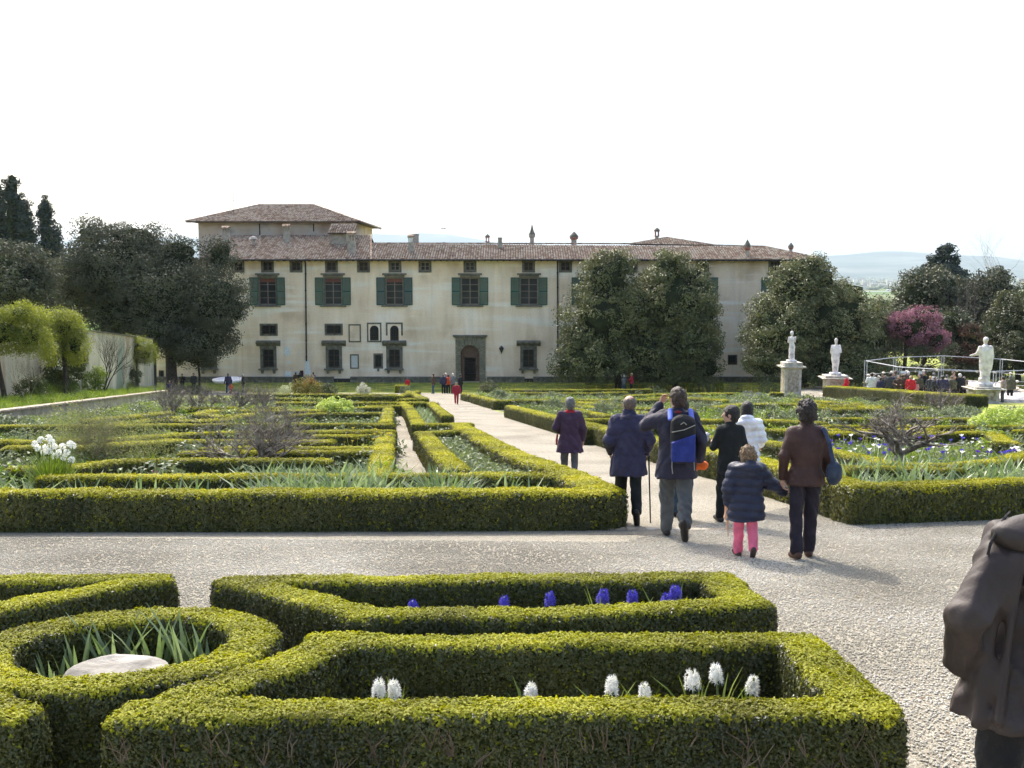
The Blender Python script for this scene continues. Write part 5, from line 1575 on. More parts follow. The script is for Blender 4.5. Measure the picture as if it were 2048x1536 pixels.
simple_tree('holm_oak', 'dark green leaning tree right of the conifer', 1990, 116, [(1985, 572, 34, 32, 0, 3.5), (1955, 600, 40, 36, 0, 3.5), (1930, 640, 42, 46, 0, 4), (2000, 555, 20, 18, 0, None), (1950, 690, 60, 40, 0, 4), (1925, 590, 22, 26, 0, None)], 16000, .24, HOLM, 303, (.8, 70))
simple_tree('olive_tree', 'olive green tree at the right edge behind the standing statue', 2035, 108, [(2030, 640, 42, 50, 0, 4), (2060, 610, 34, 44, 0, 4), (2000, 660, 30, 40, 0, 3), (2050, 700, 50, 40, 0, 4), (2010, 600, 16, 14, 0, None)], 15000, .20, OLIVE, 304, (.7, 60))
simple_tree('dark_shrub_tree', 'dark tangled tree low between the pink tree and the statue', 1925, 106, [(1915, 690, 40, 40, 0, 3), (1900, 640, 30, 26, 0, 3), (1960, 720, 50, 30, 0, 3), (1935, 670, 30, 30, 0, 3)], 9000, .2, HOLM2, 305, (.6, 60))
simple_tree('flowering_shrub', 'small reddish shrub right of the pink tree', 1945, 103, [(1940, 662, 16, 14, 0, 1), (1950, 690, 24, 24, 0, 1.5), (1935, 710, 22, 16, 0, 1.5)], 3500, .16, M('reddish_leaf', [(.07, .05, .025), (.15, .07, .06), (.16, .15, .04)], scale=.6, coords='World', island=.5, trans=.15), 306, (.4, 50), trunk=(.1, .06))
b = gbase(1806, 100)
tt = tree('judas_tree', 'pink flowering Judas tree beyond the fountain railing', b, [B(1825, 655, 99, 52, 36, b, 2.8), B(1850, 630, 99, 30, 18, b, 2), B(1795, 650, 99, 20, 24, b, 2), B(1870, 680, 99, 24, 24, b, 2)], 11000, .17, .12, PINKT, 307, clump=(.45, 50), trunk=(.22, .15))
V, F = cloud([B(1800, 702, 100, 50, 22, b, 3), B(1865, 694, 100, 40, 16, b, 2.5), B(1825, 696, 100, 40, 18, b, 3), B(1770, 690, 100.5, 26, 44, b, 2.5)], 9000, .17, .09, 308, clump=(.6, 60)); link('lower_crown', mesh_np('lower_crown', V, F), HOLM2, tt)
# low trees and shrubs closing the far side at the right
simple_tree('hedge_shrub', 'low dark shrubbery left of the white van, beyond the railing', 1800, 112, [(1760, 735, 34, 14, 0, 2), (1700, 745, 40, 18, 0, 2)], 7000, .2, HOLM2, 309, (.6, 60), trunk=(.1, .06))
simple_tree('hedge_shrub', 'rounded green shrubs at the right edge beyond the railing', 2020, 104, [(1990, 712, 26, 20, 0, 2), (2040, 690, 30, 30, 0, 2), (2070, 730, 40, 20, 0, 2), (1930, 738, 30, 12, 0, 2)], 7500, .18, OLIVE, 310, (.5, 60), trunk=(.1, .06))

simple_tree('hedge_shrub', 'low dark hedge line below the white minibus beyond the railing', 1850, 108, [(1785, 741, 40, 9, 0, 1.5), (1850, 742, 40, 8, 0, 1.5), (1915, 740, 40, 9, 0, 1.5), (1980, 742, 36, 9, 0, 1.5)], 6000, .2, HOLM2, 311, (.5, 60), trunk=(.1, .06))
simple_tree('tree_belt', 'dark belt of shrubs far behind the white minibus', 1900, 262, [(1790, 704, 50, 11, 0, 4), (1870, 705, 50, 10, 0, 4), (1950, 706, 50, 11, 0, 4), (2030, 706, 50, 11, 0, 4), (1720, 704, 50, 12, 0, 4)], 9000, .5, HOLM2, 312, (1.4, 60), trunk=(.1, .06))
# branching tubes for leafless shrubs and trees
def bare(name, label, base, hgt, wid, r_, seed, levels=4, kids=4, lf=(.62, .9), l1=1.0, mat=GREYBARK, first=.25, upb=.35, cat='tree', group=None, nstem=1, thin=.62, flat_top=True):
    rr = random.Random(seed); mb = MB()
    def grow(p, d, L, r, lv):
        pts = [p.copy()]; rs = [r]; q = p.copy(); dd = d.copy(); n = 4 if lv < 2 else (3 if lv < 4 else 2)
        for i in range(n):
            jt = .22 if lv else .06; dd = (dd + Vector((rr.gauss(0, jt), rr.gauss(0, jt), rr.gauss(0, .15) + upb * .10))).normalized()
            q = q + dd * L / n; pts.append(q.copy()); rs.append(r * (1 - .45 * (i + 1) / n))
        mb.tube(pts, rs, 6 if lv == 0 else (5 if lv < 2 else (4 if lv < 3 else 3)), lv < 2)
        if lv >= levels: return
        for k in range(kids + (1 if lv < 2 else 0)):
            j = rr.randint(2, n) if lv else n
            a = rr.uniform(0, 6.28); sp = rr.uniform(.5, 1.1)
            nd = (dd + Vector((math.cos(a) * sp * wid, math.sin(a) * sp * wid, rr.uniform(-.15, .5) * hgt))).normalized()
            grow(pts[j], nd, L * rr.uniform(*lf) * (l1 if lv == 0 else 1), rs[j] * thin * rr.uniform(.8, 1.1), lv + 1)
    for s_ in range(nstem):
        a = rr.uniform(0, 6.28)
        d = Vector((math.cos(a) * .5 * (nstem > 1), math.sin(a) * .5 * (nstem > 1), 1)).normalized()
        grow(Vector((rr.uniform(-.1, .1) * (nstem > 1), rr.uniform(-.1, .1) * (nstem > 1), -.1)), d, first, r_, 0)
    t = thing(name, label, cat, base, 0, group)
    mb.build('branches', mat, t, True)
    return t
p = G(510, 962); bare('bare_shrub', 'wide leafless grey brown shrub behind the narcissus leaves in the left parterre', (p.x, p.y, gz(p.y)), .8, 1.5, .07, 61, 4, 4, thin=.80, lf=(.62, .9), l1=1.9, first=.42, cat='shrub', nstem=3, upb=.5)
p = G(1797, 945); bare('bare_fruit_tree', 'gnarled leafless fruit tree with a short trunk in the right flower bed', (p.x, p.y, gz(p.y)), 0.75, 1.35, .15, 79, 4, 4, lf=(.62, .85), l1=1.9, first=.44, upb=.25, thin=.80)
for i, (px, py, h_, lab) in enumerate([(345, 845, .5, 'leafless shrub at the left end of the parterre, before the wall'), (410, 838, .6, 'leafless fruit shrub with white lichen left of the stems'), (470, 838, .55, 'leafless twiggy shrub left of the lime flowered one'), (530, 838, .55, 'leafless shrub with brown tips in the middle of the left parterre'), (1880, 838, .6, 'dark leafless shrub behind the bare fruit tree')]):
    p = G(px, py); bare('bare_shrub', lab, (p.x, p.y, gz(p.y)), .9, 1.0, .055, 80 + i, 3, 4, thin=.78, first=.5, l1=1.5, cat='shrub', nstem=3, group='small leafless shrubs')
b = gbase(1985, 150); bare('bare_tree', 'tall thin leafless tree against the sky at the right', (b[0], b[1], b[2]), .9, .6, .2, 91, 5, 3, first=7.4, upb=.5, thin=.58, mat=M('pale_twigs', [(.16, .14, .13), (.24, .22, .2)], rough=.9))
b = gbase(1890, 112); bare('bare_tree', 'leafless grey tree tangled in front of the dark trees', (b[0], b[1] - 3, b[2]), .7, .9, .16, 92, 5, 3, first=4.0, upb=.4)
p = G(430, 965)

def bush(label, px, pyb, rx, ry, n, leaf, mat, seed, clump=(.12, 40), name='bush', group=None, stems=False, ratio=.5, dome=True, up=.4, D=None):
    """pyb = pixel row of the foot"""
    p = G(px, pyb) if D is None else foot(px, D)
    Dd = p.y; k = Dd / FPX; base = (p.x, p.y, gz(p.y))
    t = thing(name, label, 'bush', base, 0, group)
    X, Z = rx * k, ry * k
    lift = Z * (1.3 if stems else .55)
    V, F = cloud([(0, 0, lift, X, min(X, 1.5), Z * .9), (X * .3, 0, lift * .85, X * .7, min(X, 1.3) * .8, Z * .7), (-X * .35, 0, lift * .8, X * .65, min(X, 1.3) * .8, Z * .65)], n, leaf, leaf * ratio, seed, clump=clump, inner=.45, up=up)
    V = V[:]; m = V[:, 2] < 0.01; V[m, 2] = .01
    link('leaves', mesh_np('leaves', V, F), mat, t)
    q = MB(); rr = random.Random(seed)
    for i in range(9):
        a = rr.uniform(0, 6.28); e = Vector((math.cos(a) * X * .7, math.sin(a) * min(X, 1) * .6, lift + rr.uniform(-.2, .5) * Z))
        q.tube([(0, 0, -.05), tuple(e * .45 + Vector((0, 0, .05))), tuple(e)], [.03 * X + .008, .02 * X + .006, .004], 5)
    q.build('stems', BARK, t)
    return t
bush('round bush with orange red tips in front of the villa wall', 613, 800, 29, 34, 7000, .10, REDTIP, 401, (.22, 40)); bush('small dark green bush right of the red tipped one', 656, 792, 18, 18, 3000, .10, OLIVE, 402, (.2, 40))
bush('lime flowered shrub on bare stems in the left parterre', 668, 845, 38, 22, 4200, .10, LIMELEAF, 403, (.16, 30), stems=True)
bush('small white blossoming shrub left of the red coated visitor', 727, 800, 13, 16, 1500, .10, M('white_blossom', [(.3, .3, .2), (.7, .68, .62)], scale=3, island=.6, coords='World', trans=.2), 404, (.14, 25), stems=True)
bush('white flowering bush left of the red tipped one', 578, 790, 20, 16, 2200, .10, M('cream_blossom', [(.16, .22, .05), (.5, .52, .3), (.75, .74, .6)], scale=3, island=.6, coords='World', trans=.2), 405, (.16, 30))
bush('large grey green bush behind the bald man', 1225, 845, 50, 32, 9000, .07, GREYLEAF, 406, (.14, 40)); bush('grey green bush between the path hedge and the far beds', 1108, 828, 32, 24, 5000, .07, GREYLEAF, 407, (.13, 40))
bush('dark round bush in front of the villa by the door', 977, 790, 20, 20, 4200, .09, OLIVE, 408, (.2, 40)); bush('grey bush left of the pair near the far path', 1000, 802, 22, 17, 3200, .08, GREYLEAF, 409, (.15, 40))
bush('dark bush right of the far path', 1065, 796, 17, 14, 2600, .08, OLIVE, 410, (.15, 40)); bush('pale green bush beside the dark one right of the far path', 1103, 802, 21, 13, 3000, .08, GREYLEAF, 411, (.15, 40))
bush('clipped grey lavender mound by the first statue', 1507, 804, 40, 15, 9000, .05, BLUEGREY, 412, (.08, 50), up=1.0); bush('clipped pale green mound in the far right parterre', 1310, 788, 24, 12, 4500, .06, GREYLEAF, 413, (.08, 50), up=1.0)
bush('green bush behind the head of the woman in brown', 1600, 862, 50, 30, 9000, .06, GREYLEAF, 414, (.14, 40)); bush('grey green bush left of the lime shrub at the right', 1925, 852, 55, 28, 9000, .07, GREYLEAF, 415, (.14, 40))
bush('bright lime leaved shrub at the right edge', 2005, 872, 62, 40, 8000, .09, LIMELEAF, 416, (.14, 35), stems=False); bush('low silver bush in the right parterre by the walkers', 1560, 897, 40, 16, 4200, .045, BLUEGREY, 417, (.09, 40))
bush('round dark green bush in the left parterre beside the twiggy shrub', 317, 872, 50, 26, 8000, .06, OLIVE, 418, (.12, 40)); bush('feathery green bush in the middle of the left parterre', 520, 858, 28, 22, 3500, .07, GRASSM, 419, (.12, 40))
bush('dark green bush among the hedges of the left parterre, right of the bare shrub', 640, 905, 30, 14, 3500, .05, OLIVE, 451, (.1, 40)); bush('rusty brown low plant in the left parterre', 720, 850, 24, 9, 1800, .05, REDTIP, 452, (.08, 40)); bush('grey green shrub between the hedges left of the inner path', 705, 822, 26, 14, 2600, .06, GREYLEAF, 453, (.1, 40)); bush('dark leafy shrub in the far left parterre by the leafless shrubs', 440, 815, 30, 18, 3500, .07, OLIVE, 454, (.12, 40)); bush('silver blue bush in the wedge bed by the main path', 925, 895, 26, 14, 5000, .035, BLUEGREY, 420, (.07, 50)); bush('dark leafy bush at the far tip of the wedge bed', 905, 880, 20, 18, 3000, .06, OLIVE, 421, (.1, 40))
bush('grey bush beyond the clipped block at the far left beds', 810, 787, 13, 12, 2000, .07, GREYLEAF, 422, (.12, 40)); bush('grey green bush behind the black haired woman', 1400, 838, 34, 24, 5000, .06, GREYLEAF, 423, (.12, 40))
for i, (px, py, rx, ry, m, lab) in enumerate([(1372, 783, 17, 16, YELLOWG, 'bright yellow green bush under the right magnolia'), (1415, 784, 18, 12, GREYLEAF, 'dull green bush right of the yellow green one under the magnolia'), (1437, 782, 11, 16, GRASSM, 'upright green plant left of the small grated window'), (1470, 784, 16, 14, GREYLEAF, 'round grey bush below the small grated window'), (1535, 786, 20, 18, GREYLEAF, 'leafy bush just left of the first pedestal'), (1690, 800, 22, 14, GREYLEAF, 'reddish grey bush at the left end of the tall hedge'), (1740, 812, 20, 14, OLIVE, 'small bush before the tall curved hedge'), (1640, 772, 16, 10, GREYLEAF, 'grey bush between the two pedestals'), (1780, 815, 30, 12, OLIVE, 'row of low shrubs below the tall curved hedge')]):
    bush(lab, px, py, rx, ry, 2600, .08, m, 430 + i, (.14, 40))
# twiggy feathery shrub at the left
p = G(205, 942); bare('twiggy_shrub', 'large tangle of thin pale twigs with tiny green leaves at the left', (p.x, p.y, gz(p.y)), 1.0, 1.0, .02, 95, 4, 4, l1=1.6, first=.36, cat='shrub', nstem=5, mat=M('pale_twig', [(.16, .13, .08), (.26, .23, .15)], rough=.9), thin=.7)
V, F = cloud([(0, 0, .62, 1.2, .9, .6), (-.7, .3, .85, .9, .8, .5), (.8, .2, .55, .8, .7, .45)], 8000, .04, .018, 96, clump=(.2, 22), inner=.1)
link('leaves', mesh_np('leaves', V, F), M('tiny_olive_leaf', [(.10, .12, .04), (.20, .22, .08), (.30, .30, .14)], scale=2, coords='World', island=.5, trans=.3), bpy.data.objects['twiggy_shrub'])
bush('feathery pale bush behind the twiggy shrub by the low wall', 235, 880, 70, 26, 6000, .05, GRASSM, 440, (.14, 30)); bush('pale leaved plants at the foot of the low wall', 45, 872, 45, 12, 3500, .07, GREYLEAF, 441, (.12, 35))
bush('dark clipped bushes at the foot of the huge holm oak', 365, 795, 55, 14, 9000, .10, OLIVE, 442, (.22, 50), D=88)

# ================================================================== PEOPLE
SKIN = M('skin', [(.42, .24, .17), (.52, .32, .24)], scale=14, rough=.55, spec=.35)
def mat_skin(): return SKIN
def v3(*a): return np.array(a, float)

def norm(v): return v / (np.linalg.norm(v) + 1e-9)

def hand(s, w, d, n, curl=.5, big=1.0, open_=False):
    """palm, four unequal bent fingers and a thumb; w wrist, d along the hand, n palm normal"""
    d = norm(d); n = norm(n - d * (n @ d)); u = np.cross(d, n); b = big
    for k in (-1, 0, 1):
        s.cap(w + d * .012 * b + u * k * .012 * b, w + d * .080 * b + u * k * .022 * b, .017 * b, .014 * b, k=.012)
    L = [.062, .074, .078, .068]
    for i in range(4):
        p = w + d * .082 * b + u * (1.5 - i) * .0185 * b
        a = curl * .6; q = p + (d * math.cos(a) + n * math.sin(a)) * L[i] * .5 * b
        a2 = curl * 1.5; r = q + (d * math.cos(a2) + n * math.sin(a2)) * L[i] * .5 * b
        s.cap(p, q, .0092 * b, .0088 * b, k=.004); s.cap(q, r, .0088 * b, .0078 * b, k=.003)
    p = w + d * .03 * b + u * .026 * b
    q = p + (d * .7 + u * .75 + n * .3) * .032 * b; r = q + (d * .95 + u * .15 + n * (.2 + curl * .5)) * .034 * b
    s.cap(p, q, .012 * b, .0105 * b, k=.008); s.cap(q, r, .0105 * b, .0085 * b, k=.004)

def fold_fn(amp, seed, z0=1.0, quilt=0, kind='cloth'):
    def fn(x, y, z):
        if kind == 'drape':
            w_ = 1 - 2 * np.abs(np.sin(11 * x + 6 * y + 1.3 * np.sin(3.1 * z + seed) + 1.6 * z))
            q_ = 1 - 2 * np.abs(np.sin(7 * z - 9 * x + 2.5 * np.sin(5 * y + 3 * x + seed)))
            lowp = np.clip((1.38 - z) / .5, .15, 1)
            c1 = .30 - np.abs(vnoise(x * 1.6 + .35 * z, y, z * .8 - .5 * x, 7, seed)); c2 = .28 - np.abs(vnoise(x * 1.2 - .5 * z, y, z + .6 * x, 13, seed + 4))
            return (-amp * (.55 * w_ * lowp * (.7 + .5 * vnoise(x, y, z, 2, seed)) + 1.0 * c1 + .55 * c2 + .12 * vnoise(x, y, z, 30, seed))).astype(np.float32)
        r1 = 1 - 2.2 * np.abs(np.sin(6 * z + 13 * x + 3.5 * np.sin(5 * x + 4 * z + seed) + 3 * np.sin(9 * y + 2 * seed)))
        r2 = 1 - 2.2 * np.abs(np.sin(15 * z - 8 * x + 4 * np.sin(6 * x + seed * 2) + 2 * np.sin(8 * y)))
        a = amp * 1.25 * (.75 * r1 * (.5 + .8 * vnoise(x, y, z, 4, seed)) + .45 * r2 * (.4 + .9 * vnoise(x, y, z, 5, seed + 5)) + .4 * vnoise(x, y, z, 19, seed + 3))
        if quilt:
            a = a * .5 + .018 * (np.abs(np.sin(np.pi * (z + .012 * np.sin(9 * x + seed)) / quilt)) * -1 + .5)
        return a.astype(np.float32)
    return fn

def build_person(name, label, loc, rz, H, P, cat='person', group=None, res=.0115):
    """P: pose and outfit; modelled 1.70 m tall facing +Y, feet at z = 0, then scaled"""
    k = H / 1.70
    root = thing(name, label, cat, loc, rz, group)
    hp = P.get('hip', 0.0); lean = P.get('lean', (0, 0)); child = P.get('child', False); hs = 1.28 if child else P.get('hs', 1.0)
    pel = v3(hp, 0, .92)
    chest = v3(hp + lean[0] * .6, lean[1] * .6, 1.28); neck = v3(hp + lean[0], lean[1], 1.42)
    hc = neck + v3(P.get('head', (0, .02))[0], P.get('head', (0, .02))[1], .165 if not child else .15)
    sw = P.get('sw', .175)
    sh = {-1: chest + v3(-sw, 0, P.get('shz', .10)), 1: chest + v3(sw, 0, P.get('shz', .10))}
    arms = {-1: P['L'], 1: P['R']}; legs = {-1: P['lL'], 1: P['lR']}
    yaw = P.get('yaw', 0.0); cy, sy = math.cos(yaw), math.sin(yaw)
    R = lambda v: hc + v3(v[0] * cy - v[1] * sy, v[0] * sy + v[1] * cy, v[2]) * hs
    allp = [hc + .16, hc - .16] + [v3(*p) for a in (arms[-1], arms[1]) for p in a[:2]] + [v3(*p) for a in (legs[-1], legs[1]) for p in a[:2]] + [sh[-1], sh[1]]
    lo = np.min(allp, 0) - .26; hi = np.max(allp, 0) + .22; lo[2] = -.05
    # --- body, one continuous surface
    s = Soft(lo, hi, res)
    s.ell(R((0, -.010, .022)), np.array((.075, .093, .096)) * hs, k=.01, rz=yaw)
    s.ell(R((0, .026, -.036)), np.array((.056, .064, .080)) * hs, k=.03, rz=yaw)
    s.cap(R((0, .086, .012)), R((0, .108, -.022)), .010 * hs, .013 * hs, k=.008)
    for e in (-1, 1):
        s.ell(R((e * .030, .100, .012)), np.array((.015, .014, .010)) * hs, k=.008, mode='s')
        s.ell(R((e * .028, .086, .011)), np.array((.011, .009, .009)) * hs, k=.002)
        s.ell(R((e * .077, -.002, -.006)), np.array((.010, .020, .030)) * hs, k=.006, rz=yaw)
    s.cap(R((-.018, .089, -.058)), R((.018, .089, -.058)), .008 * hs, k=.006)
    s.cap(neck - v3(0, 0, .08), hc + v3(0, -.01, -.06), .056, .052, k=.03)
    s.cap(pel, chest, .10, .115, k=.03, sx=1.1, sy=.75)
    s.cap(sh[-1] + v3(.03, 0, 0), sh[1] - v3(.03, 0, 0), .05, k=.03)
    for e in (-1, 1):
        el, wr = v3(*arms[e][0]), v3(*arms[e][1]); o = arms[e][2] if len(arms[e]) > 2 else {}
        s.cap(sh[e], el, .048, .038, k=.03); s.cap(el, wr, .038, .026, k=.02)
        hand(s, wr, v3(*o.get('d', tuple(wr - el))), v3(*o.get('n', (-e * 1.0, .2, 0))), o.get('curl', .55), (1.0 if not child else 1.05) * o.get('big', 1))
        kn, an = v3(*legs[e][0]), v3(*legs[e][1])
        hj = pel + v3(e * .085, 0, -.02)
        s.cap(hj, kn, .08, .055, k=.04); s.cap(kn, an, .052, .036, k=.03)
        s.cap(an, an + v3(*legs[e][2]) * .10, .036, .034, k=.03)
    body = s.build('body', P.get('skin', SKIN), root, k)
    # --- jacket
    J = P['jacket']; zh = J.get('hem', .80); w = J.get('w', 1.0); fl = J.get('flare', 1.0); dpt = J.get('dep', 1.0)
    s = Soft(np.minimum(lo, (hp - .42, -.36, zh - .05)), np.maximum(hi, (hp + .42, .36, 1.6)), res)
    cxs = lambda z: hp + lean[0] * np.clip((z - .95) / .47, 0, 1); cys = lambda z: lean[1] * np.clip((z - .95) / .47, 0, 1)
    secs = [(zh, .205 * w * fl, .150 * dpt * w * fl), ((zh + 1.02) / 2, .200 * w * (1 + fl) / 2, .148 * dpt * w * (1 + fl) / 2), (1.02, .180 * w * J.get('waist', 1), .135 * dpt * w * J.get('waist', 1)), (1.16, .185 * w, .138 * dpt * w), (1.30, .198 * w, .135 * dpt * w), (1.385, .165 * w, .105 * dpt * w), (1.43, .09 * w, .08 * dpt * w)]
    secs = [q for i, q in enumerate(secs) if i == 0 or q[0] > secs[i - 1][0] + .01 or q[0] >= 1.02]
    s.sect([(z, a, b, cxs(z), cys(z)) for z, a, b in secs], k=.02, pw=2.25)
    s.cap(sh[-1] + v3(.02, 0, -.01), sh[1] - v3(.02, 0, .01), .07 * w, k=.05)
    sl = J.get('sl', .062); cuff = J.get('cuff', .044)
    for e in (-1, 1):
        el, wr = v3(*arms[e][0]), v3(*arms[e][1])
        s.cap(sh[e] - v3(e * .01, 0, .01), el, sl * 1.12 * w, sl * .95 * w, k=.035); s.cap(el, el + (wr - el) * .93, sl * .93 * w, cuff * w, k=.02)
    if J.get('collar', 1):
        s.cap(neck + v3(0, -.005, -.03), neck + v3(0, .0, J.get('ch', .03)), .078 * J.get('cw', 1), .070 * J.get('cw', 1), k=.03)
    if J.get('hood'):
        hd = J['hood']; s.ell(neck + v3(0, -.085 * hd, -.03), (.13 * hd, .075 * hd, .10 * hd), k=.04, rx=.25)
    s.warp(fold_fn(J.get('fold', .007), P.get('seed', 1), quilt=J.get('quilt', 0), kind=J.get('kind', 'cloth')))
    if J.get('yoke'):
        zy = J['yoke']; s.warp(lambda x, y, z: np.where((y < 0) & (np.abs(z - zy - .03 * np.cos(14 * (x - hp))) < .012), .008, 0).astype(np.float32))
    if J.get('belt'):
        zb = J['belt']; s.warp(lambda x, y, z: (.007 * np.exp(-((z - zb) / .012) ** 2)).astype(np.float32))
    if J.get('seam', 1):
        s.warp(lambda x, y, z: (.004 * np.exp(-((x - hp - lean[0] * .5) / .01) ** 2) * (y < 0)).astype(np.float32))
    for (a_, b_, r_, m_) in J.get('strokes', []):
        a_ = (a_[0], a_[1] + .018, a_[2] - .06); b_ = (b_[0], b_[1] + .012, b_[2]); r_ *= .8
        s.cap(a_, b_, r_, r_ * .6, k=.06, mode=m_)
    s.build('jacket', J['mat'], root, k)
    # --- trousers
    Tt = P['trousers']; tw = Tt.get('w', 1.0)
    s = Soft((lo[0], lo[1], 0), (hi[0], hi[1], 1.08), res * 1.1)
    s.sect([(.86, .165 * tw, .125 * tw, hp, 0), (.98, .150 * tw, .105 * tw, hp, 0), (1.02, .12, .085, hp, 0)], k=.03)
    for e in (-1, 1):
        kn, an = v3(*legs[e][0]), v3(*legs[e][1]); hj = pel + v3(e * .082, 0, -.03)
        s.cap(hj, kn, .092 * tw, .070 * tw, k=.03); s.cap(kn, an + (kn - an) * .02, .070 * tw, .062 * tw * Tt.get('flare', 1), k=.02)
    s.warp(fold_fn(Tt.get('fold', .008), P.get('seed', 1) + 5))
    s.build('trousers', Tt['mat'], root, k)
    # --- shoes
    for e in (-1, 1):
        an, fd = v3(*legs[e][1]), norm(v3(*legs[e][2]))
        dn = norm(np.cross(np.cross(fd, v3(0, 0, -1)), fd)) if abs(fd[2]) < .98 else v3(0, 1, 0)
        c = an + dn * .045
        s = Soft(np.minimum(c - .13, c + fd * .2 - .1), np.maximum(c + .13, c + fd * .2 + .1), .009)
        s.cap(c - fd * .045, c + fd * .15, .040, .036, k=.01); s.cap(c + fd * .05, c + fd * .165, .042, .034, k=.02); s.cap(an, c, .042, .042, k=.02)
        if abs(fd[2]) < .5: s.cut_below(.004)
        s.build('shoe', P['shoe'], root, k)
    # --- hair
    Hh = P.get('hair')
    if Hh:
        ty = Hh.get('type', 'short'); g = Hh.get('g', 1.0)
        s = Soft(hc - .24 * hs, hc + .24 * hs, .009)
        s.ell(R((0, -.020, .030)), np.array((.086 * g, .098 * g, .100 * g)) * hs, k=.01, rz=yaw)
        if ty in ('short', 'bob', 'long', 'curly'):
            s.ell(R((0, -.050, -.03)), np.array((.074 * g, .058 * g, .072 * g)) * hs, k=.03, rz=yaw)
        if ty in ('bob', 'long'):
            s.ell(R((0, -.052, -.085 if ty == 'bob' else -.13)), np.array((.085, .05, .06 if ty == 'bob' else .10)) * hs, k=.04, rz=yaw)
        s.ell(R((0, .088, -.040)), np.array((.066, .062, .100)) * hs, k=0, rz=yaw, mode='s')
        if ty != 'bob' and ty != 'long':
            for e in (-1, 1): s.ell(R((e * .088, .012, -.025)), np.array((.022, .034, .045)) * hs, k=0, rz=yaw, mode='s')
        if ty == 'bald':
            s.ell(R((0, .01, .085)), np.array((.075, .10, .085)) * hs, k=0, rz=yaw, mode='s')
        na = {'curly': .020, 'short': .007, 'bald': .003, 'bob': .005, 'long': .005}[ty] * Hh.get('rough', 1)
        sd = P.get('seed', 1)
        s.warp(lambda x, y, z: (na * (vnoise(x, y, z, 42, sd) + .5 * vnoise(x, y, z, 85, sd + 2))).astype(np.float32))
        s.build('hair', Hh['mat'], root, k)
    # --- extras given as (name, material, builder)
    for (nm, mt, fn, bb, hres) in P.get('extra', []):
        s = Soft(bb[0], bb[1], hres); fn(s, dict(neck=neck, chest=chest, sh=sh, hc=hc, R=R, hp=hp))
        s.build(nm, mt, root, k)
    return root

def held(name, label, cat, root_loc, rz, k, fn, lo, hi, mat, res=.009, group=None):
    s = Soft(lo, hi, res); fn(s)
    o = s.build(name, mat, None, k)
    o.location = root_loc; o.rotation_euler = (0, 0, rz)
    return tag(o, label, cat, group)

def hairm(c, n): return M(n, [tuple(v * .6 for v in c), c, tuple(min(1, v * 1.6) for v in c)], scale=60, rough=.5, spec=.4, bump=.8, bscale=140)
BLACKH = hairm((.016, .014, .013), 'black_hair'); BROWNH = hairm((.045, .028, .018), 'brown_hair'); DARKCURL = hairm((.022, .015, .013), 'dark_curls')
GREYH = hairm((.13, .13, .13), 'grey_hair'); BLONDH = hairm((.24, .16, .09), 'blond_hair'); BALDH = hairm((.12, .09, .075), 'thin_grey_hair')
def cl(c, rough=.8, spec=.3): return flat(c, rough, spec)

def stand(D, px): 
    p = foot(px, D); return (p.x, D, gz(D))

# pose helpers (facing +Y, so -X is the person's left)
def leg(e, fwd=0.0, lift=0.0, bend=0.0, out=0.0):
    """fwd = foot forward, lift = foot height, bend = knee forward; returns knee, ankle, foot direction"""
    an = (e * (.085 + out), fwd, .085 + lift)
    kn = (e * (.09 + out * .6), fwd * .5 + .03 + bend, .50 + lift * .25)
    pitch = -min(1.25, lift * 9.0)
    return (kn, an, (e * .12, math.cos(pitch), math.sin(pitch)))
hang = lambda e, x=.235, y=0.0, **o: ((e * (x), -.03 + y * .3, 1.12), (e * (x + .015), .06 + y, .87), dict(curl=.6, n=(-e, .1, 0), **o))

NAVY = cl((.030, .028, .062), .75); PURPLE = cl((.055, .030, .055), .9); BLACKC = cl((.012, .014, .014), .85); CHAR = cl((.05, .052, .056), .85)
JEANS = cl((.05, .085, .13), .9); WHITEC = cl((.72, .73, .77), .6); BROWNC = cl((.048, .022, .018), .6); NAVYP = cl((.018, .022, .045), .5)
PINKC = cl((.72, .15, .24), .85); DTROU = cl((.018, .014, .022), .8); GREYT = cl((.10, .095, .095), .9); SHOEB = cl((.02, .017, .015), .5); SHOEBR = cl((.07, .035, .022), .6)
RED = cl((.34, .02, .03), .9); REDO = cl((.55, .045, .02), .8); MIDGREY = cl((.075, .085, .09), .9)

# 1 woman in purple coat
loc = stand(18.3, 1139)
build_person('person', 'grey haired woman in a purple coat and dark red scarf, furthest ahead of the walkers', loc, .05, 1.52, dict(
    L=((-.27, .02, 1.13), (-.16, .16, 1.02), dict(curl=.8, n=(1, .2, 0))), R=hang(1, .25), lL=leg(-1, .16), lR=leg(1, -.14, .05), seed=3,
    jacket=dict(mat=PURPLE, hem=.66, w=1.02, flare=1.25, fold=.009, sl=.072, ch=.02), trousers=dict(mat=GREYT, w=.92), shoe=SHOEB, hair=dict(mat=GREYH, type='short', g=1.03), head=(0, .01), yaw=.15, hs=1.06,
    extra=[('scarf', RED, lambda s, q: (s.cap(q['neck'] + v3(-.05, -.02, .01), q['neck'] + v3(.05, -.02, .01), .05, k=.02, sy=1.25), s.ell(q['neck'] + v3(0, 0, .005), (.085, .085, .035), k=.02), s.cap(v3(-.235, .06, .98), v3(-.245, .07, .86), .022, .028, k=.01, sx=.8), s.cap(v3(-.245, .07, .86), v3(-.25, .07, .80), .012, .020, k=.01)), ((-.35, -.15, .7), (.2, .2, 1.55)), .010)]))
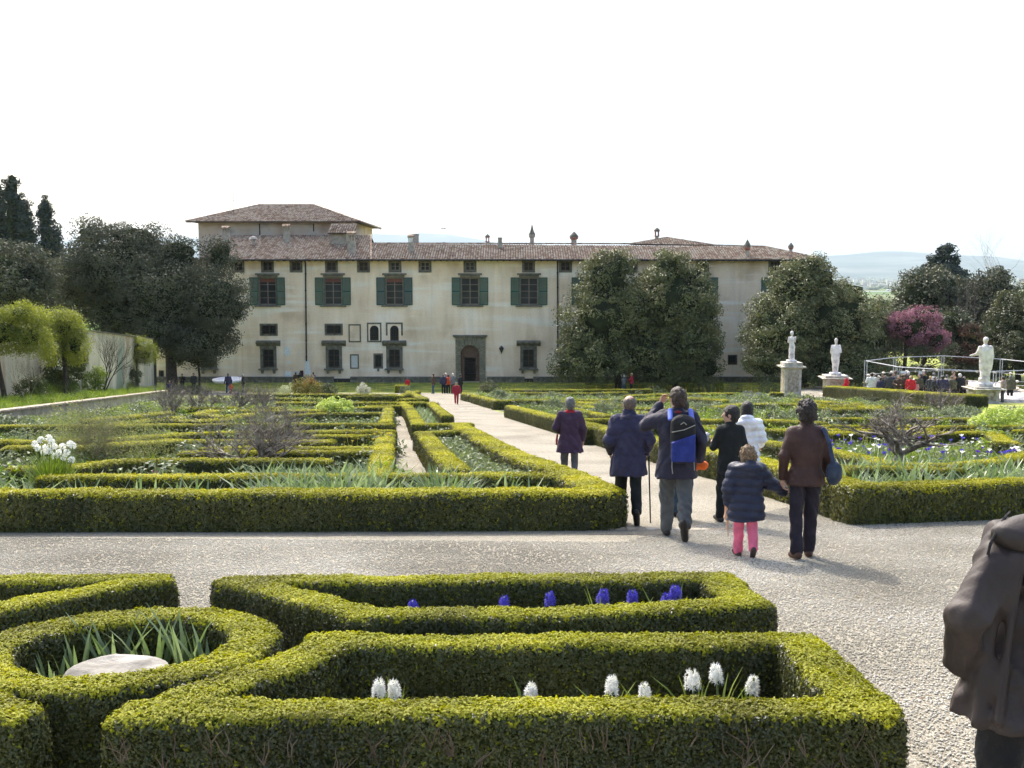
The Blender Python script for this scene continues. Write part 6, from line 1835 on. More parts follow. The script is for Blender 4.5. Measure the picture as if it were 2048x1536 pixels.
# 2 bald man in navy coat with stick
loc = stand(13.7, 1256); k2 = 1.66 / 1.7
build_person('person', 'balding man in a long navy coat walking with a black stick', loc, 0, 1.66, dict(
    L=((-.265, -.04, 1.12), (-.235, .12, .93), dict(curl=.8, n=(1, .2, 0))), R=((.265, -.03, 1.12), (.25, .14, .92), dict(curl=1.1, n=(-1, .2, 0))), lL=leg(-1, .14), lR=leg(1, -.24, .12, .04), seed=8, sw=.17,
    jacket=dict(mat=NAVY, hem=.66, w=1.08, flare=1.10, fold=.010, sl=.074, cw=1.25, ch=.05, yoke=1.22, belt=.93), trousers=dict(mat=BLACKC, w=1.02), shoe=SHOEB, hair=dict(mat=BALDH, type='bald', g=1.0), yaw=.25, hs=1.02,
    extra=[('turned_up_collar', NAVY, lambda s, q: (s.ell(q['neck'] + v3(0, -.012, .0), (.135, .10, .055), k=.02), s.cap(q['neck'] + v3(-.13, -.03, -.03), q['neck'] + v3(0, -.09, .03), .03, k=.02), s.cap(q['neck'] + v3(.13, -.03, -.03), q['neck'] + v3(0, -.09, .03), .03, k=.02)), ((-.25, -.25, 1.3), (.25, .2, 1.6)), .010)]))
held('walking_stick', 'thin black walking stick in the right hand of the man in the navy coat', 'walking stick', loc, 0, k2,
     lambda s: (s.cap(v3(.285, .17, .86), v3(.30, .02, .0), .012, .010, k=.004), s.cap(v3(.285, .11, .885), v3(.285, .21, .88), .013, k=.006)), (.2, -.05, -.01), (.4, .28, .95), cl((.015, .013, .012), .4), .008)
# 3 man with rucksack, hand raised to his face
loc = stand(12.45, 1350); k3 = 1.78 / 1.7
build_person('person', 'dark haired man in a dark navy jacket and grey trousers, left hand raised to face', loc, -.08, 1.78, dict(
    L=((-.34, .10, 1.27), (-.17, .20, 1.50), dict(curl=.75, d=(.35, -.05, 1), n=(.5, -.6, 0))), R=((.265, -.05, 1.13), (.26, .04, .88), dict(curl=1.2, n=(-1, .2, 0))), lL=leg(-1, .18, 0, .02), lR=leg(1, -.28, .15, .05), seed=12, sw=.17,
    jacket=dict(mat=cl((.020, .019, .036), .7), hem=.71, w=1.04, flare=1.08, fold=.011, sl=.068), trousers=dict(mat=cl((.085, .09, .09), .85), w=1.10, fold=.013), shoe=SHOEB, hair=dict(mat=BROWNH, type='short', g=1.06), yaw=.5,
    extra=[('scarf', cl((.22, .03, .03), .9), lambda s, q: s.ell(q['neck'] + v3(0, -.005, .022), (.088, .085, .03), k=.02), ((-.2, -.2, 1.35), (.2, .2, 1.6)), .010)]))
bp = thing('rucksack', 'black and blue rucksack on the back of the man in grey trousers', 'rucksack', loc, -.08)
s = Soft((-.22, -.45, .85), (.26, -.05, 1.5), .009); s.boxr((.05, -.22, 1.16), (.135, .075, .235), .06); s.ell((.05, -.22, 1.37), (.10, .07, .07), k=.05); s.boxr((.05, -.27, 1.0), (.12, .06, .09), .04, k=.02)
s.warp(lambda x, y, z: (.006 * vnoise(x, y, z, 16, 3) + .005 * np.exp(-((z - 1.10) / .008) ** 2)).astype(np.float32)); s.build('bag', cl((.018, .017, .017), .8), bp, k3)
s = Soft((-.12, -.45, .95), (.24, -.2, 1.32), .009); s.boxr((.05, -.30, 1.09), (.128, .055, .165), .03); s.warp(lambda x, y, z: (.004 * vnoise(x, y, z, 22, 5)).astype(np.float32))
s.f = np.maximum(s.f, ((s.ax[2][None, None, :] - (1.19 + .35 * (s.ax[0][:, None, None] - .055))) * .9)); s.build('front_pocket', cl((.018, .032, .19), .7), bp, k3)
s = Soft((-.2, -.3, 1.1), (.26, .22, 1.52), .009)
for e, x in ((-1, -.085), (1, .15)): s.cap((x, -.19, 1.38), (x * .95, -.05, 1.465), .024, k=.01, sx=1.2, sz=.8); s.cap((x * .95, -.05, 1.465), (x * .95, .12, 1.36), .022, k=.01)
s.build('strap', cl((.08, .13, .5), .7), bp, k3)
q = MB(); q.tube([(.02, -.305, 1.34), (.05, -.335, 1.37), (.08, -.305, 1.34)], .006, 5); q.tube([(-.065, -.30, 1.02), (-.07, -.32, .88), (-.06, -.31, .80)], .005, 4); q.tube([(.165, -.30, 1.02), (.17, -.32, .90), (.175, -.31, .84)], .005, 4); q.tube([(-.075, -.30, 1.255), (.05, -.36, 1.29), (.175, -.30, 1.335)], .0045, 4)
o = q.build('webbing', cl((.25, .25, .22), .7), bp); o.scale = (k3,) * 3
held('orange_bag', 'crumpled orange cap in the right hand of the man with the rucksack', 'cap', loc, -.08, k3, lambda s: (s.ell((.285, .06, .83), (.085, .05, .055), k=.02), s.cap((.21, .04, .82), (.20, .03, .74), .03, .022, k=.03), s.warp(lambda x, y, z: (.008 * vnoise(x, y, z, 25, 3)).astype(np.float32))), (.1, -.08, .65), (.45, .2, .95), cl((.75, .14, .02), .7), .009)
# 4 woman with black bob behind him
loc = stand(14.2, 1362)
build_person('person', 'black haired woman mostly hidden behind the man with the rucksack, in jeans', loc, -.15, 1.60, dict(
    L=hang(-1), R=hang(1), lL=leg(-1, .14), lR=leg(1, -.18, .06), seed=15,
    jacket=dict(mat=cl((.03, .028, .04), .8), hem=.80, w=1.05, fold=.006), trousers=dict(mat=JEANS), shoe=SHOEB, hair=dict(mat=BLACKH, type='bob', g=1.05), yaw=-.2))
# 5 short haired woman in black, face turned left
loc = stand(13.7, 1457)
build_person('person', 'woman with short black hair in a black jacket, her face turned to the left', loc, .1, 1.52, dict(
    L=((-.235, .04, 1.12), (-.20, .22, 1.14), dict(curl=.9, n=(1, 0, .2))), R=((.215, .0, 1.12), (.16, .14, .98), dict(curl=.8)), lL=leg(-1, .14), lR=leg(1, -.16, .05), seed=18, sw=.15,
    jacket=dict(mat=BLACKC, hem=.74, w=.90, fold=.008), trousers=dict(mat=BLACKC), shoe=SHOEB, hair=dict(mat=BLACKH, type='short', g=1.08), yaw=1.15, hs=1.08))
held('paper_cup', 'small white cup in the hands of the woman in black', 'cup', loc, .1, .9, lambda s: s.cap((-.27, .25, 1.19), (-.27, .25, 1.26), .03, .034, k=0), (-.4, .1, 1.1), (-.1, .4, 1.35), WHITEC, .01)
# 6 white puffer
loc = stand(15.0, 1490)
build_person('person', 'black haired woman in a white padded jacket behind the woman in black', loc, -.1, 1.54, dict(
    L=hang(-1), R=((.24, .02, 1.13), (.24, .18, 1.0), dict(curl=.7)), lL=leg(-1, .10), lR=leg(1, -.10, .02), seed=22,
    jacket=dict(mat=WHITEC, hem=.80, w=1.0, fold=.006, quilt=.105, sl=.072, hood=1.25), trousers=dict(mat=DTROU), shoe=SHOEB, hair=dict(mat=BLACKH, type='bob', g=1.06), yaw=-.15, hs=1.05))
# 7 child
loc7 = stand(11.2, 1490); k7 = 1.17 / 1.7
build_person('person', 'small fair haired child in a navy padded jacket and pink trousers', loc7, .05, 1.17, dict(child=True,
    L=((-.28, -.02, 1.10), (-.27, .05, .86), dict(curl=1.0, n=(1, .1, 0))), R=((.36, .03, 1.16), (.60, .05, 1.015), dict(curl=.5, d=(1, .1, -.1), n=(.2, .1, 1))), lL=leg(-1, .10, 0, 0), lR=leg(1, -.14, .09, .03), seed=25, sw=.18,
    jacket=dict(mat=NAVYP, hem=.60, w=1.34, flare=1.06, fold=.007, quilt=.125, sl=.085, cuff=.058, hood=1.45), trousers=dict(mat=PINKC, w=1.12), shoe=cl((.055, .04, .035), .7), hair=dict(mat=BLONDH, type='curly', g=1.08, rough=1.2), yaw=.35, head=(0, .02)))
um = held('small_umbrella', 'little folded cream and orange umbrella hanging from the hand of the child', 'umbrella', loc7, .05, k7,
     lambda s: (s.cap((-.27, .10, .80), (-.265, .10, .62), .035, .055, k=.02), s.cap((-.265, .10, .62), (-.255, .09, .42), .030, .012, k=.02), s.cap((-.255, .09, .42), (-.25, .09, .32), .006, k=.004), s.warp(lambda x, y, z: (.006 * np.sin(60 * x + 20 * z)).astype(np.float32))), (-.38, 0, .28), (-.15, .2, .9), M('umbrella_cloth', [(.55, .28, .16), (.72, .60, .42)], scale=9, rough=.6), .009)
# 8 woman in brown
loc8 = stand(11.1, 1606); k8 = 1.66 / 1.7
build_person('person', 'woman with dark curly hair in a brown quilted jacket holding the hand of the child', loc8, -.03, 1.66, dict(
    L=((-.235, -.03, 1.13), (-.235, .05, .87), dict(curl=.7, n=(1, .2, 0), d=(.1, .05, -1))), R=((.235, .0, 1.12), (.23, .13, .90), dict(curl=.6)), lL=leg(-1, -.06, .02), lR=leg(1, .12, .0, .0), seed=29, sw=.155,
    jacket=dict(mat=BROWNC, hem=.82, w=.95, waist=.92, flare=1.05, fold=.006, ch=.05), trousers=dict(mat=DTROU, w=.96, flare=1.1), shoe=SHOEBR, hair=dict(mat=DARKCURL, type='curly', g=1.22, rough=.8)))
sb = thing('shoulder_bag', 'dark blue shoulder bag hanging behind the right arm of the woman in brown', 'bag', loc8, -.03)
s = Soft((.1, -.35, .75), (.45, .15, 1.25), .009); s.ell((.265, -.13, .965), (.085, .085, .13), k=.02, rx=.1); s.warp(lambda x, y, z: (.008 * vnoise(x, y, z, 15, 2)).astype(np.float32)); s.build('bag', cl((.022, .035, .06), .6), sb, k8)
s = Soft((.0, -.3, .9), (.4, .2, 1.5), .008); s.cap((.25, -.17, 1.06), (.20, -.15, 1.30), .022, k=.01, sy=.5); s.cap((.20, -.15, 1.30), (.155, -.07, 1.425), .022, k=.01, sz=.6); s.cap((.155, -.07, 1.425), (.16, .10, 1.35), .02, k=.01); s.build('strap', cl((.03, .045, .09), .7), sb, k8)
# 9 man in the right foreground, cut off by the frame
loc9 = stand(4.05, 2034); 
build_person('person', 'person in a loose dark brown hooded jacket cut off by the right edge', loc9, .12, 1.70, dict(
    shz=.065, L=((-.33, -.10, 1.08), (-.255, .02, .86), dict(curl=.9, d=(.5, .5, -.6), n=(1, .2, 0))), R=((.40, -.02, 1.12), (.44, .12, .90), dict(curl=.6)), lL=leg(-1, -.12, .03, 0, .05), lR=leg(1, .26, 0, .02, .12), seed=34, sw=.185, lean=(.10, .03), head=(.06, .07),
    jacket=dict(mat=M('brown_shell', [(.024, .0165, .014), (.036, .0255, .022), (.050, .037, .032)], scale=3, rough=.62, spec=.35, bump=.10, bscale=90), hem=.655, w=1.08, flare=1.28, fold=.019, kind='drape', sl=.064, cuff=.062, collar=0,
        strokes=[((-.13, -.125, 1.36), (-.225, -.185, .70), .020, 'u'), ((-.05, -.135, 1.30), (-.10, -.225, .68), .018, 'u'), ((.03, -.13, 1.30), (.02, -.235, .68), .018, 'u'), ((.12, -.125, 1.30), (.14, -.22, .70), .018, 'u'),
                 ((-.185, -.10, 1.30), (-.265, -.115, .68), .020, 'u'), ((-.21, -.085, 1.36), (-.335, -.14, 1.12), .020, 'u'), ((-.17, -.07, 1.28), (-.27, -.17, 1.08), .018, 'u')]), trousers=dict(mat=cl((.014, .013, .013), .8), w=1.12, fold=.010), shoe=SHOEB, hair=dict(mat=GREYH, type='short'),
    extra=[('hood', M('hood_shell', [(.026, .019, .017), (.040, .031, .028)], scale=3, rough=.6, bump=.10, bscale=90), lambda s, q: (s.ell(q['neck'] + v3(-.07, -.085, -.045), (.235, .10, .085), k=.03, rx=.3), s.ell(q['neck'] + v3(.02, -.10, -.12), (.15, .07, .10), k=.05), s.warp(fold_fn(.007, 7, kind='drape'))), ((-.3, -.4, 1.1), (.5, .2, 1.65)), .010), ('collar_lining', M('checked_lining', [(.06, .07, .12), (.16, .18, .26), (.3, .32, .38)], scale=14, rough=.8), lambda s, q: (s.ell(q['neck'] + v3(-.005, -.045, .045), (.15, .085, .05), k=.03), s.warp(lambda x, y, z: (.010 * vnoise(x, y, z, 18, 3)).astype(np.float32))), ((-.15, -.3, 1.25), (.4, .2, 1.65)), .009)]), res=.0085)

_p9 = bpy.data.objects.get('person.008')
q = MB(); q.tube([(-.11, .0, 1.45), (-.15, -.03, 1.435), (-.19, -.055, 1.395), (-.225, -.07, 1.35), (-.24, -.08, 1.31)], .006, 5); q.build('shoulder_strap', cl((.012, .010, .010), .6), _p9)
# ---------------------------------------------------------------- small far away visitors: parts shared between them
def crowd_proto(kind):
    P = {}
    res = .024
    wl = {'walk': (leg(-1, .16), leg(1, -.14, .04)), 'stand': (leg(-1, 0), leg(1, .02)), 'hold': (leg(-1, .04), leg(1, -.02))}[kind]
    ar = {'walk': (hang(-1, .26, .10), hang(1, .26, -.08)), 'stand': (hang(-1), hang(1)), 'hold': (((-.27, .0, 1.13), (-.14, .22, 1.12)), ((.27, .0, 1.13), (.14, .22, 1.12)))}[kind]
    s = Soft((-.4, -.35, -.03), (.4, .45, 1.75), res); hc = v3(0, .03, 1.58)
    s.ell(hc, (.082, .098, .115), k=.01); s.cap((0, .12, 1.575), (0, .135, 1.56), .015, k=.01); s.cap((0, 0, 1.40), (0, .02, 1.52), .055, k=.02); s.cap((0, 0, .92), (0, 0, 1.3), .12, k=.03)
    for e in (-1, 1):
        a = ar[0 if e < 0 else 1]; el, wr = v3(*a[0]), v3(*a[1]); d = norm(wr - el)
        s.cap((e * .18, 0, 1.38), el, .05, .04, k=.02); s.cap(el, wr, .04, .03, k=.02); s.cap(wr, wr + d * .10, .036, .028, k=.01)
        l = wl[0 if e < 0 else 1]; s.cap((e * .085, 0, .9), v3(*l[0]), .07, .055, k=.02); s.cap(v3(*l[0]), v3(*l[1]), .05, .04, k=.02)
    P['body'] = s.mesh('body')
    s = Soft((-.4, -.35, .6), (.4, .45, 1.55), res)
    s.sect([(.80, .215, .16, 0, 0), (1.02, .19, .145, 0, 0), (1.30, .205, .14, 0, 0), (1.39, .16, .11, 0, 0), (1.46, .08, .08, 0, 0)], k=.02)
    for e in (-1, 1):
        a = ar[0 if e < 0 else 1]; s.cap((e * .18, 0, 1.37), v3(*a[0]), .075, .062, k=.03); s.cap(v3(*a[0]), v3(*a[1]), .06, .046, k=.02)
    s.warp(fold_fn(.010, 4)); P['jacket'] = s.mesh('jacket')
    s = Soft((-.3, -.4, -.02), (.3, .4, 1.05), res); s.sect([(.86, .165, .125, 0, 0), (1.0, .16, .12, 0, 0)], k=.03)
    for e in (-1, 1):
        l = wl[0 if e < 0 else 1]; s.cap((e * .085, 0, .88), v3(*l[0]), .092, .072, k=.03); s.cap(v3(*l[0]), v3(*l[1]), .07, .06, k=.02); s.cap(v3(*l[1]) + v3(0, -.02, -.03), v3(*l[1]) + v3(0, .14, -.045), .045, .04, k=.01)
    P['trousers'] = s.mesh('trousers')
    s = Soft(hc - .2, hc + .2, res * .8); s.ell(hc + v3(0, -.02, .025), (.092, .105, .105), k=.01); s.ell(hc + v3(0, -.055, -.04), (.075, .05, .07), k=.02); s.ell(hc + v3(0, .10, -.035), (.07, .07, .10), k=0, mode='s'); s.warp(lambda x, y, z: (.008 * vnoise(x, y, z, 30, 2)).astype(np.float32)); P['hair'] = s.mesh('hair')
    for m in P.values(): m.materials.append(None)
    return P
CR = {k: crowd_proto(k) for k in ('walk', 'stand', 'hold')}
SKIN2 = M('far_skin', [(.36, .19, .13), (.50, .31, .23)], scale=6, rough=.6)
CM = {'black': BLACKC, 'navy': NAVY, 'red': cl((.50, .02, .03), .8), 'brown': cl((.075, .045, .03), .9), 'darkred': cl((.30, .02, .035), .85), 'white': cl((.70, .68, .62), .8), 'grey': cl((.15, .15, .16), .9), 'cream': cl((.50, .44, .34), .9),
      'orange': cl((.62, .10, .03), .8), 'olive': cl((.09, .085, .05), .9), 'blue': JEANS, 'tan': cl((.24, .18, .12), .9), 'char': CHAR, 'beige': cl((.33, .25, .21), .9), 'pink': cl((.5, .22, .22), .85)}
HM = {'black': BLACKH, 'brown': hairm((.10, .055, .03), 'chestnut_hair'), 'grey': GREYH, 'white': hairm((.55, .53, .50), 'white_hair'), 'blond': hairm((.42, .28, .13), 'blond_far'), 'dark': BROWNH}
def visitor(label, px, D, H, rz, kind, coat, trou, hair, group=None, sx=1.0, z=None, ys=None):
    p = foot(px, D)
    r = thing('person', label, 'person', (p.x, D, gz(D) if z is None else z), rz, group)
    r.scale = (H / 1.7 * sx, H / 1.7 * sx, H / 1.7)
    for n, m in (('body', SKIN2), ('jacket', CM[coat]), ('trousers', CM[trou]), ('hair', HM[hair])):
        o = bpy.data.objects.new(n, CR[kind][n]); COL.objects.link(o); o.parent = r
        o.material_slots[0].link = 'OBJECT'; o.material_slots[0].material = m
    return r
PI = math.pi
visitor('child in a red tracksuit coming up the path towards the camera', 913, 63, 1.30, PI, 'walk', 'darkred', 'darkred', 'dark', sx=1.1)
visitor('woman in a long black coat and jeans, left of the group at the villa door', 867, 92, 1.72, PI * .6, 'stand', 'brown', 'blue', 'dark')
visitor('man in dark coat at the left of the group before the villa door', 887, 92, 1.70, .3, 'stand', 'navy', 'black', 'grey')
visitor('person in an orange red jacket in the middle of the group before the villa door', 897, 92.5, 1.66, 0, 'stand', 'orange', 'black', 'dark')
visitor('white haired visitor behind the red jacket before the villa door', 892, 94, 1.78, 2.6, 'stand', 'grey', 'black', 'white')
visitor('white haired person in grey at the right of the group before the villa door', 906, 92, 1.74, .8, 'hold', 'grey', 'char', 'white')
visitor('person in black with long dark hair standing just right of the group', 921, 91, 1.68, -.8, 'stand', 'black', 'black', 'black')
visitor('visitor in a red jacket alone before the villa wall', 815, 98, 1.35, .4, 'stand', 'red', 'black', 'grey')
visitor('woman in a long blue coat with an orange scarf, left lawn path', 457, 91, 1.75, .6, 'walk', 'navy', 'blue', 'grey')
visitor('small child in an orange red jacket beside the woman in the blue coat', 462, 89, .95, .3, 'walk', 'orange', 'darkred', 'dark')
visitor('man in a dark suit with a pale cap on the left lawn path', 487, 94, 1.70, PI * .5, 'stand', 'black', 'black', 'white')
visitor('person in dark clothes far left under the holm oak, with something red', 365, 99, 1.7, PI, 'hold', 'black', 'black', 'dark')
visitor('person in grey under the holm oak, right of the other one', 388, 99, 1.75, PI, 'stand', 'char', 'black', 'dark')
visitor('person in dark blue crouching beyond the retaining wall', 340, 76, 1.25, .5, 'hold', 'navy', 'black', 'brown')
visitor('visitor in pale grey beside the trunk of the left magnolia', 1248, 97, 1.62, .6, 'hold', 'grey', 'blue', 'white')
visitor('visitor in a dark red coat beside the trunk of the left magnolia', 1263, 96.5, 1.78, 1.3, 'hold', 'darkred', 'black', 'blond', sx=1.15)
visitor('blond visitor in a red coat right of the second statue', 1692, 78, 1.66, .9, 'walk', 'red', 'red', 'white')
for px, lab, c, h in ((592, 'leftmost dark haired head behind the red tipped bush', 'brown', 'black'), (600, 'dark haired visitor in the middle behind the red tipped bush', 'black', 'dark'), (627, 'dark haired visitor right behind the red tipped bush', 'grey', 'black')):
    visitor(lab, px, 103, 1.45, 0, 'stand', c, 'black', h)
crowd = [(1742, 74, 'bald visitor in a white shirt at the left end of the crowd', 'white', 'dark', 'hold', 1.78, 1.2), (1751, 75.5, 'pale shirted visitor with a bag strap beside the leftmost one of the crowd', 'cream', 'dark', 'stand', 1.7, 1.1),
         (1760, 71, 'short visitor in dark navy in front, third of the crowd', 'navy', 'dark', 'stand', 1.5, 1), (1764, 75, 'brown haired visitor in charcoal near the left end of the crowd', 'char', 'brown', 'stand', 1.65, 1), (1770, 73.5, 'dark haired visitor in black jacket near the left of the crowd', 'black', 'dark', 'stand', 1.6, 1),
         (1779, 73, 'visitor with a dark cap in a charcoal coat', 'char', 'black', 'stand', 1.78, 1.15), (1789, 76, 'tall bald visitor standing behind the crowd', 'tan', 'brown', 'stand', 1.92, 1), (1784, 75, 'visitor in grey with white hair behind the dark cap', 'grey', 'grey', 'stand', 1.8, 1),
         (1796, 71, 'black haired visitor in a brown coat, low in front', 'brown', 'black', 'hold', 1.62, 1.15), (1803, 74, 'ginger haired visitor in olive in the crowd', 'olive', 'brown', 'stand', 1.68, 1), (1809, 73, 'visitor with brown hair and dark brown coat mid crowd', 'brown', 'brown', 'stand', 1.72, 1), (1815, 76, 'white haired tall visitor behind the blond woman', 'char', 'white', 'stand', 1.88, 1),
         (1820, 70.5, 'blond woman in a bright red coat in the crowd', 'red', 'blond', 'stand', 1.60, 1.15), (1831, 71, 'small child with brown hair and a white collar in front of the crowd', 'pink', 'brown', 'stand', 1.25, 1), (1836, 73, 'auburn haired woman in brown beside the red coat', 'olive', 'brown', 'stand', 1.66, 1.1),
         (1846, 74, 'dark haired man in a black suit, tallest in the middle of the crowd', 'black', 'black', 'stand', 1.86, 1.05), (1859, 72, 'fair haired woman in dark grey mid right of the crowd', 'char', 'blond', 'stand', 1.58, 1), (1866, 76, 'visitor in white with pinkish face behind the crowd', 'white', 'grey', 'stand', 1.78, 1), (1868, 71, 'visitor in charcoal leaning low in front', 'char', 'dark', 'stand', 1.52, 1.1),
         (1884, 70.5, 'broad visitor in a dark blue jacket with grey hair', 'navy', 'black', 'stand', 1.62, 1.4), (1892, 74, 'grey haired visitor in cream behind the dark blue jacket', 'cream', 'grey', 'stand', 1.66, 1), (1904, 76, 'visitor in brown with a cap right of the middle', 'tan', 'brown', 'stand', 1.86, 1), (1906, 72, 'visitor in an olive brown coat near the right end', 'olive', 'dark', 'stand', 1.6, 1.25),
         (1918, 72, 'white haired visitor in a black top and beige coat, right end of the crowd', 'black', 'white', 'stand', 1.74, 1.15), (1926, 73, 'visitor in a tan coat at the very right end of the crowd', 'tan', 'grey', 'stand', 1.55, 1.1), (1875, 75, 'dark haired visitor far back right of the middle', 'grey', 'black', 'stand', 1.55, 1), (1851, 76.5, 'short visitor with grey hair hidden behind the black suit', 'brown', 'grey', 'stand', 1.5, 1),
         (1806, 77, 'visitor with grey hair at the back left of the blond woman', 'grey', 'grey', 'stand', 1.68, 1)]
rr = random.Random(9)
for (px, D, lab, c, h, kd, H, sx) in crowd:
    visitor(lab, px, D - 2, H * 1.03, rr.uniform(-.7, .7) + (PI if rr.random() < .3 else 0), kd, c, 'black', h, 'crowd at the fountain', sx)
visitor('visitor in a beige pink coat, left of the pair at the right edge', 2005, 66, 1.62, .8, 'stand', 'beige', 'char', 'black', sx=1.2); visitor('visitor in a dark brown coat, right of the pair at the right edge', 2019, 67, 1.68, -.4, 'stand', 'olive', 'black', 'grey', sx=1.15)

# ================================================================== WALLS, STATUES, RAILING, VEHICLES
STONEW = M('lichened_stone', [(.18, .13, .08), (.34, .29, .22), (.46, .42, .35)], scale=5, rough=.9, bump=.5, bscale=20)
OLDWALL = M('stained_wall', [(.20, .24, .19), (.36, .34, .25), (.48, .44, .33), (.52, .48, .37), (.40, .30, .20)], scale=.55, rough=.95, bump=.5, bscale=6, coords='World', detail=9, stretch=(1, 1, .35))
# tall garden wall at the left
def gwall(name, label, A, Bp, h, th, lift, mat, capw=.12):
    A, Bp = Vector((*A, 0)), Vector((*Bp, 0)); d = (Bp - A).normalized(); n = Vector((d.y, -d.x, 0)); t = thing(name, label, 'wall')
    for nm, o0, o1, z0, z1, m in (('wall', 0, th, -.6, h, mat), ('coping', -capw, th + capw, h + .003, h + .07, STONE if h > 2 else STONEW)):
        q = MB(); 
        segs = 8
        for i in range(segs):
            a = A.lerp(Bp, i / segs); b = A.lerp(Bp, (i + 1) / segs)
            vs = []
            for p in (a, b):
                for o in (o0, o1):
                    for z in (z0, z1):
                        w = p - n * o; vs.append((w.x, w.y, gz(p.y) + lift + z))
            fs = [(0, 1, 5, 4), (2, 6, 7, 3), (1, 3, 7, 5), (0, 4, 6, 2)]
            if i == 0: fs.append((0, 2, 3, 1))
            if i == segs - 1: fs.append((4, 5, 7, 6))
            q.add(vs, fs)
        q.build(nm, m, t)
    return t
gw = gwall('garden_wall', 'tall stained plaster wall behind the yellow green trees at the left', (-24.2, 41), (-29.3, 88), 4.15, .4, .4, OLDWALL)
gwall('retaining_wall', 'low stone retaining wall with a pale coping along the left of the parterre', (-15.2, 20), (-24.9, 78), .50, .35, 0, M('rough_stone', [(.18, .16, .12), (.28, .26, .2), (.36, .33, .27)], scale=1.5, rough=.95, bump=.7, bscale=8, coords='World'))
# raised grass strip between both walls
mb = MB()
pa = [(-15.6, 20), (-25.3, 78), (-28.9, 88), (-24.0, 41), (-21.8, 20)]
mb.add([(x, y, gz(y) + .40) for x, y in pa], [tuple(range(5))])
verge = mb.build('verge', LAWN); tag(verge, kind='structure')
scatter(verge.data, 'verge_grass', TUFT, 7, .8, 1.9, 61)

# yellow green pollard trees before the wall
def pollard(label, px, D, blobs, n, seed, lean=0.0):
    b = (At(px, 720, D).x, D, gz(D) + .35)
    return tree('pollard_tree', label, b, [B(x, y, D + dd, rx, ry, b) for (x, y, rx, ry, dd) in blobs], n, .085, .04, YELLOWG, seed, clump=(.35, 45), trunk=(.13, .10), tips=5, up=.3, core=.42, inner=.6)
pollard('yellow green pollard tree at the left edge with a bare trunk', 4, 50, [(10, 665, 60, 44, 0), (60, 675, 36, 36, 0), (-40, 660, 60, 50, 0), (85, 690, 22, 26, 0), (70, 632, 30, 16, 0), (40, 625, 40, 20, 0)], 30000, 501)
t2 = pollard('yellow green pollard tree second from the left, over an ivy mass', 128, 57, [(130, 655, 38, 34, 0), (150, 690, 26, 38, 0), (115, 640, 26, 22, 0), (100, 700, 16, 30, 0)], 20000, 502)
pollard('small yellow green pollard tree near the wall end', 272, 82, [(275, 700, 34, 26, 0), (290, 710, 24, 20, 0), (258, 690, 18, 18, 0)], 14000, 503)
b = gbase(130, 60); t = thing('ivy', 'dark ivy and tall grasses hanging on the wall under the second pollard tree', 'climbing plant', (b[0], b[1], b[2]))
V, F = cloud([B(128, 740, 60, 36, 50, b, .7), B(150, 720, 60.5, 20, 30, b, .5), B(112, 765, 59.5, 22, 26, b, .6)], 9000, .13, .08, 504, clump=(.3, 45)); link('leaves', mesh_np('leaves', V, F), IVY, t)
q = MB(); q.tube([(0, .3, 0), (.1, .3, 2.2)], [.12, .06], 6); q.build('stem', BARK, t)
for i, (px, D, h_, lab) in enumerate(((203, 68, 1.5, 'tall leafless climber with upright dark stems on the wall'), (55, 53, .9, 'thin leafless climber on the stained wall near the left edge'), (240, 78, 1.0, 'leafless climber right of the upright one, beside the small pollard'))):
    b = (At(px, 760, D).x, D, gz(D) + .4); bare('bare_climber', lab, b, 1.0, .35, .06 if i == 0 else .03, 511 + i, 4, 4, first=h_, cat='climbing plant', nstem=3, upb=1.2, mat=BARK if i == 0 else GREYBARK)
for i, (px, py, D) in enumerate(((97, 815, 50), (150, 800, 56), (250, 790, 66))):
    b = (At(px, py, D).x, D, gz(D) + .4); bare('tall_weeds', ['pale feathery weeds at the wall foot, left', 'pale feathery weeds at the wall foot below the ivy', 'pale feathery weeds by the retaining wall, right'][i], b, 1, .5, .015, 521 + i, 3, 4, first=.45, cat='plant', nstem=6, upb=1.0, mat=GRASSM)

# ---------------------------------------------------------------- gravel walks
GR2 = GRAVEL
def gsheet(pts, h=.010): return sheet('gravel_path', pts, GR2, h)

# ---------------------------------------------------------------- statues
def pedestal(t, w, h, z0=0.0, mats=PALE, panel=True):
    q = MB(); q.box(-w * .62, w * .62, -w * .62, w * .62, z0 - .3, z0 + h * .12); bevel(q.build('plinth', mats, t), .02)
    q = MB(); q.box(-w * .5, w * .5, -w * .5, w * .5, z0 + h * .122, z0 + h * .82); d = bevel(q.build('shaft', mats, t), .015)
    if panel:
        q = MB()
        for (a, b) in ((-1, 0), (0, -1), (1, 0)):
            if a: q.box(a * w * .5 + (.0 if a > 0 else -.03), a * w * .5 + (.03 if a > 0 else 0), -w * .34, w * .34, z0 + h * .22, z0 + h * .74)
            else: q.box(-w * .34, w * .34, -w * .5 - .03, -w * .5 - .001, z0 + h * .22, z0 + h * .74)
        q.build('panel', STONEW, d)
    q = MB(); q.box(-w * .56, w * .56, -w * .56, w * .56, z0 + h * .822, z0 + h * .86); q.box(-w * .72, w * .72, -w * .72, w * .72, z0 + h * .862, z0 + h * .90); q.box(-w * .55, w * .55, -w * .55, w * .55, z0 + h * .902, z0 + h); bevel(q.build('cornice', mats, t), .015)
STONEW = M('lichened_stone', [(.18, .13, .08), (.34, .29, .22), (.46, .42, .35)], scale=5, rough=.9, bump=.5, bscale=20)
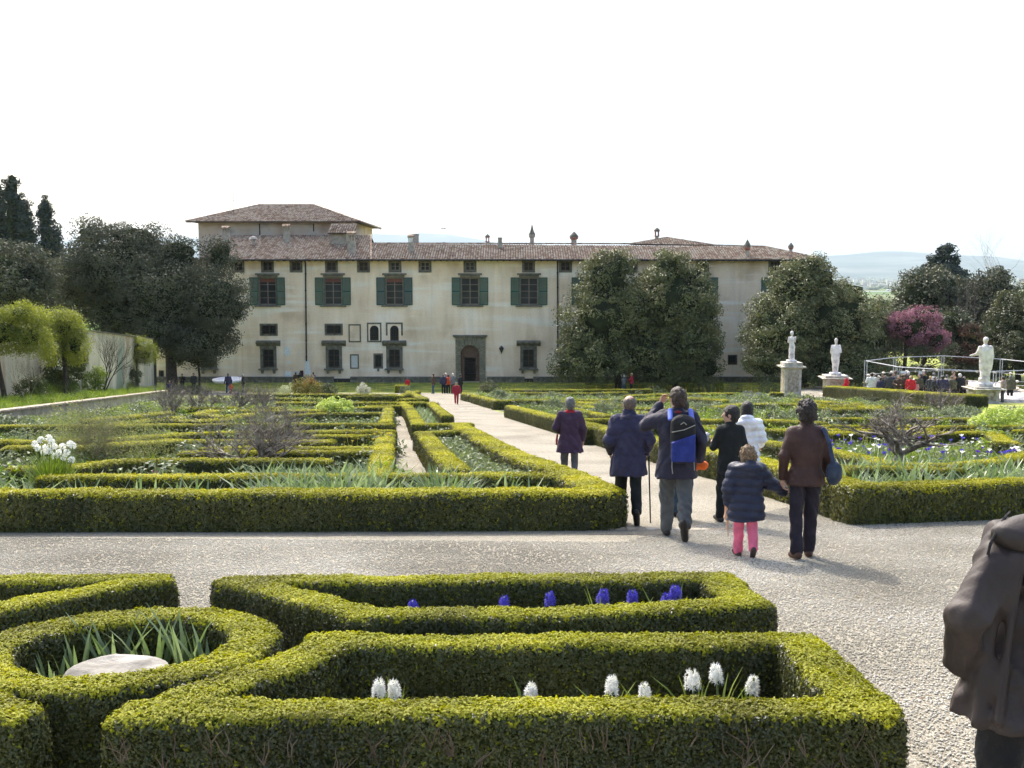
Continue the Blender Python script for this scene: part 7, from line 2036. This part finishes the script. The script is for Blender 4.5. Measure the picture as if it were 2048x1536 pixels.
def statue(label, px, D, topy, boty, pedh, pose, rz=0.0, pw=.9):
    p = foot(px, D); t = thing('statue', label, 'statue', (p.x, D, gz(D)), rz)
    zt = At(px, topy, D).z - gz(D); zb = At(px, boty, D).z - gz(D); H = zt - zb; k = H / 1.78
    pedestal(t, pw, zb)
    s = Soft((-.45, -.4, -.08), (.45, .45, 1.8), .02)
    s.boxr((0, 0, -.02), (.26, .22, .06), .02)
    if pose == 'woman':
        s.sect([(.0, .17, .15, 0, 0), (.45, .16, .14, .0, .01), (.80, .17, .14, .03, .02), (1.0, .145, .115, .0, .02), (1.22, .16, .12, -.02, 0), (1.36, .12, .09, -.02, 0)], k=.03)
        s.ell((-.01, .0, 1.60), (.08, .095, .115), k=.02); s.ell((-.03, -.04, 1.58), (.095, .09, .12), k=.03); s.cap((-.02, 0, 1.34), (-.01, 0, 1.5), .055, k=.03)
        s.cap((.13, 0, 1.32), (.19, .05, 1.08), .055, .045, k=.03); s.cap((.19, .05, 1.08), (.24, .16, 1.28), .042, .034, k=.02); s.cap((.24, .16, 1.28), (.25, .17, 1.38), .034, .02, k=.01)
        s.cap((-.17, 0, 1.32), (-.2, .03, 1.05), .055, .045, k=.03); s.cap((-.2, .03, 1.05), (.16, .20, 1.10), .042, .03, k=.02); s.ell((.2, .2, 1.11), (.06, .05, .03), k=.02)
    elif pose == 'man':
        s.sect([(.0, .10, .10, 0, 0), (.35, .14, .12, 0, .0), (.62, .19, .14, 0, 0), (1.0, .20, .14, 0, 0), (1.25, .19, .13, 0, 0), (1.38, .13, .09, 0, 0)], k=.03)
        s.cap((-.07, 0, 0), (-.08, 0, .5), .06, .08, k=.03); s.cap((.07, .03, 0), (.08, .03, .5), .06, .08, k=.03)
        s.ell((0, .01, 1.61), (.08, .095, .115), k=.02); s.cap((0, 0, 1.36), (0, .0, 1.52), .06, k=.03)
        s.cap((-.17, 0, 1.33), (-.22, 0, 1.02), .06, .05, k=.03); s.cap((-.22, 0, 1.02), (-.12, .13, .86), .045, .035, k=.02); s.cap((.17, 0, 1.33), (.22, 0, 1.05), .06, .05, k=.03); s.cap((.22, 0, 1.05), (.1, .16, 1.1), .045, .035, k=.02)
    else:
        s.sect([(.0, .20, .17, 0, 0), (.22, .20, .17, 0, 0), (.24, .17, .15, .02, 0), (.55, .20, .16, .03, 0), (.95, .23, .18, .03, 0), (1.25, .24, .17, .01, 0), (1.40, .18, .12, 0, 0), (1.46, .08, .08, 0, 0)], k=.04)
        s.ell((0, .02, 1.64), (.085, .10, .12), k=.01); s.cap((0, 0, 1.40), (0, .01, 1.56), .06, k=.03); s.ell((0, -.02, 1.66), (.09, .10, .10), k=.01)
        s.cap((-.2, 0, 1.36), (-.27, .05, 1.12), .075, .065, k=.03); s.cap((-.27, .05, 1.12), (-.40, .20, 1.06), .055, .04, k=.02); s.cap((-.40, .20, 1.06), (-.47, .24, 1.05), .035, .02, k=.01)
        s.cap((.2, 0, 1.36), (.27, .02, 1.05), .08, .075, k=.04); s.cap((.27, .02, 1.05), (.25, .05, .55), .06, .05, k=.05)
    s.warp(lambda x, y, z: (np.where((z < 1.4) & (z > .04), .014, .004) * np.sin(26 * x + 10 * z + 9 * np.sin(2.2 * z + 4 * y)) * (.5 + .5 * vnoise(x, y, z, 4, 2)) + .006 * vnoise(x, y, z, 14, 5)).astype(np.float32), .05)
    o = s.build('figure', MARBLE, t, k); o.location = (0, 0, zb + .08 * k)
    return t
statue('white marble statue of a woman with a raised hand on a tall pedestal, leftmost statue', 1581, 75, 662, 724, 2.5, 'woman', 0, 1.15)
statue('white marble statue of a draped man behind the tall hedge end, middle statue', 1669, 80, 677, 750, 2, 'man', -.1, 1.5)
statue('large white marble statue of a robed man seen from behind, rightmost statue', 1966, 64.5, 677, 772, 1, 'robed', 0, 1.35)

# ---------------------------------------------------------------- fountain basin and tubular barrier
GALV = M('galvanised_steel', [(.32, .34, .36), (.50, .52, .54)], scale=4, rough=.45, metallic=.55)
t = thing('fountain', 'wide low round fountain basin of pale stone steps beyond the crowd', 'fountain', (At(1925, 760, 81).x, 81, gz(81)))
for i, (r_, z0, z1) in enumerate(((5.8, -.5, .25), (4.9, .252, .5), (3.8, .502, .85))):
    q = MB(); q.lathe([(r_, z0), (r_, z1 - .08), (r_ + .12, z1 - .075), (r_ + .12, z1)], 24); q.build('step', STONEW, t)
q = MB(); q.lathe([(3.6, .86), (3.6, .93), (3.3, .93), (3.3, .87)], 24); q.build('rim', MARBLE, t)
for k_, (px, D, w) in enumerate(((2040, 70, 2.2), (2062, 67, 2.6), (1955, 67, 1.4))):
    q = MB(); q.lathe([(w * .8, -.2), (w, .1), (w, .3), (w * .9, .42)], 14, (0, 0, 0)); o = q.build('stone_block', MARBLE); p = foot(px, D); o.location = (p.x, D, gz(D)); o.scale = (1, .55, 1)
    tag(o, ['pale worn stone slab at the right edge beside the pair of visitors', 'second pale stone slab, nearer, at the right edge', 'pale stone slab at the foot of the rightmost statue'][k_], 'stone')
barr = thing('barrier', 'tubular steel barrier ring with small lamps around the fountain', 'barrier', (At(1900, 740, 80).x, 80, gz(80)))
bo = barr.location
posts = [(1732, 80, 721), (1790, 87, 714), (1886, 91, 711), (2003, 88, 717.5), (2085, 82, 726), (2100, 76, 738), (1990, 72, 742), (1880, 71, 738), (1797, 74, 733)]
pts = []
for (px, D, top) in posts:
    a = At(px, top, D); pts.append(Vector((a.x - bo.x, D - bo.y, a.z - bo.z)))
LAMPB = flat((.6, .55, .45), .4)
for i, p in enumerate(pts):
    zb = gz(p.y + bo.y) - bo.z
    q = MB(); w = .032
    q.tube([(p.x - .09, p.y, zb), (p.x - .09, p.y, p.z)], w, 6); q.tube([(p.x + .09, p.y, zb), (p.x + .09, p.y, p.z)], w, 6); q.build('post', GALV, barr)
    n = pts[(i + 1) % len(pts)]
    for f in (1.0, .62, .30):
        q = MB(); za = zb + (p.z - zb) * f; zn_ = (gz(n.y + bo.y) - bo.z); zc = zn_ + (n.z - zn_) * f
        q.tube([(p.x, p.y, za - .03), (n.x, n.y, zc - .03)], .034 if f == 1.0 else .018, 6); r_ = q.build('rail', GALV, barr)
        if f == .62:
            for g in (.25, .6, .9):
                c = Vector((p.x, p.y, za)).lerp(Vector((n.x, n.y, zc)), g)
                l = MB(); l.lathe([(.03, -.10), (.13, -.04), (.14, .02), (.05, .07)], 8, (c.x, c.y, c.z)); l.build('clamp', LAMPB, r_)
for (px, D, py, lab) in ((1807, 73.8, 744.5, 'white notice hung on the barrier, left one'), (1843, 72.5, 746, 'white notice hung on the barrier, right one')):
    a = At(px, py, D - .2); q = MB(); q.box(a.x - .19, a.x + .19, D - .22, D - .2, a.z - .09, a.z + .09); q.tube([(a.x - .15, D - .19, a.z - .09), (a.x - .15, D - .19, a.z + .25)], .008, 4); q.tube([(a.x + .15, D - .19, a.z - .09), (a.x + .15, D - .19, a.z + .25)], .008, 4)
    tag(q.build('notice', flat((.75, .75, .75))), lab, 'sign')

# ---------------------------------------------------------------- parked vehicles beyond the fountain
def vehicle(name, label, px, D, py, L, Wd, Hh, rz, paint, van=True):
    p = At(px, py, D); t = thing(name, label, 'van' if van else 'car', (p.x, D, p.z - Hh * .5), rz)
    if van: prof = [(-L / 2, .35), (-L / 2, 1.0), (-L / 2 + .12, 1.15), (-L / 2 + .75, 1.82), (-L / 2 + 1.05, Hh), (L / 2 - .15, Hh), (L / 2, Hh - .25), (L / 2, .35)]
    else: prof = [(-L / 2, .35), (-L / 2, .72), (-L / 2 + 1.0, .90), (-L / 2 + 1.65, Hh), (L / 2 - 1.2, Hh), (L / 2 - .45, .95), (L / 2, .9), (L / 2, .35)]
    q = MB(); q.prism_y(prof, -Wd / 2, Wd / 2); bevel(q.build('body', paint, t), .06, 2)
    g = MB(); h0 = Hh * .60
    if van:
        for i, (a, b) in enumerate(((-L / 2 + .95, -L / 2 + 1.6), (-L / 2 + 1.7, -L / 2 + 2.8), (-L / 2 + 2.9, L / 2 - .3))):
            w = MB(); w.box(a, b, -Wd / 2 - .012, -Wd / 2 + .02, h0, Hh - .25); w.build('window', GLASS, t); w = MB(); w.box(a, b, Wd / 2 - .02, Wd / 2 + .012, h0, Hh - .25); w.build('window', GLASS, t)
        w = MB(); w.add([(-L / 2 + .16, -Wd / 2 + .15, 1.2), (-L / 2 + .16, Wd / 2 - .15, 1.2), (-L / 2 + .70, Wd / 2 - .2, 1.80), (-L / 2 + .70, -Wd / 2 + .2, 1.80)], [(0, 1, 2, 3), (3, 2, 1, 0)]); w.build('windscreen', GLASS, t)
    else:
        for sy in (-1, 1):
            w = MB(); y0, y1 = sorted((sy * (Wd / 2 - .03), sy * (Wd / 2 + .012))); w.prism_y([(-L / 2 + 1.25, .95), (-L / 2 + 1.72, Hh - .08), (L / 2 - 1.25, Hh - .08), (L / 2 - .7, .98)], y0, y1); w.build('window', GLASS, t)
    for sx in (-L * .32, L * .30):
        for sy in (-Wd / 2 + .05, Wd / 2 - .05):
            w = MB(); w.tube([(sx, sy - .1, .33), (sx, sy + .1, .33)], .33, 14); o = w.build('wheel', flat((.02, .02, .02)), t)
            w = MB(); w.tube([(sx, sy - .11, .33), (sx, sy + .11, .33)], .19, 10); w.build('rim', GALV, o)
    for sy in (-Wd / 2 + .25, Wd / 2 - .25):
        w = MB(); w.box(-L / 2 - .02, -L / 2 + .03, sy - .14, sy + .14, .72 if van else .55, .88 if van else .68); w.build('headlight', flat((.7, .7, .7), .2), t)
    return t
PAINTW = M('white_paint', [(.72, .73, .74), (.80, .81, .82)], scale=1, rough=.25, spec=.6)
vehicle('parked_van', 'white minibus parked far beyond the barrier ring', 1861, 245, 718, 4.6, 1.8, 2.1, .25, PAINTW)
vehicle('parked_car', 'grey car parked right of the white minibus', 1902, 235, 727, 4.0, 1.65, 1.42, .2, M('grey_paint', [(.3, .31, .33)], rough=.3, spec=.6), False)
# ---------------------------------------------------------------- white oval basin by the villa's left end
q = MB(); n = 26; 
for (ra, rb, z) in ((1.6, 1.35, .0),): q.lathe([(1.45, -.1), (1.6, .05), (1.62, .22), (1.45, .26), (1.28, .20), (1.22, .08), (.2, .05)], n)
ob = q.build('oval_basin', flat((.75, .76, .80), .5), None, True); p = foot(456, 100); a = At(456, 759.5, 100); ob.location = (a.x, 100, a.z - .1); ob.rotation_euler = (.06, 0, 0); ob.scale = (.88, .88, .8); tag(ob, 'white oval basin on the lawn by the left end of the villa', 'basin')
q = MB(); q.lathe([(.35, -1.4), (.25, -.4), (.5, -.1), (.9, -.02)], 12); o = q.build('foot', flat((.6, .6, .62), .6), ob)
# kerb stones across the paths
def kerb(label, A, Bp, D_, n=7):
    a, b = Vector((*A, gz(A[1]))), Vector((*Bp, gz(Bp[1]))); d = (b - a) / n; t = thing('kerb', label, 'kerb')
    s_ = Vector((d.y, -d.x, 0)).normalized() * D_
    for i in range(n):
        p = a + d * i + d * .01; q_ = a + d * (i + 1) - d * .01; q = MB(); z = random.uniform(.012, .03)
        q.add([(v.x, v.y, v.z + zz) for v in (p, q_, q_ - s_, p - s_) for zz in (-.05, z)], [(0, 2, 3, 1), (2, 4, 5, 3), (4, 6, 7, 5), (6, 0, 1, 7), (1, 3, 5, 7), (0, 6, 4, 2)])
        bevel(q.build('stone', STONEW, t), .012)
A_ = G(1215, 1062); B_ = G(1480, 1062)
kerb('worn stone step flush in the gravel at the mouth of the main path', (A_.x, A_.y), (B_.x, B_.y), .12)
A_ = G(880, 818); B_ = G(1000, 819)
kerb('thin stone line across the main path half way to the villa', (A_.x, A_.y), (B_.x, B_.y), .15)
# clipped block hedge in the left parterre
p = G(803, 786); s = Soft((-.75, -.5, 0), (.75, .5, .7), .06); s.boxr((0, 0, .3), (.55, .4, .36), .05)
t = thing('hedge', 'clipped dark cube of box standing alone near the villa in the left parterre', 'hedge', (p.x, p.y, gz(p.y))); o = s.build('branches', BOXCORE, t); scatter(o.data, 'leaves', SPRIG_C, 200, .6, 1.0, 5, t)
# birds
q = MB(); a = At(887, 458, 90); q.add([(0, 0, 0), (.12, .05, .09), (.22, 0, .02), (-.12, .05, .09), (-.22, 0, .02), (0, .22, 0), (0, -.14, .02)], [(0, 1, 5), (1, 2, 5), (0, 5, 3), (3, 5, 4), (0, 6, 1), (0, 3, 6)]); o = q.build('bird', BLACKC); o.location = a; tag(o, 'tiny dark bird flying above the villa roof', 'bird')
# more greenery against the tall wall
for i, (px, py, D, rx, ry, n, lab) in enumerate(((60, 780, 54, 26, 22, 3500, 'loose green climber low on the tall wall near the left edge'), (185, 770, 68, 24, 26, 3500, 'green growth at the foot of the tall wall beside the upright climber'), (255, 765, 80, 26, 22, 3500, 'green growth at the foot of the tall wall under the small pollard'))):
    b = (At(px, py, D).x, D, gz(D) + .4); t = thing('climber', lab, 'climbing plant', b)
    V, F = cloud([B(px, py, D, rx, ry, b, .5), B(px + rx * .5, py - ry * .6, D + .3, rx * .6, ry * .8, b, .4)], n, .10, .06, 600 + i, clump=(.25, 40)); m_ = V[:, 2] < .02; V[m_, 2] = .02
    link('leaves', mesh_np('leaves', V, F), (IVY, GRASSM, OLIVE)[i], t); q = MB(); q.tube([(0, .2, 0), (.1, .3, 1.0), (.05, .3, 1.7)], [.05, .03, .01], 5); q.build('stem', BARK, t)
